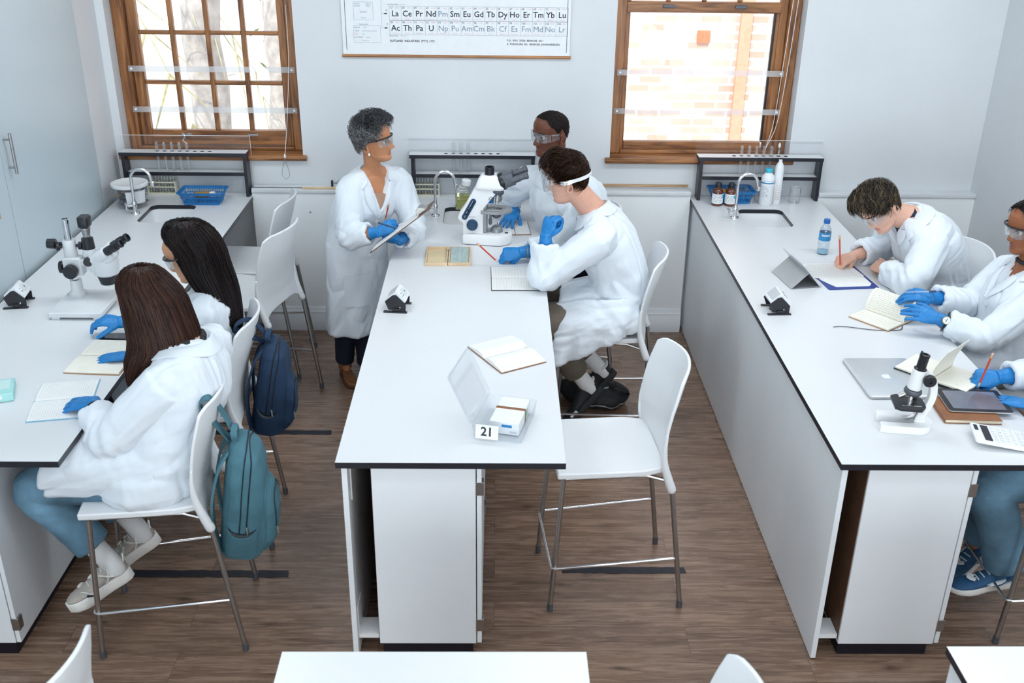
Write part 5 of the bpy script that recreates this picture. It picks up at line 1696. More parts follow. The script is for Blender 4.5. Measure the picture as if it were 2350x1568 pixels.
obj('side_print', tx, M['greyink'], t, smooth=False)

# notebook below the seated young man's hand and the one behind the microscope
open_book('open_notebook', 'open ruled notebook with black cover before the young man in head-strap goggles', 'notebook', (.105, 4.785, TE), r_(91), .155, .255, .004, M['black'], M['paper'], curve=.003, ruled=20, writing=(1,))
open_book('open_notebook', 'open notebook under the hand of the man with shaved head', 'notebook', (.10, 5.56, TE), r_(4), .085, .22, .006, M['leather'], M['paper'], curve=.006)
# ------------------------------------------------------------------ people: tools
from mathutils.bvhtree import BVHTree


def V3(*a): return np.array(a, float)


_prm = np.random.RandomState(7).permutation(256)
_prm = np.concatenate([_prm, _prm, _prm])
_grd = np.random.RandomState(8).normal(size=(256, 3))
_grd /= np.linalg.norm(_grd, axis=1, keepdims=True)


def perlin(p):
    p = np.asarray(p, float)
    i = np.floor(p).astype(int)
    f = p - i
    u = f * f * f * (f * (f * 6 - 15) + 10)
    i &= 255
    out = 0
    for dx in (0, 1):
        for dy in (0, 1):
            for dz in (0, 1):
                h = _prm[_prm[_prm[i[:, 0] + dx] + i[:, 1] + dy] + i[:, 2] + dz] & 255
                g = (_grd[h] * (f - np.array((dx, dy, dz)))).sum(1)
                w = (u[:, 0] if dx else 1 - u[:, 0]) * (u[:, 1] if dy else 1 - u[:, 1]) * (u[:, 2] if dz else 1 - u[:, 2])
                out = out + g * w
    return out


def remesh(mb, voxel, smooth=3, factor=.5):
    """melt overlapping closed shapes into one continuous surface"""
    me = bpy.data.meshes.new('melt')
    me.from_pydata(mb.v, [], mb.f)
    o = bpy.data.objects.new('melt', me)
    COL.objects.link(o)
    r = o.modifiers.new('r', 'REMESH')
    r.mode, r.voxel_size = 'VOXEL', voxel
    if smooth:
        m = o.modifiers.new('s', 'SMOOTH')
        m.factor, m.iterations = factor, smooth
    dg = bpy.context.evaluated_depsgraph_get()
    e = bpy.data.meshes.new_from_object(o.evaluated_get(dg))
    V = np.empty(len(e.vertices) * 3)
    e.vertices.foreach_get('co', V)
    F = np.empty(len(e.loops), int)
    e.loops.foreach_get('vertex_index', F)
    bpy.data.objects.remove(o)
    bpy.data.meshes.remove(me)
    bpy.data.meshes.remove(e)
    return V.reshape(-1, 3), F.reshape(-1, 4)


def vnormals(V, F):
    n = np.cross(V[F[:, 2]] - V[F[:, 0]], V[F[:, 3]] - V[F[:, 1]])
    out = np.zeros_like(V)
    for k in range(4):
        np.add.at(out, F[:, k], n)
    return out / np.maximum(np.linalg.norm(out, axis=1, keepdims=True), 1e-12)


def np_obj(name, V, F, mats, parent, base, mi=None, **t):
    me = bpy.data.meshes.new(name)
    me.vertices.add(len(V))
    me.vertices.foreach_set('co', (V - base).ravel())
    me.loops.add(F.size)
    me.loops.foreach_set('vertex_index', F.ravel())
    me.polygons.add(len(F))
    me.polygons.foreach_set('loop_start', np.arange(len(F)) * F.shape[1])
    for m in (mats if isinstance(mats, (list, tuple)) else [mats]):
        me.materials.append(m)
    if mi is not None:
        me.polygons.foreach_set('material_index', mi)
    me.update(calc_edges=True)
    me.polygons.foreach_set('use_smooth', np.ones(len(F), bool))
    o = bpy.data.objects.new(name, me)
    COL.objects.link(o)
    o.parent = parent
    return tag(o, **t)


def bvh_of(V, F): return BVHTree.FromPolygons([tuple(p) for p in V], [tuple(int(i) for i in f) for f in F])


def skin(name, col, rough=.5):
    return mat(name, col, rough, spec=.3, noise=.05, nscale=30, sss=.12, bump=.03, bscale=200)


# ---- head, in its own axes: x to the person's left, y forward, z up; origin between the ears
_Z = np.array([-.118, -.112, -.100, -.088, -.070, -.050, -.030, -.010, .010, .030, .050, .070, .088, .102, .112, .117])
_YF = np.array([.050, .074, .084, .085, .083, .083, .084, .085, .087, .092, .093, .088, .074, .053, .030, .006])
_YB = np.array([.020, .006, -.012, -.030, -.052, -.072, -.085, -.092, -.096, -.098, -.097, -.091, -.078, -.058, -.034, -.012])
_WD = np.array([.014, .030, .042, .049, .056, .061, .065, .069, .073, .0755, .076, .071, .060, .044, .026, .008])


def head_mb(s=1.0, jaw=1.0, nose=1.0, lips=1.0):
    zs = np.concatenate([np.linspace(-.118, -.035, 34), np.linspace(-.033, .117, 34)])
    n = 72
    rings = []
    for z in zs:
        yf, yb, w = (np.interp(z, _Z, a) for a in (_YF, _YB, _WD))
        if z < -.03: w = w * (1 + (jaw - 1) * min(1, (-.03 - z) / .05))
        yc = min(yf - .01, max(yb + .01, -.008 if z > -.08 else (yf + yb) / 2))
        a = np.arange(n) * 2 * math.pi / n
        cx, cy = np.sin(a), np.cos(a)
        e = 2 / 2.25
        x = w * np.sign(cx) * np.abs(cx) ** e
        y = yc + np.where(cy > 0, yf - yc, yc - yb) * np.sign(cy) * np.abs(cy) ** e
        fr = np.clip(cy * 1.6, 0, 1)
        g = lambda u, sg: np.exp(-(u / sg) ** 2)
        nz = np.interp(z, [-.057, -.051, -.043, -.034, -.02, 0, .015, .03], [0, .005, .021, .027, .0185, .009, .004, 0])
        sg = np.interp(z, [-.05, -.035, 0, .02], [.0125, .0115, .0085, .010])
        dy = nose * nz * g(x, sg) + .0095 * nose * (g(x - .013, .0055) + g(x + .013, .0055)) * g(z + .043, .007)
        dy = dy - .011 * (g(x - .032, .016) + g(x + .032, .016)) * g(z - .0, .011)
        dy = dy + .0055 * g(z - .021, .009) * np.exp(-(x / .05) ** 4)
        dy = dy + lips * (.0065 * g(x, .020) * g(z + .0625, .0045) + .0068 * g(x, .017) * g(z + .0735, .0048))
        dy = dy - .004 * g(x, .022) * g(z + .068, .0022) - .004 * g(x, .02) * g(z + .084, .005) + .006 * g(x, .018) * g(z + .101, .011)
        dx = np.sign(x) * .0035 * g(np.abs(x) - .055, .018) * g(z + .022, .016)
        rings.append([tuple(q * s) for q in np.stack([x + dx * fr, y + dy * fr, np.full(n, z)], 1)])
    mb = MB().loft(rings)
    for sd in (-1, 1):          # ears
        c = V3(sd * .0715, -.014, -.014)
        pl, hx = [], []
        for a in np.linspace(0, 2 * math.pi, 15):
            hx.append(c + V3(sd * (.0105 + .004 * math.cos(a)), -.006 + .0165 * math.cos(a) - .006 * math.sin(a) * 0, .029 * math.sin(a) + .004 * math.cos(a)))
        mb.tube([q * s for q in hx[1:13]], .0048 * s, 7, round_ends=True)
        mb.tube([(c + V3(sd * .004, .004 - .0, -.022)) * s, (c + V3(sd * .006, -.004, 0)) * s, (c + V3(sd * .007, -.008, .018)) * s], [.006 * s, .012 * s, .009 * s], 10, flat=.9, round_ends=True)
        mb.tube([(c + V3(sd * .006, .006, -.026)) * s, (c + V3(sd * .007, .005, -.031)) * s], .0062 * s, 8, round_ends=True)
    return mb


def basis(f, u):
    """columns: person's left, forward, up"""
    f = nrm(f)
    u = np.asarray(u, float)
    u = nrm(u - f * (u @ f))
    l = np.cross(u, f)
    return np.stack([l, f, u], 1)


# ---- hands
CURL = dict(flat=[(4, 6, 4)] * 4, relaxed=[(12, 18, 10), (14, 20, 12), (16, 22, 12), (18, 24, 14)],
            pen=[(48, 48, 18), (58, 55, 22), (66, 62, 30), (74, 66, 34)], grip=[(48, 58, 28), (52, 62, 30), (54, 64, 32), (56, 64, 32)],
            fist=[(70, 85, 40), (72, 88, 42), (74, 88, 42), (76, 86, 42)], spread=[(6, 10, 6)] * 4, pinch=[(34, 34, 14), (40, 38, 16), (30, 28, 16), (22, 24, 16)])
THUMB = dict(flat=(.8, .75, -.15, 6, 6), relaxed=(.7, .75, -.35, 14, 14), pen=(.35, .85, -.75, 20, 26), grip=(.25, .7, -.9, 30, 30), fist=(.3, .75, -.85, 40, 34), spread=(.95, .6, -.1, 4, 4), pinch=(.3, .9, -.65, 12, 14))


def rotv(v, ax, deg):
    a = math.radians(deg)
    ax = nrm(ax)
    return v * math.cos(a) + np.cross(ax, v) * math.sin(a) + ax * (ax @ v) * (1 - math.cos(a))


def hand_mb(w, d, n, right, pose='relaxed', s=1.0, fat=1.0, cuff=0.0, curl=None, spread=None, tips=None):
    w, d, n = np.array(w, float), nrm(d), np.array(n, float)
    n = nrm(n - d * (n @ d))
    t = np.cross(n, d) * (1 if right else -1)       # towards the thumb
    # right hand, back up, fingers ahead: thumb to the left
    mb = MB()
    rg = []
    for k, wd, th, sh in ((-.012, .025, .019, 0), (0, .027, .019, 0), (.02, .034, .018, .001), (.045, .040, .0165, .001), (.070, .0425, .0145, 0), (.086, .0405, .0115, 0), (.093, .034, .007, 0)):
        rg.append([w + s * (d * k + t * (sh + fat * wd * math.cos(a)) + n * (fat * th * math.sin(a) * (1.0 if math.sin(a) > 0 else .95))) for a in np.linspace(0, 2 * math.pi, 16, endpoint=False)])
    mb.loft(rg)
    cs = curl or CURL[pose]
    sp = spread if spread is not None else (7 if pose == 'spread' else 2.5)
    tipsout = []
    for i, (off, b0, ln, r) in enumerate(((.0305, .083, (.041, .025, .021), .0092), (.0105, .088, (.045, .029, .022), .0095), (-.0100, .085, (.041, .027, .021), .0090), (-.0295, .077, (.033, .021, .019), .0080))):
        dd = rotv(d, np.cross(d, t), (1.5 - i) * sp * 1.0)
        ax = np.cross(d, n)
        # bend the finger from d towards -n
        p = w + s * (d * b0 + t * off - n * .001)
        pts, cur = [p - s * d * .03, p], 0
        for L_, c_ in zip(ln, cs[i]):
            cur += c_
            v = dd * math.cos(math.radians(cur)) - n * math.sin(math.radians(cur))
            p = p + v * L_ * s
            pts.append(p)
        q = smooth_path(pts, 4)
        rr = np.interp(np.linspace(0, 1, len(q)), [0, .25, .5, .75, 1], [r * 1.0, r * 1.08, r * 1.02, r * .95, r * .82]) * s * fat
        mb.tube(q, rr, 10, round_ends=True)
        tipsout.append(p)
    a_, b_, c_, k1, k2 = THUMB[pose]
    v = nrm(t * a_ + d * b_ + n * c_)
    ax = nrm(np.cross(v, -n * .5 - t))
    p = w + s * (d * .016 + t * .020 - n * .006)
    p1 = p + v * .046 * s
    v2 = rotv(v, ax, k1)
    p2 = p1 + v2 * .033 * s
    v3 = rotv(v2, ax, k2)
    p3 = p2 + v3 * .026 * s
    q = smooth_path([p - v * .01 * s, p, p1, p2, p3], 4)
    rr = np.interp(np.linspace(0, 1, len(q)), [0, .3, .55, .8, 1], [.015, .0155, .0118, .0108, .0088]) * s * fat
    mb.tube(q, rr, 10, round_ends=True)
    tipsout.append(p3)
    if cuff:
        c = [w + s * d * .004, w - s * d * cuff * .5, w - s * d * cuff]
        mb.tube(c, [.0285 * s * fat, .0300 * s * fat, .0335 * s * fat], 18, flat=.82, up=n)
        mb.tube([c[2] + s * d * .004, c[2] - s * d * .001], [.0345 * s * fat, .0345 * s * fat], 18, flat=.82, up=n)
    return mb, tipsout


# ---- trunk
def torso_rings(ctrl, lat0, lat1, fwd, table, n=30, ex=2.35, k=26):
    path = smooth_path(ctrl, 10)
    ds = np.r_[0, np.cumsum(np.linalg.norm(np.diff(path, axis=0), axis=1))]
    ds /= ds[-1]
    tb = np.array(table, float)
    rings = []
    ts = np.linspace(tb[0, 0], tb[-1, 0], k)
    for t in ts:
        tc = min(max(t, 0), 1)
        c = np.array([np.interp(tc, ds, path[:, i]) for i in range(3)])
        e = .02
        c1 = np.array([np.interp(min(1, tc + e), ds, path[:, i]) for i in range(3)])
        c0 = np.array([np.interp(max(0, tc - e), ds, path[:, i]) for i in range(3)])
        up = nrm(c1 - c0)
        L_ = np.linalg.norm(path[-1] - path[0])
        c = c + up * (t - tc) * L_
        l = nrm((1 - tc) * np.array(lat0, float) + tc * np.array(lat1, float))
        l = nrm(l - up * (l @ up))
        f = np.cross(l, up)
        if f @ np.array(fwd, float) < 0: f = -f
        w, d, o = (np.interp(t, tb[:, 0], tb[:, i]) for i in (1, 2, 3))
        a = np.arange(n) * 2 * math.pi / n
        ca, sa = np.cos(a), np.sin(a)
        x = w * np.sign(ca) * np.abs(ca) ** (2 / ex)
        y = d * np.sign(sa) * np.abs(sa) ** (2 / ex) + o
        rings.append([tuple(c + l * i + f * j) for i, j in zip(x, y)])
    return rings


def hollow_tube(mb, pts, r, n=22, flat=1.0, up=(0, 0, 1), depth=.05, th=.010):
    """closed tube whose far end is open like a cuff: the wall folds back inside"""
    P, r = np.array(pts, float), np.array(r, float)
    rg = tube_rings(P, r, n, flat, up)
    T_ = nrm(P[-1] - P[-2])
    last = np.array(rg[-1])
    c = P[-1]
    ins = c + (last - c) * (1 - th / r[-1])
    k = np.linalg.norm(last - c, axis=1).mean()
    rings = list(rg) + [[tuple(q) for q in ins], [tuple(q) for q in (c - T_ * depth + (ins - c) * .92)]]
    mb.loft(rings, cap=True)
    return mb


class Person:
    def __init__(s, label, base, group=None):
        s.root = thing('person', label, 'person', tuple(base), 0, group)
        s.base = np.array(base, float)

    def add(s, name, mb, mats, parent=None, **k):
        q = MB()
        q.v = [tuple(np.array(p) - s.base) for p in mb.v]
        q.f, q.m = mb.f, mb.m
        return obj(name, q, mats, parent or s.root, **k)

    def addnp(s, name, V, F, mats, parent=None, mi=None, **t):
        return np_obj(name, V, F, mats, parent or s.root, s.base, mi, **t)

    def snap(s, o, p, off=.002):
        """nearest point on the surface of one of the person's parts"""
        if 'bvh_' + o.name not in s.__dict__:
            s.__dict__['bvh_' + o.name] = BVHTree.FromPolygons([v.co for v in o.data.vertices], [tuple(f.vertices) for f in o.data.polygons])
        h = s.__dict__['bvh_' + o.name].find_nearest(Vector(np.array(p) - s.base))
        return np.array(h[0]) + np.array(h[1]) * off + s.base

    # ---------------------------------------------------------------- the body
    def body(s, j, skinmat, lipmat, sc=1.0, hs=1.0, jaw=1.0, nose=1.0, female=False, voxel=.0034, neck=1.0):
        """j: pel, waist, chest, neck, head, hf, hu, lat0 (hips), lat1 (shoulders), fwd, sh/el/wr/kn/an/toe L and R, hands"""
        s.j, s.sc, s.hs = j, sc, hs
        mb = MB()
        tb = [(-.10, .13, .085, 0), (0, .150, .100, 0), (.35, .125 if female else .135, .090, 0), (.68, .142 if female else .158, .102, .012 if female else .004), (.86, .140 if female else .160, .080, 0), (1.0, .062, .055, 0)]
        tb = [(a, b * sc, c * sc, d * sc) for a, b, c, d in tb]
        ctrl = [j['pel'], j['waist'], j['chest'], j['neck']]
        mb.loft(torso_rings(ctrl, j['lat0'], j['lat1'], j['fwd'], tb))
        B = basis(j['hf'], j['hu'])
        s.B, s.H = B, np.array(j['head'], float)
        hm = head_mb(hs, jaw, nose)
        hv = np.array(hm.v) @ B.T + s.H
        hm.v = [tuple(p) for p in hv]
        s.head_bvh = BVHTree.FromPolygons(hm.v, hm.f)
        mb.merge(hm)
        nb = s.H + B @ V3(0, -.026 * hs, -.055 * hs)
        N = np.array(j['neck'], float)
        rn = (.047 if female else .054) * sc * neck
        mb.tube(smooth_path([(*(N - (nb - N) * .25), rn * 1.25), (*N, rn * 1.1), (*((N + nb) / 2), rn), (*nb, rn * .98)], 4)[:, :3], np.interp(np.linspace(0, 1, 13), [0, .33, .66, 1], [rn * 1.25, rn * 1.1, rn, rn * .98]), 18)
        for sd in 'LR':
            sh, el, wr = (np.array(j[k + sd], float) for k in ('sh', 'el', 'wr'))
            mb.tube([N * .75 + nb * .25, N * .5 + sh * .5 + V3(0, 0, .012), sh], [.035 * sc, .042 * sc, .048 * sc], 14, round_ends=True)
            q = smooth_path([(*sh, .050 * sc), (*(sh * .5 + el * .5), .043 * sc), (*el, .036 * sc), (*(el * .55 + wr * .45), .036 * sc), (*wr, (.0205 if j['hand' + sd].get('glove', True) else .0245) * sc)], 5)
            mb.tube(q[:, :3], q[:, 3], 14, round_ends=True)
            hd = j['hand' + sd]
            hmb, tips = hand_mb(wr, hd['d'], hd['n'], sd == 'R', hd.get('pose', 'relaxed'), hd.get('s', .95) * sc, fat=.60 if hd.get('glove', True) else 1.0, curl=hd.get('curl'), spread=hd.get('spread'))
            mb.merge(hmb)
            hip = np.array(j['pel'], float) + np.array(j['lat0'], float) * (.085 * sc) * (1 if sd == 'L' else -1) - V3(0, 0, .02)
            kn, an = np.array(j['kn' + sd], float), np.array(j['an' + sd], float)
            q = smooth_path([(*hip, .078 * sc), (*(hip * .5 + kn * .5), .066 * sc), (*kn, .050 * sc), (*(kn * .6 + an * .4), .047 * sc), (*an, .032 * sc)], 5)
            mb.tube(q[:, :3], q[:, 3], 14, round_ends=True)
            td = nrm(j['toe' + sd])
            mb.tube([an, an + td * .045 - nrm(an - kn) * -.02], [.028 * sc, .024 * sc], 12, round_ends=True)
            s.__dict__['hip' + sd] = hip
        V, F = remesh(mb, voxel, 2)
        # lips
        loc = (V - s.H) @ B / hs
        c = loc[F].mean(1)
        g = ((np.abs(c[:, 0]) / .024) ** 2 + ((c[:, 2] + .068) / .0115) ** 2 < 1) & (c[:, 1] > .07)
        s.addnp('body', V, F, [skinmat, lipmat], mi=g.astype(np.int32))
        return s

    def hd(s, *p): return s.H + s.B @ (V3(*p) * s.hs)

    def face(s, brow, iris=(.05, .025, .012)):
        wm, im = mat('eye_white', (.72, .70, .68), .2), mat('iris', iris, .15)
        for sd in (-1, 1):
            e = MB()
            rg, n = [], 14
            c = V3(sd * .0315, .0700, -.0005)
            for th in np.linspace(0, math.pi, 12):
                rg.append([s.hd(*(c + .0125 * V3(math.sin(th) * math.cos(a), math.cos(th), math.sin(th) * math.sin(a)))) for a in np.linspace(0, 2 * math.pi, n, endpoint=False)])
            e.loft(rg)
            e.m = [1 if (k // n) < 3 and k < n * 11 else 0 for k in range(len(e.f))]
            s.add('eye', e, [wm, im])
            b = MB()
            pts = []
            for u in np.linspace(0, 1, 7):
                x = sd * (.012 + .040 * u)
                z = .0185 + .006 * math.sin(u * 2.4) - .004 * u
                o = s.hd(x, .2, z)
                h = s.head_bvh.ray_cast(Vector(o), Vector(-s.B[:, 1]))
                pts.append(np.array(h[0]) + s.B[:, 1] * .001 if h[0] else s.hd(x, .085, z))
            b.tube(pts, np.array([.0028, .0036, .0038, .0036, .003, .0022, .0012]) * s.hs, 7, flat=.7, up=tuple(s.B[:, 1]))
            s.add('eyebrow', b, brow)
            # upper lid
            l = MB()
            lid = []
            for u in np.linspace(-1, 1, 7):
                lid.append(s.hd(sd * .0315 + u * .0125, .0700 + .0125 * math.sqrt(max(0, 1 - (u * .85) ** 2)) * .98, .0035 + .003 * (1 - u * u)))
            l.tube(lid, .0017 * s.hs, 6)
            s.add('eyelash', l, brow)

    # ---------------------------------------------------------------- gloves
    def gloves(s, m, cuff=.055, only='LR'):
        for sd in only:
            hd = s.j['hand' + sd]
            mb, tips = hand_mb(s.j['wr' + sd], hd['d'], hd['n'], sd == 'R', hd.get('pose', 'relaxed'), hd.get('s', .95) * s.sc, fat=1.06, curl=hd.get('curl'), spread=hd.get('spread'))
            wr, el = np.array(s.j['wr' + sd], float), np.array(s.j['el' + sd], float)
            fd = nrm(wr - el)
            c = [wr + fd * .012, wr - fd * cuff * .5, wr - fd * cuff]
            mb.tube(c, [.0290 * s.sc, .0315 * s.sc, .0355 * s.sc], 20, up=hd['n'], flat=.92)
            mb.tube([c[2] + fd * .004, c[2]], [.0368 * s.sc, .0368 * s.sc], 20, up=hd['n'], flat=.92)
            V, F = remesh(mb, .0024, 2)
            N_ = vnormals(V, F)
            V = V + N_ * (perlin(V * 70) * .0012 + perlin(V * 28 + 5) * .0016)[:, None]
            s.addnp('glove', V, F, m)

    # ---------------------------------------------------------------- lab coat
    def coat(s, m, skirt, fat=1.0, seed=0, vneck=None, cuffend=(.05, .05), sleeve=1.0, amp=1.0, flaps=(), lapel=True, collar=1.0, buttons=3, voxel=.0062, tb=None, extra=None, collar_back=1.0):
        j, sc = s.j, s.sc
        mb = MB()
        tb = tb or [(-.08, .175, .135, 0), (.05, .178, .138, 0), (.35, .160, .128, .004), (.66, .175, .135, .008), (.84, .170, .108, 0), (.95, .110, .080, 0), (1.0, .066, .060, 0)]
        tb = [(a, b * sc * fat, c * sc * fat, d * sc) for a, b, c, d in tb]
        ctrl = [j['pel'], j['waist'], j['chest'], j['neck']]
        mb.loft(torso_rings(ctrl, j['lat0'], j['lat1'], j['fwd'], tb))
        N = np.array(j['neck'], float)
        for q, sd in enumerate('LR'):
            sh, el, wr = (np.array(j[k + sd], float) for k in ('sh', 'el', 'wr'))
            mb.tube([N - V3(0, 0, .03), N * .5 + sh * .5 + V3(0, 0, -.004), sh], [.05 * sc, .062 * sc, .070 * sc], 16, round_ends=True)
            L_ = np.linalg.norm(wr - el)
            end = el + (wr - el) * (1 - cuffend[q] / L_)
            p = smooth_path([(*sh, .074 * sc), (*(sh * .55 + el * .45), .070 * sc), (*el, .066 * sc), (*(el * .5 + end * .5), .062 * sc), (*end, .058 * sc)], 7)
            hollow_tube(mb, p[:, :3], p[:, 3] * sleeve * np.linspace(1, 1, len(p)), flat=.95)
        skirt(mb)
        if extra: extra(mb)
        V, F = remesh(mb, voxel, 6)
        N_ = vnormals(V, F)
        # folds: long ridges running along each limb and the trunk, short ones gathered at the elbows
        up = nrm(N - np.array(j['pel'], float))
        segs = [(np.array(j['pel'], float) - up * .05, N)]
        for sd in 'LR':
            segs += [(np.array(j['sh' + sd], float), np.array(j['el' + sd], float)), (np.array(j['el' + sd], float), np.array(j['wr' + sd], float))]
        segs.append((np.array(j['pel'], float), (np.array(j['knL'], float) + np.array(j['knR'], float)) / 2))
        W_, D_ = [], []
        warp = np.stack([perlin((V - s.base) * 4 + seed + k * 9.1) for k in range(3)], 1) * .05
        for i, (p0, p1) in enumerate(segs):
            ax_ = p1 - p0; L2 = ax_ @ ax_
            tt = np.clip(((V - p0) @ ax_) / L2, 0, 1)
            dist = np.linalg.norm(V - p0 - tt[:, None] * ax_, axis=1)
            W_.append(np.exp(-dist / (.030 if 0 < i < 5 else .045)))
            u_ = ax_ / math.sqrt(L2)
            # ridges slant a little round the limb
            tw = nrm(u_ + np.roll(u_, 1) * (.35 if i % 2 else -.30))
            q_ = V - s.base + warp
            q_ = q_ - (q_ @ tw)[:, None] * tw[None] * .78
            r_a = 1 - 2.6 * np.abs(perlin(q_ * 11.5 + seed * 3.7 + i * 5.3))
            r_b = 1 - 2.5 * np.abs(perlin(q_ * 24 + seed * 1.9 + i * 2.7))
            cr = np.clip(1 - np.abs(perlin(q_ * V3(7.5, 7.5, 7.5) + seed * 2.3 + i * 4.1)) * 7.5, 0, 1) ** 1.5
            D_.append(.0095 * np.clip(r_a, -.5, 1) + .0042 * np.clip(r_b, -.5, 1) - .0075 * cr)
        W_ = np.array(W_); W_ /= W_.sum(0)
        d = (W_ * np.array(D_)).sum(0)
        for sd in 'LR':
            el = np.array(j['el' + sd], float); sh = np.array(j['sh' + sd], float); wr = np.array(j['wr' + sd], float)
            u_ = nrm(wr - sh)
            q_ = V - el + warp * .7
            al = q_ @ u_
            w_ = np.exp(-(np.linalg.norm(V - el, axis=1) / .085) ** 2)
            d = d + w_ * .0060 * np.sin(al * 120 + 3 * perlin((V - el) * 12 + seed))
            w_ = np.exp(-(np.linalg.norm(V - (el * .35 + wr * .65), axis=1) / .075) ** 2)
            d = d + w_ * .0042 * np.sin(al * 150 + 4 * perlin((V - el) * 14 + seed))
        d = amp * d
        V = V + N_ * d[:, None]
        l1 = nrm(j['lat1'])
        f1 = np.cross(l1, up)
        if f1 @ np.array(j['fwd'], float) < 0: f1 = -f1
        s.cl, s.cf, s.cu, s.N = l1, nrm(f1), up, N
        if vneck is not None:
            dep, wid, push = vneck
            x, z, y = (V - N) @ l1, (V - N) @ up, (V - N) @ s.cf
            half = wid * np.clip((z + dep) / dep, 0, 1.15)
            k = np.clip((half - np.abs(x)) / .008, 0, 1) * (y > .01) * (z > -dep) * (z < .05)
            V = V - s.cf * (push * k)[:, None]
        s.coatV, s.coatF = V, F
        s.cb = bvh_of(V, F)
        s.coat_o = s.addnp('lab_coat', V, F, m)
        a, b = .078 * sc * collar, .072 * sc * collar
        # collar
        rows = []
        e = lambda p: l1 * math.sin(p) - s.cf * math.cos(p)
        lim = 2.2 if vneck is not None else 2.75
        cols = np.linspace(-lim, lim, 37)
        for k, (rad, h, hf_) in enumerate(((.96, -.022, -.02), (1.0, .014, -.012), (1.04, .030, -.012), (1.12, .032, -.014), (1.32, .006, -.034), (1.48, -.020, -.056))):
            row = []
            for p in cols:
                fr = (1 - math.cos(p)) / 2
                el_ = V3(0, 0, 0) + l1 * (a * math.sin(p)) - s.cf * (b * math.cos(p))
                pt = N + el_ * rad + up * sc * (h * (1 - fr * .45) * collar_back + hf_ * fr)
                if k >= 4:                       # lay the outer edge on the coat
                    hh = s.cb.find_nearest(Vector(pt))
                    if hh[0] is not None and hh[3] < .05:
                        pt = np.array(hh[0]) + np.array(hh[1]) * .008
                row.append(tuple(pt))
            rows.append(row)
        R_ = np.array(rows)
        for _ in range(4):
            R_[:, 1:-1] = .5 * R_[:, 1:-1] + .25 * (R_[:, 2:] + R_[:, :-2])
        s.add('collar', MB().sheet(R_, .0045), m, s.coat_o, angle=60)
        if lapel and vneck is not None:
            dep, wid = vneck[0], vneck[1]
            for sd in (-1, 1):
                rows = []
                for v in np.linspace(0, 1, 14):
                    z = -dep * .12 - (dep * .98 - dep * .12) * v
                    xi = wid * (1 + z / dep) + .002
                    wd = (.052 * math.sin(min(1, (1 - v) * 1.35 + .08) * math.pi / 2) ** 1.2) * sc * (1 if v > .18 else .75 + .25 * v / .18)
                    rows.append([(s.on_coat(sd * (xi + wd * u), z * 1.0, .005 + .004 * math.sin(u * 3.1))) for u in np.linspace(0, 1, 7)])
                R_ = np.array(rows)
                for _ in range(5):
                    R_[1:-1] = .5 * R_[1:-1] + .25 * (R_[2:] + R_[:-2])
                s.add('lapel', MB().sheet(R_, .004), m, s.coat_o, angle=60)
        z0 = -(vneck[0] if vneck is not None else .05) - .03
        for k in range(buttons):
            p, nn = s.on_coat(.004, z0 - .105 * k * sc, 0, True)
            mm = frame(p + nn * .001, np.cross(nn, (.3, .2, .9)), np.cross(nn, np.cross(nn, (.3, .2, .9))))
            mm = frame(p + nn * .002, s.cl, np.cross(nn, s.cl))
            s.add('button', MB().merge(MB().lathe([(0, -.001), (.0085, -.001), (.009, .001), (.007, .0028), (0, .002)], 14), mm), M['button'], s.coat_o)
        # front edge
        return s

    def on_coat(s, x, z, off=.004, normal=False):
        o = s.N + s.cl * x + s.cu * z + s.cf * .45
        h = s.cb.ray_cast(Vector(o), Vector(-s.cf))
        if h[0] is None:
            p, nn = s.N + s.cl * x + s.cu * z + s.cf * .12, s.cf
        else:
            p, nn = np.array(h[0]), np.array(h[1])
        p = p + s.cf * off
        return (p, nn) if normal else tuple(p)

    def patch_on_coat(s, x0, x1, z0, z1, off=.003, dirv=None, org=None, ax=None, n=8):
        """a sewn-on patch (pocket) laid on the coat as seen along dirv"""
        rows = []
        for v in np.linspace(0, 1, n):
            row = []
            for u in np.linspace(0, 1, n):
                o = org + ax[0] * (x0 + (x1 - x0) * u) + ax[1] * (z0 + (z1 - z0) * v) - dirv * .4
                h = s.cb.ray_cast(Vector(o), Vector(dirv))
                p = np.array(h[0]) if h[0] is not None else o + dirv * .4
                row.append(tuple(p - dirv * off))
            rows.append(row)
        return MB().sheet(rows, .003)

    # ---------------------------------------------------------------- trousers, socks, shoes
    def trousers(s, m, r=(.098, .082, .062), hem=.03, seed=0, flare=1.0, voxel=.006):
        j, sc = s.j, s.sc
        mb = MB()
        pel = np.array(j['pel'], float)
        l0 = np.array(j['lat0'], float)
        mb.tube([pel - l0 * .07 * sc, pel + l0 * .07 * sc], [.115 * sc, .115 * sc], 18, round_ends=True)
        for sd in 'LR':
            hip, kn, an = s.__dict__['hip' + sd], np.array(j['kn' + sd], float), np.array(j['an' + sd], float)
            L_ = np.linalg.norm(an - kn)
            end = kn + (an - kn) * (1 - hem / L_)
            p = smooth_path([(*hip, r[0] * sc), (*(hip * .45 + kn * .55), (r[0] * .4 + r[1] * .6) * sc), (*kn, r[1] * sc), (*(kn * .5 + end * .5), (r[1] + r[2]) / 2 * sc), (*end, r[2] * sc * flare)], 6)
            hollow_tube(mb, p[:, :3], p[:, 3], 20, depth=.04, th=.008)
        V, F = remesh(mb, voxel, 4)
        N_ = vnormals(V, F)
        q = V - s.base
        w = np.zeros(len(V))
        for sd in 'LR':
            w += np.exp(-(np.linalg.norm(V - np.array(j['kn' + sd], float), axis=1) / .10) ** 2) + .6 * np.exp(-(np.linalg.norm(V - np.array(j['an' + sd], float), axis=1) / .10) ** 2)
        r2 = 1 - 2.2 * np.abs(perlin(q * V3(16, 16, 24) + seed))
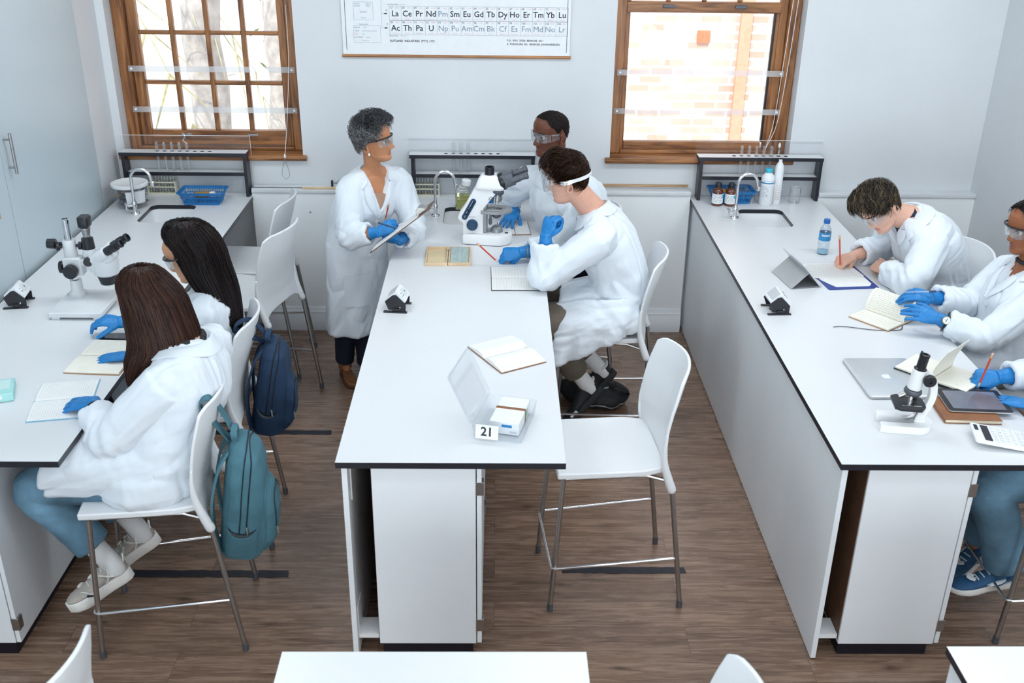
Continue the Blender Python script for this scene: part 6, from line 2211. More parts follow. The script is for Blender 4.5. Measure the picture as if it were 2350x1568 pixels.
        V = V + N_ * ((.002 + .005 * np.clip(w, 0, 1)) * np.clip(r2, -.5, 1))[:, None]
        s.trs = s.addnp('trousers', V, F, m)
        return s.trs

    def shoe(s, sd, heel, toe, up, L_=.265, upper=None, sole=None, style='sneaker', chunky=1.0):
        """heel = point under the heel, toe = direction, up = direction out of the shoe"""
        f = nrm(toe)
        u = np.array(up, float); u = nrm(u - f * (u @ f))
        l = np.cross(u, f)
        h = np.array(heel, float)
        P = lambda x, y, z: h + f * x + l * y + u * z
        k = L_ / .265
        sh = .022 * chunky
        def ring(x, w, z0, z1, top): return [P(x * k, y * k, z * k) for y, z in [(w * math.cos(a), (z0 + z1) / 2 + (z1 - z0) / 2 * math.sin(a)) for a in np.linspace(0, 2 * math.pi, 18, endpoint=False)]]
        xs = [(-.008, .010, .03, .062), (.0, .026, .018, .085), (.015, .032, .015, .096), (.05, .034, .015, .100), (.085, .034, .015, .088), (.12, .037, .015, .070), (.16, .042, .015, .056), (.20, .043, .015, .049), (.235, .036, .016, .044), (.255, .022, .018, .038), (.262, .008, .022, .032)]
        sc_ = MB().loft([ring(x, w, z0 + sh - .02, z1 + sh - .02, 0) for x, w, z0, z1 in xs])
        V, F = remesh(sc_, .005, 4)
        o = s.addnp('shoe', V, F, upper)
        so_ = MB()
        wv = lambda x: np.interp(x, [-.012, 0, .03, .08, .12, .17, .21, .245, .268], [.012, .028, .036, .034, .036, .045, .046, .036, .010])
        rg = []
        for z, g in ((0, .94), (.004, 1.0), (sh * .5, 1.03 + .02 * (chunky > 1.2)), (sh, .99), (sh + .006, .93)):
            left = [(x, wv(x) * g) for x in np.linspace(-.012, .268, 18)]
            rg.append([P(x * k, y * k, (z + (.006 * max(0, (x - .2) / .06) if z < .01 else 0)) * k) for x, y in left] + [P(x * k, -y * k, (z + (.006 * max(0, (x - .2) / .06) if z < .01 else 0)) * k) for x, y in left[::-1]])
        so_.loft(rg)
        s.add('sole', so_, sole, o, bevel=.002)
        if style != 'boot':
            lc = MB()
            for i in range(4):
                x = .095 + i * .022
                z = np.interp(x, [.085, .12, .16, .2], [.091, .073, .059, .052]) + sh - .02
                lc.tube([s.snap(o, P(x * k, y * k, (z + .01) * k), .0012) for y in np.linspace(-.022, .022, 7)], .0028 * k, 6)
            s.add('laces', lc, sole, o)
        return o, P, k

    def shoe_on(s, sd, toe, up, *a, **k):
        t_ = nrm(toe)
        u_ = nrm(np.array(up, float) - t_ * (np.array(up, float) @ t_))
        return s.shoe(sd, np.array(s.j['an' + sd], float) - t_ * .038 - u_ * .092, toe, up, *a, **k)

    def sock(s, sd, m, a, b, r=.036):
        q = MB().tube(smooth_path([a, (np.array(a) + np.array(b)) / 2, b], 5), np.linspace(r * 1.12, r * 1.08, 11), 18, round_ends=True)
        return s.add('sock', q, m)

    # ---------------------------------------------------------------- hair
    def short_hair(s, mats, line, thick, strands=700, seed=1, flow=(0, 1, 0), length=.05, lift=.5, curly=0.0, rad=.0011, part='hair', side=None, top=None):
        """cap over the skull down to a hairline (azimuth deg from front -> elevation deg), with locks combed on it"""
        rnd = random.Random(seed)
        az, el = np.array(line, float).T
        C_ = V3(0, -.006, .015)
        def surf(p, e, off):
            d = V3(math.cos(e) * math.sin(p), math.cos(e) * math.cos(p), math.sin(e))
            h = s.head_bvh.ray_cast(Vector(s.hd(*(C_ + d * .25))), Vector(-(s.B @ d)))
            r = np.array(h[0]) if h[0] is not None else s.hd(*(C_ + d * .09))
            return r + (s.B @ d) * off * s.hs, s.B @ d
        lo = lambda p: math.radians(np.interp(abs(math.degrees((p + math.pi) % (2 * math.pi) - math.pi)), az, el))
        n, m_ = 60, 22
        rings = []
        for i in range(m_):
            v = i / (m_ - 1)
            ring = []
            for k in range(n):
                p = 2 * math.pi * k / n
                e = math.pi / 2 - 1e-3 + (lo(p) - math.pi / 2) * v
                t = .70 * thick(p, e) * min(1, (1 - v) * 5 + .0) if v < 1 else -.004
                if v < 1: t = t * (1 + .22 * float(perlin(np.array([[math.sin(p) * 4, math.cos(p) * 4, e * 4 + seed]]))[0]))
                ring.append(surf(p, e, t)[0])
            rings.append(ring)
        mb = MB()
        mb.loft(rings, cap=False)
        mb.f.append(tuple(range(n))); mb.m.append(0)
        mb.f = [f[::-1] for f in mb.f]
        fl = s.B @ nrm(flow)
        for q in range(strands):
            p = rnd.uniform(0, 2 * math.pi)
            v = math.sqrt(rnd.random()) * .97
            e = math.pi / 2 + (lo(p) - math.pi / 2) * v
            t = thick(p, e)
            a, d = surf(p, e, t * .55)
            dirv = nrm(fl - d * (fl @ d) + V3(rnd.gauss(0, .3), rnd.gauss(0, .3), rnd.gauss(0, .3)) * (1 + curly) + np.array(s.B[:, 2]) * (-.55 * max(0, math.cos(e)) if curly < .5 else 0))
            L_ = length * rnd.uniform(.6, 1.1) * s.hs
            pts = []
            cv = nrm(np.cross(dirv, d))
            tt = max(t, .004)
            k0 = rnd.uniform(.62, 1.12)
            for u in (0, .25, .5, .75, 1):
                b = a + dirv * L_ * u + cv * (.004 + curly * .008) * math.sin(u * (2 + 3 * curly) + q * 1.7)
                h = s.head_bvh.find_nearest(Vector(b))
                if h[0] is not None:
                    n_ = np.array(h[1])
                    b = np.array(h[0]) + n_ * (tt * (k0 + lift * .45 * math.sin(u * 2.6)) + curly * .005 * math.sin(u * 6 + q)) * s.hs
                pts.append(b)
            w_ = rad * rnd.uniform(.7, 1.5) * s.hs
            mi = rnd.randrange(1, len(mats)) if len(mats) > 1 and rnd.random() < .6 else 0
            if side: mi = rnd.choice(side if e < .55 + .15 * rnd.random() else top)
            mb.tube(pts, [w_, w_ * 1.2, w_ * 1.2, w_, w_ * .3], 4, mi=mi, flat=.6)
        s.add(part, mb, mats, angle=70)

    def long_hair(s, mats, rings, strands=500, seed=1, n=40, ex=2.2, rad=.0016, back=None, face_gap=None):
        """hair mass given as level rings (centre, side vector, half width, half depth) from crown to tips, with locks on its surface"""
        rnd = random.Random(seed)
        R_ = []
        for c, w, d, ang in rings:
            ca, sa = math.cos(ang), math.sin(ang)
            R_.append([*c, w, d, ca, sa])
        R_ = smooth_path(R_, 6)
        def pt(i, a, k=1.0):
            i0 = int(min(max(i, 0), len(R_) - 1.001)); t = i - i0
            q = R_[i0] * (1 - t) + R_[i0 + 1] * t
            x = q[3] * k * np.sign(math.cos(a)) * abs(math.cos(a)) ** (2 / ex)
            y = q[4] * k * np.sign(math.sin(a)) * abs(math.sin(a)) ** (2 / ex)
            return q[:3] + V3(x * q[5] - y * q[6], x * q[6] + y * q[5], 0)
        mb = MB()
        nr = len(R_)
        base = MB().loft([[pt(i, 2 * math.pi * k / n, .97) for k in range(n)] for i in np.linspace(0, nr - 1.002, nr * 2)])
        V, F = remesh(base, .006, 3)
        if face_gap is not None:
            V = face_gap(V)
        hb = bvh_of(V, F)
        mb.add(V, F)
        for q in range(strands):
            a = rnd.uniform(0, 2 * math.pi)
            i0 = rnd.uniform(.4, nr * .22) if rnd.random() < .8 else rnd.uniform(nr * .2, nr * .6)
            i1 = nr - 1.01 - abs(rnd.gauss(0, .05)) * nr if rnd.random() < .8 else rnd.uniform(i0 + nr * .2, nr - 1.01)
            if i1 - i0 < 2: continue
            off = rnd.uniform(-.002, .003)
            tw = rnd.gauss(0, .10)
            pts = []
            for u in np.linspace(0, 1, 11):
                p = pt(i0 + (i1 - i0) * u, a + tw * math.sin(u * 3), 1.0)
                h = hb.find_nearest(Vector(p))
                pts.append(np.array(h[0]) + np.array(h[1]) * (off + .002 + .003 * math.sin(u * 4 + q)))
            if rnd.random() < .3:
                pts.append(pts[-1] + (pts[-1] - pts[-2]) * rnd.uniform(.2, .9))
            w_ = rad * rnd.uniform(.6, 1.7)
            mb.tube(pts, [w_ * (1 - .75 * (k / (len(pts) - 1)) ** 3) for k in range(len(pts))], 4, mi=rnd.randrange(1, len(mats)) if len(mats) > 1 and rnd.random() < .55 else 0, flat=.55)
        s.add('hair', mb, mats, angle=70)

    # ---------------------------------------------------------------- eye wear
    def goggles(s, kind):
        """kind: 'dark' (black brow bar and temples), 'clear' (clear wrap), 'strap' (boxed goggle on a white band)"""
        deep = .094 if kind != 'strap' else .118
        zt, zb = (.024, -.026) if kind != 'strap' else (.034, -.038)
        rows = []
        span = 1.25 if kind != 'strap' else 1.05
        for v in np.linspace(0, 1, 9):
            row = []
            for u in np.linspace(-1, 1, 31):
                a = u * span
                z = zb + (zt - zb) * v
                nt = 0.012 * math.exp(-(u / .13) ** 2) * (1 - v) * (1 if kind != 'strap' else .3)
                sh_ = (1 - .30 * abs(u) ** 3)
                rx = .081 if kind != 'strap' else .078
                row.append(s.hd(rx * math.sin(a) / math.sin(span) * (1.0 if kind != 'strap' else .98), (deep + .006) * math.cos(a * .98) ** .62 + (.0 if abs(u) < .99 else 0) + .002 * math.sin(v * 3), z * sh_ + nt + .001))
            rows.append(row)
        g = MB().sheet(rows, .0018)
        if kind == 'strap':
            edge = [rows[0][i] for i in range(31)] + [rows[k][30] for k in range(1, 9)] + [rows[8][i] for i in range(29, -1, -1)] + [rows[k][0] for k in range(7, 0, -1)]
            lens = s.add('goggles', g, M['lens'], angle=60)
            sk = []
            for k in range(len(edge) + 1):
                p = np.array(edge[k % len(edge)])
                loc = s.B.T @ (p - s.H) / s.hs
                sk.append([p, s.hd(loc[0] * .97, loc[1] * .985 - .012, loc[2] * .98), s.hd(loc[0] * .92, max(loc[1] - .030, .05), loc[2] * .95)])
            s.add('frame', MB().sheet(np.array(sk).transpose(1, 0, 2), .002), M['foggy'], lens, angle=60)
            band = []
            for v in (-1, -.33, .33, 1):
                row = []
                for a in np.linspace(1.15, 2 * math.pi - 1.15, 44):
                    d = V3(math.sin(a), math.cos(a), 0)
                    t = (a - 1.15) / (2 * math.pi - 2.3)
                    zc = .004 + .012 * math.sin(t * math.pi)
                    h = s.head_bvh.ray_cast(Vector(s.hd(d[0] * .3, d[1] * .3 - .01, zc + v * .0085)), Vector(-(s.B @ d)))
                    p = np.array(h[0]) if h[0] is not None else s.hd(d[0] * .085, d[1] * .095, zc)
                    bk = math.sin(t * math.pi)
                    row.append(p + (s.B @ d) * (.006 + .016 * bk ** .6))
                band.append(row)
            s.add('head_strap', MB().sheet(band, .0022), M['whitecap'], lens, angle=60)
            return
        lens = s.add('safety_glasses', g, M['lens'], angle=60)
        fm = M['black'] if kind == 'dark' else M['lens']
        if kind == 'dark':
            s.add('brow_bar', MB().tube([np.array(p) + s.B @ V3(0, .002, .001) for p in rows[-1]], .0042 * s.hs, 8), fm, lens)
        for sd in (-1, 1):
            e = np.array(rows[-1][0 if sd < 0 else -1])
            e2 = s.hd(sd * .0795, .045, .016)
            pts = [e, e2, s.hd(sd * .0785, .012, .012), s.hd(sd * .0775, -.022, .010), s.hd(sd * .075, -.038, -.006)]
            s.add('temple_arm', MB().tube(pts, [.0036 * s.hs, .0046 * s.hs, .0042 * s.hs, .0038 * s.hs, .003 * s.hs], 8, flat=1.0), fm, lens)
            if kind == 'clear':
                sr = [[s.hd(sd * (.0795 - .001 * u), .046 - .05 * u, z * (1 - .35 * u)) for u in np.linspace(0, 1, 5)] for z in np.linspace(-.020, .020, 5)]
                s.add('side_shield', MB().sheet(sr, .0015), M['foggy'], lens, angle=60)


def skirt_lap(P, to, w0=.185, h0=.125, w1=.19, h1=.105, drop=0.0, open_end=True):
    """coat lying over the thighs of a seated person, from the hips towards point 'to'"""
    def fn(mb):
        j, sc = P.j, P.sc
        pel = np.array(j['pel'], float)
        to_ = np.array(to, float)
        l = nrm(j['lat0'])
        q = smooth_path([pel - nrm(to_ - pel) * .02, pel * .5 + to_ * .5 + V3(0, 0, .008), to_], 6)
        w = np.linspace(w0, w1, len(q)) * sc
        fl = np.linspace(h0 / w0, h1 / w1, len(q))
        d = nrm(to_ - pel)
        rings = []
        upv = nrm(np.cross(l, d)); upv = upv if upv[2] > 0 else -upv
        for c, a, f_ in zip(q, w, fl):
            rings.append([c + l * a * np.sign(math.cos(t)) * abs(math.cos(t)) ** .8 + upv * a * f_ * np.sign(math.sin(t)) * abs(math.sin(t)) ** .85 for t in np.linspace(0, 2 * math.pi, 28, endpoint=False)])
        last = np.array(rings[-1]); c = q[-1]
        rings.append(c + (last - c) * .90)
        rings.append(c - d * .06 + (last - c) * .86)
        mb.loft(rings)
    return fn


def pencil(name, label, a, b, m, r=.0042, group=None, kind='pencil', cat=None):
    """a = tip, b = blunt end"""
    a, b = np.array(a, float), np.array(b, float)
    L_ = np.linalg.norm(b - a)
    t = thing(name, label, cat or kind, tuple(a), 0, group)
    mm = frame((0, 0, 0), *(lambda z: (np.cross(z, (.3, .9, .1)), np.cross(z, np.cross(z, (.3, .9, .1)))))(nrm(b - a)))
    z = nrm(b - a)
    x = nrm(np.cross((.21, .9, .3), z)); y = np.cross(z, x)
    mm = Matrix(((x[0], y[0], z[0], 0), (x[1], y[1], z[1], 0), (x[2], y[2], z[2], 0), (0, 0, 0, 1)))
    def la(prof, n): return MB().lathe(prof, n, mat=mm)
    if kind == 'pencil':
        obj('shaft', la([(r, .022), (r, L_ - .02)], 6), m, t, angle=20)
        obj('sharpened_tip', la([(.0006, 0), (r * .95, .022)], 12), M['pine'], t)
        obj('ferrule', la([(r * 1.05, L_ - .022), (r * 1.05, L_ - .010)], 12), M['brass'], t)
        obj('eraser', la([(r, L_ - .010), (r, L_ - .001), (r * .7, L_)], 12), M['erasor'], t)
    else:
        obj('barrel', la([(.0007, 0), (.0022, .008), (r, .020), (r, L_ - .012)], 12), m, t)
        obj('end_cap', la([(r * 1.05, L_ - .03), (r * 1.05, L_ - .002), (r * .5, L_)], 12), M['navyplastic'], t)
        obj('pocket_clip', MB().merge(MB().box(-.0012, .0012, r, r + .002, L_ - .04, L_ - .006), mm), M['satin'], t)
    return t
# ------------------------------------------------------------------ the eight people
def hsp(d, n, pose='relaxed', **k): return dict(d=d, n=n, pose=pose, **k)


HAIR = dict(
    grey=[mat('dark_grey_hair', (0.045, 0.045, 0.0495), .5, spec=.18), mat('silver_hair', (0.18, 0.1837, 0.1875), .5, spec=.18), mat('mid_grey_hair', (0.09, 0.09, 0.0975), .5, spec=.18), mat('pale_hair', (0.27, 0.27, 0.2775), .5, spec=.18)],
    crop=[mat('cropped_black_hair', (0.012, 0.0083, 0.0075), .8, spec=.18, noise=.3, nscale=200)],
    brown=[mat('dark_brown_hair', (0.0225, 0.0097, 0.0053), .4, spec=.18), mat('brown_hair_lock', (0.045, 0.0195, 0.0097), .38, spec=.18), mat('black_brown_lock', (0.0112, 0.006, 0.0045), .4, spec=.18)],
    auburn=[mat('auburn_hair', (0.03, 0.0105, 0.006), .36, spec=.18), mat('auburn_lock', (0.0562, 0.0195, 0.009), .34, spec=.18), mat('deep_brown_lock', (0.0135, 0.006, 0.0045), .36, spec=.18)],
    black=[mat('black_hair', (0.0075, 0.0053, 0.006), .32, spec=.18), mat('black_brown_hair', (0.018, 0.0083, 0.006), .32, spec=.18), mat('dark_lock', (0.0053, 0.0037, 0.0053), .32, spec=.18)],
    ash=[mat('ash_brown_hair', (0.0225, 0.0165, 0.0112), .45, spec=.18), mat('sandy_lock', (0.105, 0.075, 0.0413), .45, spec=.18), mat('dark_ash_lock', (0.0105, 0.0083, 0.0067), .45, spec=.18)])
LINE_M = [(0, 46), (35, 40), (52, 22), (66, 14), (78, -6), (92, -8), (104, 10), (120, -16), (140, -34), (180, -40)]
LINE_CROP = [(0, 46), (38, 43), (52, 24), (68, 16), (80, -2), (92, 0), (104, 14), (120, -14), (140, -30), (180, -34)]

# ---- the standing woman with grey hair
P1 = Person('woman with short grey hair in a white lab coat standing with a clipboard', (-.79, 5.43, 0))
j = dict(pel=V3(-.785, 5.45, .80), waist=V3(-.76, 5.435, 1.0), chest=V3(-.71, 5.42, 1.13), neck=V3(-.668, 5.41, 1.262), head=V3(-.648, 5.36, 1.452), hf=V3(.965, -.22, .08), hu=V3(-.1, 0, 1),
         lat0=V3(.8, .6, 0), lat1=V3(.82, .57, 0), fwd=V3(.6, -.8, 0), shL=V3(-.545, 5.50, 1.195), shR=V3(-.785, 5.325, 1.20), elL=V3(-.455, 5.41, .95), elR=V3(-.785, 5.225, .965),
         wrL=V3(-.515, 5.19, .955), wrR=V3(-.625, 5.165, 1.01), knL=V3(-.765, 5.43, .44), knR=V3(-.865, 5.40, .44), anL=V3(-.76, 5.42, .09), anR=V3(-.895, 5.47, .09), toeL=V3(.5, -.85, 0), toeR=V3(.40, -.92, 0),
         handL=hsp(V3(-.55, -.10, .12), V3(-.10, -.72, -.70), curl=[(50, 45, 20), (55, 48, 22), (58, 50, 24), (60, 52, 24)]), handR=hsp(V3(.80, .05, .42), V3(-.10, -.75, .66), 'pen'))
P1.body(j, skin('tan_skin', (.50, .225, .115)), skin('tan_lips', (.40, .15, .09)), .95, .96, jaw=.98, nose=1.3, female=True)
P1.face(HAIR['grey'][0])


def p1skirt(mb):
    st = [(-.785, 5.45, .86, .170, .128), (-.788, 5.448, .74, .176, .132), (-.79, 5.44, .60, .180, .135), (-.79, 5.43, .48, .186, .138), (-.79, 5.42, .352, .193, .142)]
    q = smooth_path(st, 5)
    l, f = V3(.8, .6, 0), V3(.6, -.8, 0)
    rg = []
    for x, y, z, w, d in q:
        k = (z < .7) * (.7 - z) * .035
        rg.append([V3(x, y, z) + l * math.cos(a) * (w + k * math.sin(a * 7)) + f * math.sin(a) * (d + k * math.sin(a * 7)) for a in np.linspace(0, 2 * math.pi, 56, endpoint=False)])
    c = V3(-.79, 5.42, .352)
    rg.append([c + (p - c) * .93 for p in rg[-1]])
    rg.append([c + V3(0, 0, .08) + (p - c) * .90 for p in rg[-1]])
    mb.loft(rg)


P1.coat(M['coat'], p1skirt, 1.0, 3, vneck=(.205, .062, .034), cuffend=(.035, .055), sleeve=1.02, buttons=4)
# pocket at the hip
ax = (V3(.93, .36, 0), V3(0, 0, 1))
P1.add('pocket', P1.patch_on_coat(-.065, .085, -.10, .085, .004, V3(-.36, .93, 0) * 1.0, V3(-.815, 5.40, .63), ax), M['coat'], P1.coat_o, angle=60)
# tan top under the coat
tb = MB().loft(torso_rings([j['pel'], j['waist'], j['chest'], j['neck']], j['lat0'], j['lat1'], j['fwd'], [(.3, .115, .090, 0), (.68, .132, .108, .016), (.84, .128, .094, .008)]))
P1.add('top', tb, mat('tan_jersey', (.42, .25, .17), .8, noise=.03))
P1.gloves(M['glove'], .045)
P1.trousers(M['navytrouser'], (.085, .068, .055), .02, 2)
for sd, a, t in (('R', j['anR'], V3(.40, -.92, 0)), ('L', j['anL'], V3(.5, -.85, 0))):
    o, Pf, k = P1.shoe(sd, a + V3(0, 0, -.089) - nrm(t) * .045, t, V3(0, 0, 1), .235, M['leather'], mat('brown_sole', (.12, .05, .025), .6, noise=.1), 'boot', .8)
    P1.add('boot_shaft', MB().tube([a + V3(0, 0, -.03), a + V3(0, 0, .05)], [.043, .044], 16, flat=.9), M['leather'], o)


def thick1(p, e):
    c = math.cos(p)
    return .010 + .026 * max(0, math.sin(e)) ** .7 + (.010 if c < -.2 else 0) + (.010 if c > .3 and e > .6 else 0)


P1.short_hair(HAIR['grey'], [(0, 48), (30, 42), (48, 26), (62, 12), (76, -2), (92, 2), (104, 6), (120, -20), (140, -38), (180, -44)], thick1, 5200, 3, (0, .5, .6), .036, .7, .30, .0008, side=(1, 3, 1, 2), top=(0, 2, 0))
P1.goggles('dark')
er = P1.add('earring', MB().lathe([(0, -.011), (.006, -.006), (.007, .0), (.004, .008), (0, .010)], 12, mat=Matrix.Translation(P1.hd(-.078, -.010, -.056))), mat('pearl', (.75, .68, .60), .15, noise=.03))

# clipboard in her hands, pen, pencil in her pocket
b0, b1 = V3(-.650, 5.125, .935), V3(-.335, 5.135, 1.172)
ex_ = nrm(b1 - b0)
vd = nrm(V3(-.5, 5.13, 1.05) - V3(0, 0, 2.795))
wy = nrm(vd - ex_ * (vd @ ex_))
nn_ = nrm(np.cross(ex_, wy)); nn_ = nn_ if nn_[2] > 0 else -nn_
wy = nrm(wy + nn_ * .10); nn_ = nrm(np.cross(ex_, wy))
if nn_[2] < 0: wy, nn_ = -wy, -nn_
mm = Matrix(((ex_[0], wy[0], nn_[0], 0), (ex_[1], wy[1], nn_[1], 0), (ex_[2], wy[2], nn_[2], 0), (0, 0, 0, 1)))
L_ = float(np.linalg.norm(b1 - b0))
t = thing('clipboard', 'brown clipboard with metal clip held by the standing woman', 'clipboard', tuple(b0))
obj('board', MB().merge(MB().box(0, L_, -.11, .11, -.002, .002), mm), mat('brown_hardboard', (.13, .065, .04), .5, noise=.1), t)
obj('paper', MB().merge(MB().box(.015, L_ * .80, -.103, .103, .0022, .0055), mm), M['paper'], t)
obj('clip', MB().merge(MB().loft([[(x, y, z) for x, z in ((L_ * .76, .003), (L_ * .78, .014), (L_ * .80, .030), (L_ * .84, .036), (L_ * .88, .028), (L_ * .93, .003))] for y in (-.045, .045)]), mm), M['satin'], t, bevel=.002)
pencil('pen', 'dark blue pen in the writing hand of the standing woman', V3(-.515, 5.09, 1.055), V3(-.617, 5.10, 1.085), M['navyplastic'], .0042, kind='pen')
pp, nnp = P1.on_coat(.060, -.170, .004, True)
pencil('pencil', 'red pencil standing in the breast pocket of the standing woman', pp - P1.cu * .07 - P1.cf * .004, pp + P1.cu * .035, M['red'], .0042)

# ---- the man with shaved head behind the microscope
P2 = Person('man with shaved head and clear safety glasses seated behind the microscope', (.43, 5.50, 0))
j = dict(pel=V3(.42, 5.515, .775), waist=V3(.405, 5.53, .95), chest=V3(.365, 5.535, 1.10), neck=V3(.325, 5.52, 1.245), head=V3(.290, 5.47, 1.470), hf=V3(-.84, -.52, -.06), hu=V3(0, .0, 1),
         lat0=V3(.75, -.65, 0), lat1=V3(.86, -.5, 0), fwd=V3(-.6, -.8, 0), shL=V3(.515, 5.42, 1.165), shR=V3(.165, 5.62, 1.165), elL=V3(.56, 5.33, .93), elR=V3(.060, 5.745, 1.01),
         wrL=V3(.40, 5.30, .80), wrR=V3(.108, 5.665, .968), knL=V3(.20, 5.36, .74), knR=V3(.12, 5.58, .74), anL=V3(.32, 5.36, .30), anR=V3(.32, 5.60, .30), toeL=V3(-.9, -.1, -.2), toeR=V3(-.9, -.1, -.2),
         handL=hsp(V3(-.9, .2, 0), V3(0, 0, 1)), handR=hsp(V3(-.42, -.86, -.22), V3(-.10, -.2, .97), curl=[(10, 14, 8)] * 4, spread=9, s=.88))
P2.body(j, skin('deep_brown_skin', (.125, .043, .024), .42), skin('brown_lips', (.16, .055, .045), .4), 1.04, 1.03, jaw=1.03, nose=1.15, neck=1.05)
P2.face(HAIR['crop'][0])
P2.coat(M['coat'], skirt_lap(P2, V3(.26, 5.47, .75)), 1.0, 11, cuffend=(.05, .045), buttons=3)
P2.gloves(M['glove'], .05)
P2.trousers(M['navytrouser'], seed=4)
for sd in 'LR':
    P2.shoe(sd, j['an' + sd] + V3(.03, 0, -.085), V3(-.95, -.1, -.05), V3(0, 0, 1), .27, M['blackbag'], M['whiterub'])
P2.short_hair(HAIR['crop'], LINE_CROP, lambda p, e: .0035, 900, 5, (0, .2, .1), .006, .2, 0, .0008)
P2.goggles('clear')

# ---- the young man with goggles on a white head strap
P3 = Person('young man in head-strap goggles seated with a hand under his chin', (.60, 4.80, 0))
j = dict(pel=V3(.62, 4.80, .775), waist=V3(.615, 4.805, .95), chest=V3(.555, 4.82, 1.09), neck=V3(.478, 4.83, 1.245), head=V3(.342, 4.785, 1.418), hf=V3(-.94, .28, -.20), hu=V3(-.2, 0, 1),
         lat0=V3(-.15, -.99, 0), lat1=V3(-.22, -.97, 0), fwd=V3(-.97, .2, 0), shL=V3(.505, 4.655, 1.16), shR=V3(.44, 5.00, 1.165), elL=V3(.235, 4.640, .972), elR=V3(.33, 5.08, .965),
         wrL=V3(.238, 4.675, 1.165), wrR=V3(.128, 5.02, .955), knL=V3(.24, 4.64, .715), knR=V3(.22, 4.95, .72), anL=V3(.465, 4.74, .330), anR=V3(.55, 4.90, .345), toeL=V3(-.45, -.22, -.8), toeR=V3(-.45, -.1, -.8),
         handL=hsp(V3(.26, .18, .94), V3(-.70, -.66, .25), 'fist', curl=[(62, 78, 36), (70, 84, 40), (74, 86, 40), (76, 86, 40)]), handR=hsp(V3(-.97, -.12, -.10), V3(-.10, -.62, .78), 'pen'))
P3.body(j, skin('fair_skin', (.68, .38, .28)), skin('pink_lips', (.55, .22, .18)), 1.04, 1.0, neck=1.08)
P3.face(HAIR['brown'][0])


def p3extra(mb):
    top = smooth_path([(.30, 4.655, .82), (.42, 4.62, .85), (.56, 4.60, .86), (.66, 4.62, .86), (.71, 4.66, .84)], 5)
    bot = smooth_path([(.282, 4.530, .545), (.36, 4.535, .575), (.50, 4.545, .632), (.60, 4.555, .680), (.685, 4.60, .715)], 5)
    g = []
    for v in np.linspace(0, 1, 14):
        row = []
        for i, (a, b) in enumerate(zip(top, bot)):
            p = a * (1 - v) + b * v
            p = p + V3(0, -.030 * math.sin(v * math.pi) - .014 * v * math.sin(i * 1.05), 0)
            row.append(p)
        g.append(row)
    mb.sheet(g, .024)
    g2 = [[V3(.262 + .03 * v, 4.60 + .0 * v + .16 * u, .80 - (.24 - .02 * u) * v) for u in np.linspace(0, 1, 5)] for v in np.linspace(0, 1, 8)]


P3.coat(M['coat'], skirt_lap(P3, V3(.34, 4.79, .755), .18, .115, .165, .10), 1.03, 21, cuffend=(.040, .050), sleeve=1.06, buttons=2, extra=p3extra, amp=1.15)
P3.gloves(M['glove'], .055)
P3.trousers(M['khaki'], (.10, .088, .062), .10, 6)
for sd in 'LR':
    tdir = nrm(V3(-.66, -.24, -.70) if sd == 'L' else V3(-.66, -.05, -.72))
    updir = V3(-.72, .05, .65)
    o, Pf, k = P3.shoe_on(sd, tdir, updir, .275, M['blackbag'], M['blackbag'], chunky=1.2)
    P3.sock(sd, M['sock'], j['an' + sd] * .68 + j['kn' + sd] * .32, Pf(.035, 0, .06), .037)
    P3.add('heel_tab', MB().tube(smooth_path([Pf(.02, .034, .088), Pf(-.004, .022, .080), Pf(-.014, 0, .085), Pf(-.004, -.022, .080), Pf(.02, -.034, .088)], 5), .013, 8, flat=.45, up=updir), M['whiterub'], o)
    pz = P3.snap(o, Pf(.19, .05, .035), .001)
    P3.add('side_patch', MB().merge(MB().box(-.022, .022, -.009, .009, -.001, .002), frame(pz, Pf(.1, .0, 0) - Pf(0, 0, 0), Pf(0, 0, .1) - Pf(0, 0, 0))), M['whiterub'], o)


def thick3(p, e):
    c, s_ = math.cos(p), math.sin(e)
    return .008 + .016 * max(0, s_) + (.018 * max(0, c) if e > .45 else 0)


P3.short_hair(HAIR['brown'], LINE_M, thick3, 3400, 7, (0, .9, .25), .05, .55, .10, .0008)
P3.goggles('strap')
P3.add('bracelet', MB().tube([j['wrR'] + V3(.035, 0, 0) + V3(0, .031 * math.cos(a), .031 * math.sin(a)) for a in np.linspace(0, 2 * math.pi, 20)], .0022, 6), M['brass'])
pencil('pencil', 'red pencil in the gloved hand of the young man in head-strap goggles', V3(.012, 4.945, .925), V3(-.100, 4.958, 1.028), M['red'])

# ---- the brown-haired girl nearest on the left
P4 = Person('girl with straight reddish-brown hair seated nearest at the left bench', (-1.25, 3.32, 0))
j = dict(pel=V3(-1.22, 3.305, .775), waist=V3(-1.165, 3.32, .93), chest=V3(-1.115, 3.36, 1.07), neck=V3(-1.125, 3.40, 1.195), head=V3(-1.265, 3.445, 1.325), hf=V3(-.80, .34, -.50), hu=V3(-.5, 0, .86),
         lat0=V3(-.15, -.99, 0), lat1=V3(-.26, -.96, 0), fwd=V3(-.95, .25, 0), shL=V3(-1.165, 3.235, 1.105), shR=V3(-1.075, 3.545, 1.12), elL=V3(-1.385, 3.205, .895), elR=V3(-1.23, 3.62, .90),
         wrL=V3(-1.495, 3.375, .952), wrR=V3(-1.40, 3.48, .80), knL=V3(-1.69, 3.215, .685), knR=V3(-1.66, 3.45, .70), anL=V3(-1.462, 3.205, .345), anR=V3(-1.425, 3.42, .345), toeL=V3(-.8, -.45, -.3), toeR=V3(-.8, -.4, -.3),
         handL=hsp(V3(-.93, .30, -.20), V3(-.15, -.15, .97), 'relaxed', curl=[(8, 16, 10), (10, 18, 10), (10, 18, 10), (8, 16, 10)], spread=5), handR=hsp(V3(-.9, .1, -.1), V3(0, 0, 1)))
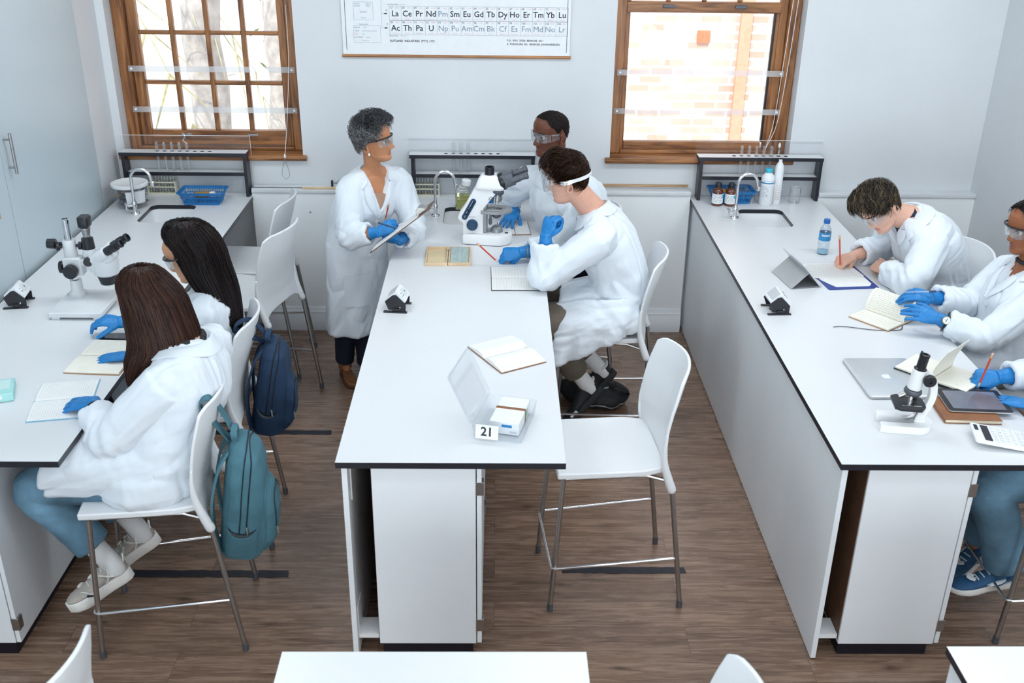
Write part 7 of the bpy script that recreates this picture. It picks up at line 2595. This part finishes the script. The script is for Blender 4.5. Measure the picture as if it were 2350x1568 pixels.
P4.body(j, skin('light_skin', (.60, .37, .28)), skin('light_lips', (.55, .22, .2)), .97, .97, female=True)
P4.face(HAIR['brown'][0])


def p4skirt(mb):
    skirt_lap(P4, V3(-1.60, 3.29, .755), .195, .125, .180, .105)(mb)
    # the coat spreads over the seat
    c = V3(-1.29, 3.29, .70)
    mb.loft([[c + V3((.200 + 0) * k * math.cos(a), .205 * k * math.sin(a), z) for a in np.linspace(0, 2 * math.pi, 40, endpoint=False)] for z, k in ((-.030, .96), (.0, 1.02), (.06, .94), (.10, .7))])


P4.coat(M['coat'], p4skirt, 1.02, 31, cuffend=(.065, .05), sleeve=1.12, buttons=0, amp=1.1, collar=1.08)
P4.gloves(M['glove'], .035)
P4.add('cuff_band', MB().tube([j['wrL'] + nrm(j['elL'] - j['wrL']) * .030, j['wrL'] + nrm(j['elL'] - j['wrL']) * .050], [.038, .040], 18), M['blackbag'])
P4.trousers(M['denim'], (.10, .085, .068), .105, 9, flare=1.05)
for sd, ta in (('L', V3(-.76, -.55, -.28)), ('R', V3(-.76, -.50, -.34))):
    a = j['an' + sd]
    o, Pf, k = P4.shoe_on(sd, ta, V3(-.32, -.22, .92), .245, M['beigemesh'], M['whiterub'], chunky=2.0)
    P4.add('sock', MB().tube(smooth_path([a * .64 + j['kn' + sd] * .36, a, Pf(.040, 0, .055)], 6), [.0395] * 10 + [.034, .030, .027], 18, round_ends=True), M['sock'])
    for u0, u1 in ((.03, .10), (.09, .06), (.12, .18), (.17, .12)):
        for sg in (-1, 1):
            zt = lambda x: float(np.interp(x, [0, .05, .085, .12, .16, .2], [.062, .080, .072, .058, .048, .040])) + .016
            pts = [Pf(u0, sg * .038, .040), Pf((u0 + u1) / 2, sg * .036, zt((u0 + u1) / 2) * .75), Pf(u1, sg * .020, zt(u1) + .012)]
            P4.add('overlay_strap', MB().tube([P4.snap(o, p, .0015) for p in smooth_path(pts, 5)], .0075, 8, flat=.45), M['whiterub'], o)
    P4.add('heel_loop', MB().tube(smooth_path([Pf(.0, .015, .085), Pf(-.012, 0, .11), Pf(.0, -.015, .085)], 4), .003, 6), M['whiterub'], o)
    if sd == 'L':
        P4.add('side_mark', MB().tube([Pf(.14, .041, .036), Pf(.17, .044, .056)], .004, 6), M['black'], o)
w0 = -.35
P4.long_hair(HAIR['auburn'], [((-1.275, 3.455, 1.462), .012, .012, w0), ((-1.272, 3.450, 1.456), .060, .056, w0), ((-1.265, 3.445, 1.415), .098, .088, w0), ((-1.240, 3.440, 1.36), .118, .100, w0), ((-1.228, 3.435, 1.29), .130, .102, w0),
                              ((-1.215, 3.425, 1.22), .140, .100, w0), ((-1.215, 3.40, 1.175), .132, .094, w0), ((-1.255, 3.375, 1.125), .098, .080, w0), ((-1.285, 3.355, 1.07), .058, .058, w0), ((-1.300, 3.345, 1.035), .030, .036, w0)], 2600, 2, rad=.0011)
P4.add('dark_scarf', MB().tube(smooth_path([j['neck'] + V3(.055 * math.cos(a), .06 * math.sin(a), .012 + .008 * math.sin(3 * a)) for a in np.linspace(0, 2 * math.pi, 16)], 3), .016, 8), M['blackbag'])

# ---- the black-haired girl with dark-framed safety glasses
P5 = Person('girl with long black hair and dark safety glasses at the left bench', (-1.28, 3.98, 0))
j = dict(pel=V3(-1.27, 3.985, .775), waist=V3(-1.235, 3.99, .92), chest=V3(-1.195, 4.00, 1.05), neck=V3(-1.195, 4.015, 1.155), head=V3(-1.275, 4.02, 1.305), hf=V3(-.93, -.06, -.36), hu=V3(-.35, 0, .93),
         lat0=V3(0, -1, 0), lat1=V3(-.05, -.99, 0), fwd=V3(-1, .05, 0), shL=V3(-1.195, 3.855, 1.075), shR=V3(-1.185, 4.175, 1.085), elL=V3(-1.32, 3.79, .925), elR=V3(-1.40, 4.17, .97),
         wrL=V3(-1.505, 3.815, .935), wrR=V3(-1.625, 4.085, .965), knL=V3(-1.68, 3.88, .70), knR=V3(-1.68, 4.08, .70), anL=V3(-1.48, 3.88, .33), anR=V3(-1.50, 4.08, .33), toeL=V3(-.9, 0, -.2), toeR=V3(-.9, 0, -.2),
         handL=hsp(V3(-.98, .05, -.12), V3(-.1, 0, 1), curl=[(6, 8, 6)] * 4, spread=4), handR=hsp(V3(-.97, -.02, .12), V3(.05, -.25, .97), curl=[(26, 34, 16), (30, 34, 18), (32, 36, 18), (34, 36, 18)]))
P5.body(j, skin('olive_skin', (.56, .28, .16)), skin('rose_lips', (.45, .16, .14)), .95, .97, female=True)
P5.face(HAIR['black'][0])
P5.coat(M['coat'], skirt_lap(P5, V3(-1.60, 3.98, .755)), 1.0, 41, cuffend=(.05, .05), buttons=0)
P5.gloves(M['glove'], .055)
P5.trousers(M['navytrouser'], seed=10)
for sd in 'LR':
    P5.shoe(sd, j['an' + sd] + V3(.04, 0, -.09), V3(-.97, 0, -.1), V3(0, 0, 1), .24, M['blackbag'], M['whiterub'])


def gap5(V):
    """part the hair at the face: nothing in front of the temples"""
    loc = (V - P5.H) @ P5.B / P5.hs
    lim = np.interp(loc[:, 2], [-.2, -.03, .03, .055, .085, .12], [.020, .030, .052, .080, .112, .14])
    k = np.clip((loc[:, 1] - lim), 0, .2)
    near = np.exp(-((loc[:, 2] + .0) / .16) ** 2)
    return V - (P5.B[:, 1] * P5.hs)[None] * (k * np.where(loc[:, 2] > -.16, 1.0, near))[:, None]


w0 = .05
P5.long_hair(HAIR['black'], [((-1.275, 4.02, 1.444), .012, .012, w0), ((-1.278, 4.02, 1.440), .070, .060, w0), ((-1.264, 4.02, 1.397), .108, .088, w0), ((-1.232, 4.02, 1.33), .108, .096, w0), ((-1.215, 4.018, 1.26), .104, .096, w0), ((-1.185, 4.012, 1.19), .092, .100, w0),
                              ((-1.150, 4.00, 1.13), .068, .100, w0), ((-1.118, 3.975, 1.08), .044, .085, w0), ((-1.098, 3.95, 1.04), .030, .066, w0), ((-1.088, 3.93, 1.005), .018, .034, w0)], 2600, 4, rad=.0010, face_gap=gap5)
P5.goggles('dark')

# ---- the boy bent over his writing
P6 = Person('boy with tousled ash-brown hair bent over writing at the right bench', (2.21, 4.86, 0))
j = dict(pel=V3(2.215, 4.86, .775), waist=V3(2.235, 4.86, .95), chest=V3(2.155, 4.86, 1.10), neck=V3(2.035, 4.855, 1.215), head=V3(1.890, 4.835, 1.272), hf=V3(-.66, -.33, -.66), hu=V3(-.66, -.02, .75),
         lat0=V3(.1, -.99, 0), lat1=V3(.22, -.97, 0), fwd=V3(-.97, -.2, 0), shL=V3(2.125, 4.69, 1.125), shR=V3(2.06, 5.02, 1.12), elL=V3(2.005, 4.59, .968), elR=V3(2.06, 5.12, .965),
         wrL=V3(1.955, 4.80, .955), wrR=V3(1.862, 5.005, .955), knL=V3(1.83, 4.72, .72), knR=V3(1.83, 4.98, .72), anL=V3(2.0, 4.74, .32), anR=V3(2.0, 4.98, .32), toeL=V3(-.9, 0, -.2), toeR=V3(-.9, 0, -.2),
         handL=hsp(V3(-.18, .97, .05), V3(-.66, -.05, .74), glove=False, curl=[(34, 40, 20), (38, 44, 22), (42, 46, 24), (44, 46, 24)]), handR=hsp(V3(-.86, -.42, -.16), V3(-.30, -.35, .88), 'pen', glove=False))
P6.body(j, skin('pale_skin', (.68, .40, .30)), skin('pale_lips', (.55, .24, .2)), 1.05, 1.0, neck=1.05, voxel=.0030)
P6.face(HAIR['ash'][0])
P6.coat(M['coat'], skirt_lap(P6, V3(1.92, 4.85, .755), .19, .12, .18, .105), 1.05, 51, vneck=(.13, .05, .03), cuffend=(.035, .045), buttons=3, amp=1.1, collar=1.10)
P6.add('shirt', MB().loft(torso_rings([j['pel'], j['waist'], j['chest'], j['neck']], j['lat0'], j['lat1'], j['fwd'], [(.3, .138, .104, 0), (.68, .160, .118, .006), (.84, .150, .096, .002), (.97, .075, .066, 0), (1.04, .064, .060, 0)])), M['navytrouser'])
P6.trousers(M['greytrouser'], seed=12)
for sd in 'LR':
    P6.shoe(sd, j['an' + sd] + V3(.04, 0, -.09), V3(-.97, 0, -.1), V3(0, 0, 1), .27, M['blackbag'], M['whiterub'])


def thick6(p, e):
    c, s_ = math.cos(p), math.sin(e)
    return .010 + .020 * max(0, s_) + (.012 * max(0, c) if e > .4 else 0)


P6.short_hair(HAIR['ash'], LINE_M, thick6, 3600, 9, (.25, .85, .1), .055, .7, .25, .0009)
P6.goggles('clear')
pencil('pencil', 'red pencil in the bare hand of the writing boy', V3(1.775, 4.925, .909), V3(1.765, 4.985, 1.075), M['red'])

# ---- the girl at the right edge turning pages
P7 = Person('girl with tied black hair in profile at the right edge, turning pages', (2.30, 4.20, 0))
j = dict(pel=V3(2.30, 4.20, .775), waist=V3(2.335, 4.20, .93), chest=V3(2.345, 4.21, 1.06), neck=V3(2.358, 4.225, 1.185), head=V3(2.335, 4.245, 1.372), hf=V3(-.97, -.14, -.16), hu=V3(-.1, 0, 1),
         lat0=V3(0, -1, 0), lat1=V3(.05, -.99, 0), fwd=V3(-1, -.03, 0), shL=V3(2.345, 4.06, 1.11), shR=V3(2.345, 4.385, 1.115), elL=V3(2.135, 4.035, .935), elR=V3(2.19, 4.36, .965),
         wrL=V3(1.958, 4.125, .985), wrR=V3(1.985, 4.285, 1.020), knL=V3(1.92, 4.08, .71), knR=V3(1.92, 4.30, .71), anL=V3(2.06, 4.08, .32), anR=V3(2.06, 4.30, .32), toeL=V3(-.9, 0, -.2), toeR=V3(-.9, 0, -.2),
         handL=hsp(V3(-.93, .18, .22), V3(.10, -.72, .66), curl=[(16, 26, 14), (20, 30, 16), (12, 12, 8), (10, 12, 8)], spread=5), handR=hsp(V3(-.96, .06, .18), V3(.1, -.45, .85), curl=[(22, 28, 14), (26, 30, 16), (30, 32, 16), (32, 34, 18)]))
P7.body(j, skin('warm_brown_skin', (.29, .105, .048)), skin('berry_lips', (.25, .075, .06)), .97, .98, female=True)
P7.face(HAIR['black'][0])
P7.coat(M['coat'], skirt_lap(P7, V3(2.04, 4.19, .755)), 1.03, 61, vneck=(.155, .05, .03), cuffend=(.045, .035), buttons=3, amp=1.1)
P7.gloves(M['glove'], .05)
P7.trousers(M['greytrouser'], seed=14)
for sd in 'LR':
    P7.shoe(sd, j['an' + sd] + V3(.04, 0, -.09), V3(-.97, 0, -.1), V3(0, 0, 1), .24, M['blackbag'], M['whiterub'])
P7.short_hair(HAIR['black'], [(0, 52), (30, 45), (50, 24), (66, 10), (80, -8), (92, -4), (104, 4), (120, -24), (140, -40), (180, -46)], lambda p, e: .010 + .004 * max(0, math.sin(e)), 1200, 13, (0, -1, -.25), .08, .15, 0, .0012)
P7.add('hair_bun', MB().merge(MB().lathe([(0, -.04), (.03, -.032), (.042, 0), (.03, .032), (0, .04)], 18), Matrix.Translation(P7.hd(0, -.135, .01))), HAIR['black'][1])
P7.add('choker', MB().tube([P7.N + P7.cu * .030 + (P7.cl * math.cos(a) * .054 + P7.cf * math.sin(a) * .054) for a in np.linspace(0, 2 * math.pi, 24)], .009, 8, flat=1.0), M['blackbag'])
P7.goggles('dark')
wt = frame(j['wrL'] - nrm(j['wrL'] - j['elL']) * .030 + V3(0, -.012, .026), (-1, .2, 0), (0, .9, .4))
wl = nrm(j['wrL'] - j['elL']); c0 = j['wrL'] - wl * .030
wa = nrm(np.cross(wl, (0, 0, 1))); wb = np.cross(wa, wl)
wo = P7.add('watch', MB().tube([c0 + (wa * math.cos(a) + wb * math.sin(a)) * .041 for a in np.linspace(0, 2 * math.pi, 26)], .0085, 8, flat=.35, up=tuple(wl)), M['black'])
nw = nrm(V3(-.2, -.85, .45)); nw = nrm(nw - wl * (nw @ wl))
wm = Matrix.Translation(c0 + nw * .041) @ frame((0, 0, 0), wl, np.cross(nw, wl))
P7.add('watch_case', MB().merge(MB().lathe([(0, 0), (.0185, 0), (.0185, .006), (.0165, .008), (.016, .0065)], 22, cap=False), wm), M['brass'], wo)
P7.add('watch_dial', MB().merge(MB().lathe([(0, .0068), (.0165, .0068)], 22, cap=False), wm), M['label'], wo)
P7.add('watch_hands', MB().merge(MB().box(-.0005, .0005, 0, .011, .0070, .0075).box(0, .008, -.0005, .0005, .0070, .0075), wm), M['black'], wo)
pencil('pen', 'clear blue-capped pen held by the page-turning girl', V3(1.85, 4.30, 1.040), V3(1.985, 4.258, 1.062), M['water'], .0045, kind='pen')

# ---- the person mostly outside the frame at the lower right
P8 = Person('person in blue jeans and lab coat writing at the lower right edge', (2.31, 3.36, 0))
j = dict(pel=V3(2.32, 3.37, .775), waist=V3(2.35, 3.37, .93), chest=V3(2.36, 3.38, 1.06), neck=V3(2.36, 3.39, 1.19), head=V3(2.30, 3.40, 1.37), hf=V3(-.95, .1, -.3), hu=V3(-.1, 0, 1),
         lat0=V3(0, -1, 0), lat1=V3(0, -1, 0), fwd=V3(-1, 0, 0), shL=V3(2.35, 3.21, 1.11), shR=V3(2.34, 3.55, 1.11), elL=V3(2.19, 3.345, .930), elR=V3(2.20, 3.64, .965),
         wrL=V3(2.045, 3.425, .935), wrR=V3(2.005, 3.615, .958), knL=V3(1.91, 3.30, .655), knR=V3(1.92, 3.52, .66), anL=V3(2.045, 3.31, .265), anR=V3(2.05, 3.52, .25), toeL=V3(-.9, -.1, -.1), toeR=V3(-.85, -.2, -.2),
         handL=hsp(V3(-.72, .62, -.10), V3(0, 0, 1), curl=[(8, 12, 8)] * 4), handR=hsp(V3(-.97, .05, -.10), V3(-.1, -.6, .78), 'pen'))
P8.body(j, skin('medium_skin', (.45, .24, .16)), skin('medium_lips', (.4, .15, .12)), .98, .98, female=True)
P8.face(HAIR['brown'][0])
P8.coat(M['coat'], skirt_lap(P8, V3(2.12, 3.38, .760)), 1.0, 71, cuffend=(.045, .045), buttons=0)
P8.gloves(M['glove'], .05)
P8.trousers(M['denim'], (.10, .092, .075), .012, 15, flare=1.08)
for sd, tt in (('L', V3(-.97, -.12, -.08)), ('R', V3(-.80, -.35, -.42))):
    a = j['an' + sd]
    o, Pf, k = P8.shoe_on(sd, tt, V3(0, 0, 1), .262, M['skyblueshoe'], M['whiterub'])
    P8.add('toe_panel', MB().tube(smooth_path([Pf(.17, .018, .060), Pf(.185, 0, .0605), Pf(.17, -.018, .060)], 4), .013, 10, flat=.35), M['label'], o)
    for sg in (-1, 1):
        P8.add('side_panel', MB().tube(smooth_path([Pf(.05, sg * .0345, .052), Pf(.09, sg * .037, .046), Pf(.13, sg * .041, .040)], 4), [.006, .009, .012, .014, .014, .013, .012, .010, .006], 8, flat=.4), M['label'], o)
        P8.add('swoosh', MB().tube(smooth_path([Pf(.035, sg * .038, .062), Pf(.07, sg * .043, .042), Pf(.10, sg * .0445, .036), Pf(.135, sg * .047, .048)], 4), [.002, .003, .0045, .006, .006, .006, .0055, .005, .005, .004, .003, .002, .001], 6, flat=.5), M['skyblueshoe'], o)
P8.short_hair(HAIR['brown'], LINE_M, lambda p, e: .014, 600, 15, (0, -1, -.3), .06)
pencil('pencil', 'red pencil in the gloved hand at the lower right edge', V3(1.918, 3.59, .922), V3(1.952, 3.60, 1.070), M['red'])
# ------------------------------------------------------------------ backpacks
def backpack(label, loc, mm, cloth, dark, hang, w=.15, d=.085, h=.27, seed=1):
    """mm: rotation; local x = front, y = width, z = up; hang = world points the carrying strap passes over"""
    t = thing('backpack', label, 'backpack', loc)
    loc = np.array(loc)
    R3 = np.array(mm.to_3x3())
    W = lambda p: np.array(p, float) @ R3.T

    def ring(z, dx0, dx1, wy, r=.05): return [(x, y, z) for x, y in rrect(dx0, dx1, -wy, wy, min(r, (dx1 - dx0) * .48, wy * .48), 6)]
    mb = MB()
    mb.loft([ring(-h, -d * .7, d * .75, w * .80), ring(-h * .93, -d * .95, d * 1.1, w * .96), ring(-h * .5, -d, d * 1.25, w), ring(0, -d, d * 1.15, w * 1.02), ring(h * .5, -d, d * .9, w * .98), ring(h * .80, -d * .95, d * .55, w * .82), ring(h * .95, -d * .8, d * .1, w * .55), ring(h, -d * .6, -d * .1, w * .30)])
    mb.loft([ring(-h * .86, d * .2, d * 1.55, w * .72, .04), ring(-h * .6, d * .2, d * 1.85, w * .84, .04), ring(-h * .1, d * .2, d * 1.75, w * .84, .04), ring(h * .16, d * .2, d * 1.35, w * .74, .04), ring(h * .24, d * .2, d * .95, w * .55, .03)])
    V, F = remesh(mb, .0065, 7)
    N_ = vnormals(V, F)
    r1 = 1 - 2.2 * np.abs(perlin(V * V3(9, 9, 5) + seed))
    V = V + N_ * (.006 * np.clip(r1, -.6, 1) + .003 * perlin(V * 22 + seed))[:, None]
    bv = bvh_of(V, F)
    snap = lambda p, o=.0015: (lambda q: np.array(q[0]) + np.array(q[1]) * o)(bv.find_nearest(Vector(p)))
    body = np_obj('main_compartment', V @ R3.T, F, cloth, t, V3(0, 0, 0))

    def line(nm, pts, r, m, k=5, flat=.6, par=None):
        q = [W(snap(p)) for p in smooth_path(pts, k)]
        return obj(nm, MB().tube(q, r, 7, flat=flat), m, par or t)
    for o_ in (.25, -.10):
        line('zip', [(d * o_, -w * 1.1, -h * .55), (d * o_, -w * 1.1, h * .3), (d * o_, -w * .8, h * .80), (d * o_ * .4, 0, h * 1.02), (d * o_, w * .8, h * .80), (d * o_, w * 1.1, h * .3), (d * o_, w * 1.1, -h * .55)], .0032, dark, par=body)
    line('zip', [(d * 1.9, -w * .8, -h * .35), (d * 1.9, -w * .7, h * .06), (d * 1.7, 0, h * .14), (d * 1.9, w * .7, h * .06), (d * 1.9, w * .8, -h * .35)], .0034, dark, par=body)
    line('seam', [(d * 1.3, -w * .86, -h * .8), (d * 1.2, -w * .90, -h * .2), (d * 1.0, -w * .7, h * .28), (d * 1.0, 0, h * .33), (d * 1.0, w * .7, h * .28)], .0026, cloth, par=body)
    line('seam', [(-d * .9, -w * 1.1, -h * .9), (-d * .95, -w * 1.1, 0), (-d * .9, -w * .9, h * .75)], .0030, cloth, par=body)
    # side pocket facing the aisle
    for s in (-1, 1):
        g = []
        for v in np.linspace(0, 1, 9):
            z = -h * .94 + h * .62 * v
            row = []
            for u in np.linspace(-1, 1, 13):
                p = snap((u * d * .98, s * w * 1.2, z - .03 * (1 - u * u) * v), .003)
                row.append(W(p + V3(0, s * (.020 * v * (1 - u * u) + .001), 0)))
            g.append(row)
        pk = obj('side_pocket', MB().sheet(g, .004), cloth, t, angle=60)
        obj('pocket_lining', MB().tube([W(snap((u * d * .85, s * w * 1.2, -h * .33 - .03 * (1 - u * u)), .004)) for u in np.linspace(-1, 1, 9)], [.002, .007, .010, .012, .012, .012, .010, .007, .002], 8, flat=.5), dark, pk)
    for p in ((d * .25, -w * 1.1, -h * .28), (d * 1.95, -w * .8, -h * .36), (d * 1.9, w * .8, -h * .3)):
        q = W(snap(p, .004))
        obj('zip_pull', MB().tube([q, q + V3(.002, -.003, -.014), q + V3(.003, -.004, -.030)], [.003, .0042, .0036], 6, flat=.5), M['satin'], t)
    # carrying strap over the chair back, shoulder straps, handle loop
    tp = W((-d * .55, 0, h * .97))
    q = smooth_path([tp] + [np.array(p) - loc for p in hang] + [W((-d * .95, w * .25, h * .86))], 7)
    sd_ = W((0, 1, 0))
    obj('carrying_strap', MB().sheet([[p + sd_ * u for p in q] for u in (-.020, -.007, .007, .020)], .006), cloth, t, angle=60)
    for s in (-1, 1):
        pts = smooth_path([(-d * .95, s * w * .35, h * .88), (-d * 1.35, s * w * .62, h * .62), (-d * 1.55, s * w * .78, h * .1), (-d * 1.35, s * w * .85, -h * .45), (-d * .95, s * w * .80, -h * .86)], 6)
        obj('shoulder_strap', MB().sheet([[W(p + V3(0, u, 0)) for p in pts] for u in (-.026, -.009, .009, .026)], .009), cloth, t, angle=60)
    pts = smooth_path([(-d * .6, -.03, h * .98), (-d * .75, -.035, h * 1.12), (-d * .75, .0, h * 1.20), (-d * .75, .035, h * 1.12), (-d * .6, .03, h * .98)], 6)
    obj('grab_loop', MB().sheet([[W(p + V3(u, 0, 0)) for p in pts] for u in (-.011, 0, .011)], .004), cloth, t, angle=60)
    return t


def tiltm(rz, ry, rx=0): return Matrix.Rotation(rz, 4, 'Z') @ Matrix.Rotation(rx, 4, 'X') @ Matrix.Rotation(ry, 4, 'Y')


backpack('teal canvas backpack hanging from the stool of the nearest girl', (-.945, 3.285, .625), tiltm(r_(8), r_(9), r_(4)), M['tealbag'], M['hairline'],
         [(-1.000, 3.285, .98), (-1.018, 3.22, 1.062), (-1.045, 3.21, 1.03)], .120, .072, .245, 3)
backpack('navy fabric backpack hanging from the stool of the black-haired girl', (-.975, 4.00, .715), tiltm(r_(4), r_(12), r_(4)), M['navybag'], M['black'],
         [(-1.020, 3.97, 1.02), (-1.045, 3.88, 1.066), (-1.075, 3.87, 1.03)], .112, .062, .215, 8)
# black bag lying on the floor behind the young man's shoes
t = thing('backpack', 'black backpack lying on the floor beside the white-socked feet at the middle bench', 'backpack', (.57, 5.15, 0))
mb = MB()
for (x, y, z), r, f in (((-.06, .02, .075), .13, .55), ((.03, -.02, .070), .13, .5), ((.10, .0, .055), .085, .6), ((-.10, .08, .06), .10, .55)):
    rg = []
    for th in np.linspace(.02, math.pi - .02, 14):
        rg.append([V3(x + r * math.sin(th) * math.cos(a), y + r * 1.05 * math.sin(th) * math.sin(a), max(.002, z + r * f * math.cos(th))) for a in np.linspace(0, 2 * math.pi, 24, endpoint=False)])
    mb.loft(rg)
V, F = remesh(mb, .007, 4)
N_ = vnormals(V, F)
V = V + N_ * (.010 * np.clip(1 - 2.2 * np.abs(perlin(V * 10 + 3)), -.5, 1) + .004 * perlin(V * 25))[:, None]
V[:, 2] = np.maximum(V[:, 2], .0015)
bb = np_obj('main_compartment', V, F, M['blackbag'], t, V3(0, 0, 0))
bv = bvh_of(V, F)
for pts in ([(-.15, -.15, .02), (0, -.20, .03), (.12, -.12, .03), (.2, .0, .03)], [(-.12, -.05, .16), (0, -.10, .16), (.10, -.05, .14)]):
    q = [np.array(bv.find_nearest(Vector(p))[0]) for p in smooth_path(pts, 6)]
    obj('piping', MB().tube([p + V3(0, 0, .002) for p in q], .005, 7), M['grey'], bb)
q = smooth_path([(.05, -.05, .13), (.12, -.09, .16), (.18, -.06, .10), (.17, .02, .05)], 6)
obj('shoulder_strap', MB().sheet([[p + V3(0, u, 0) for p in q] for u in (-.02, 0, .02)], .007), M['blackbag'], t, angle=60)
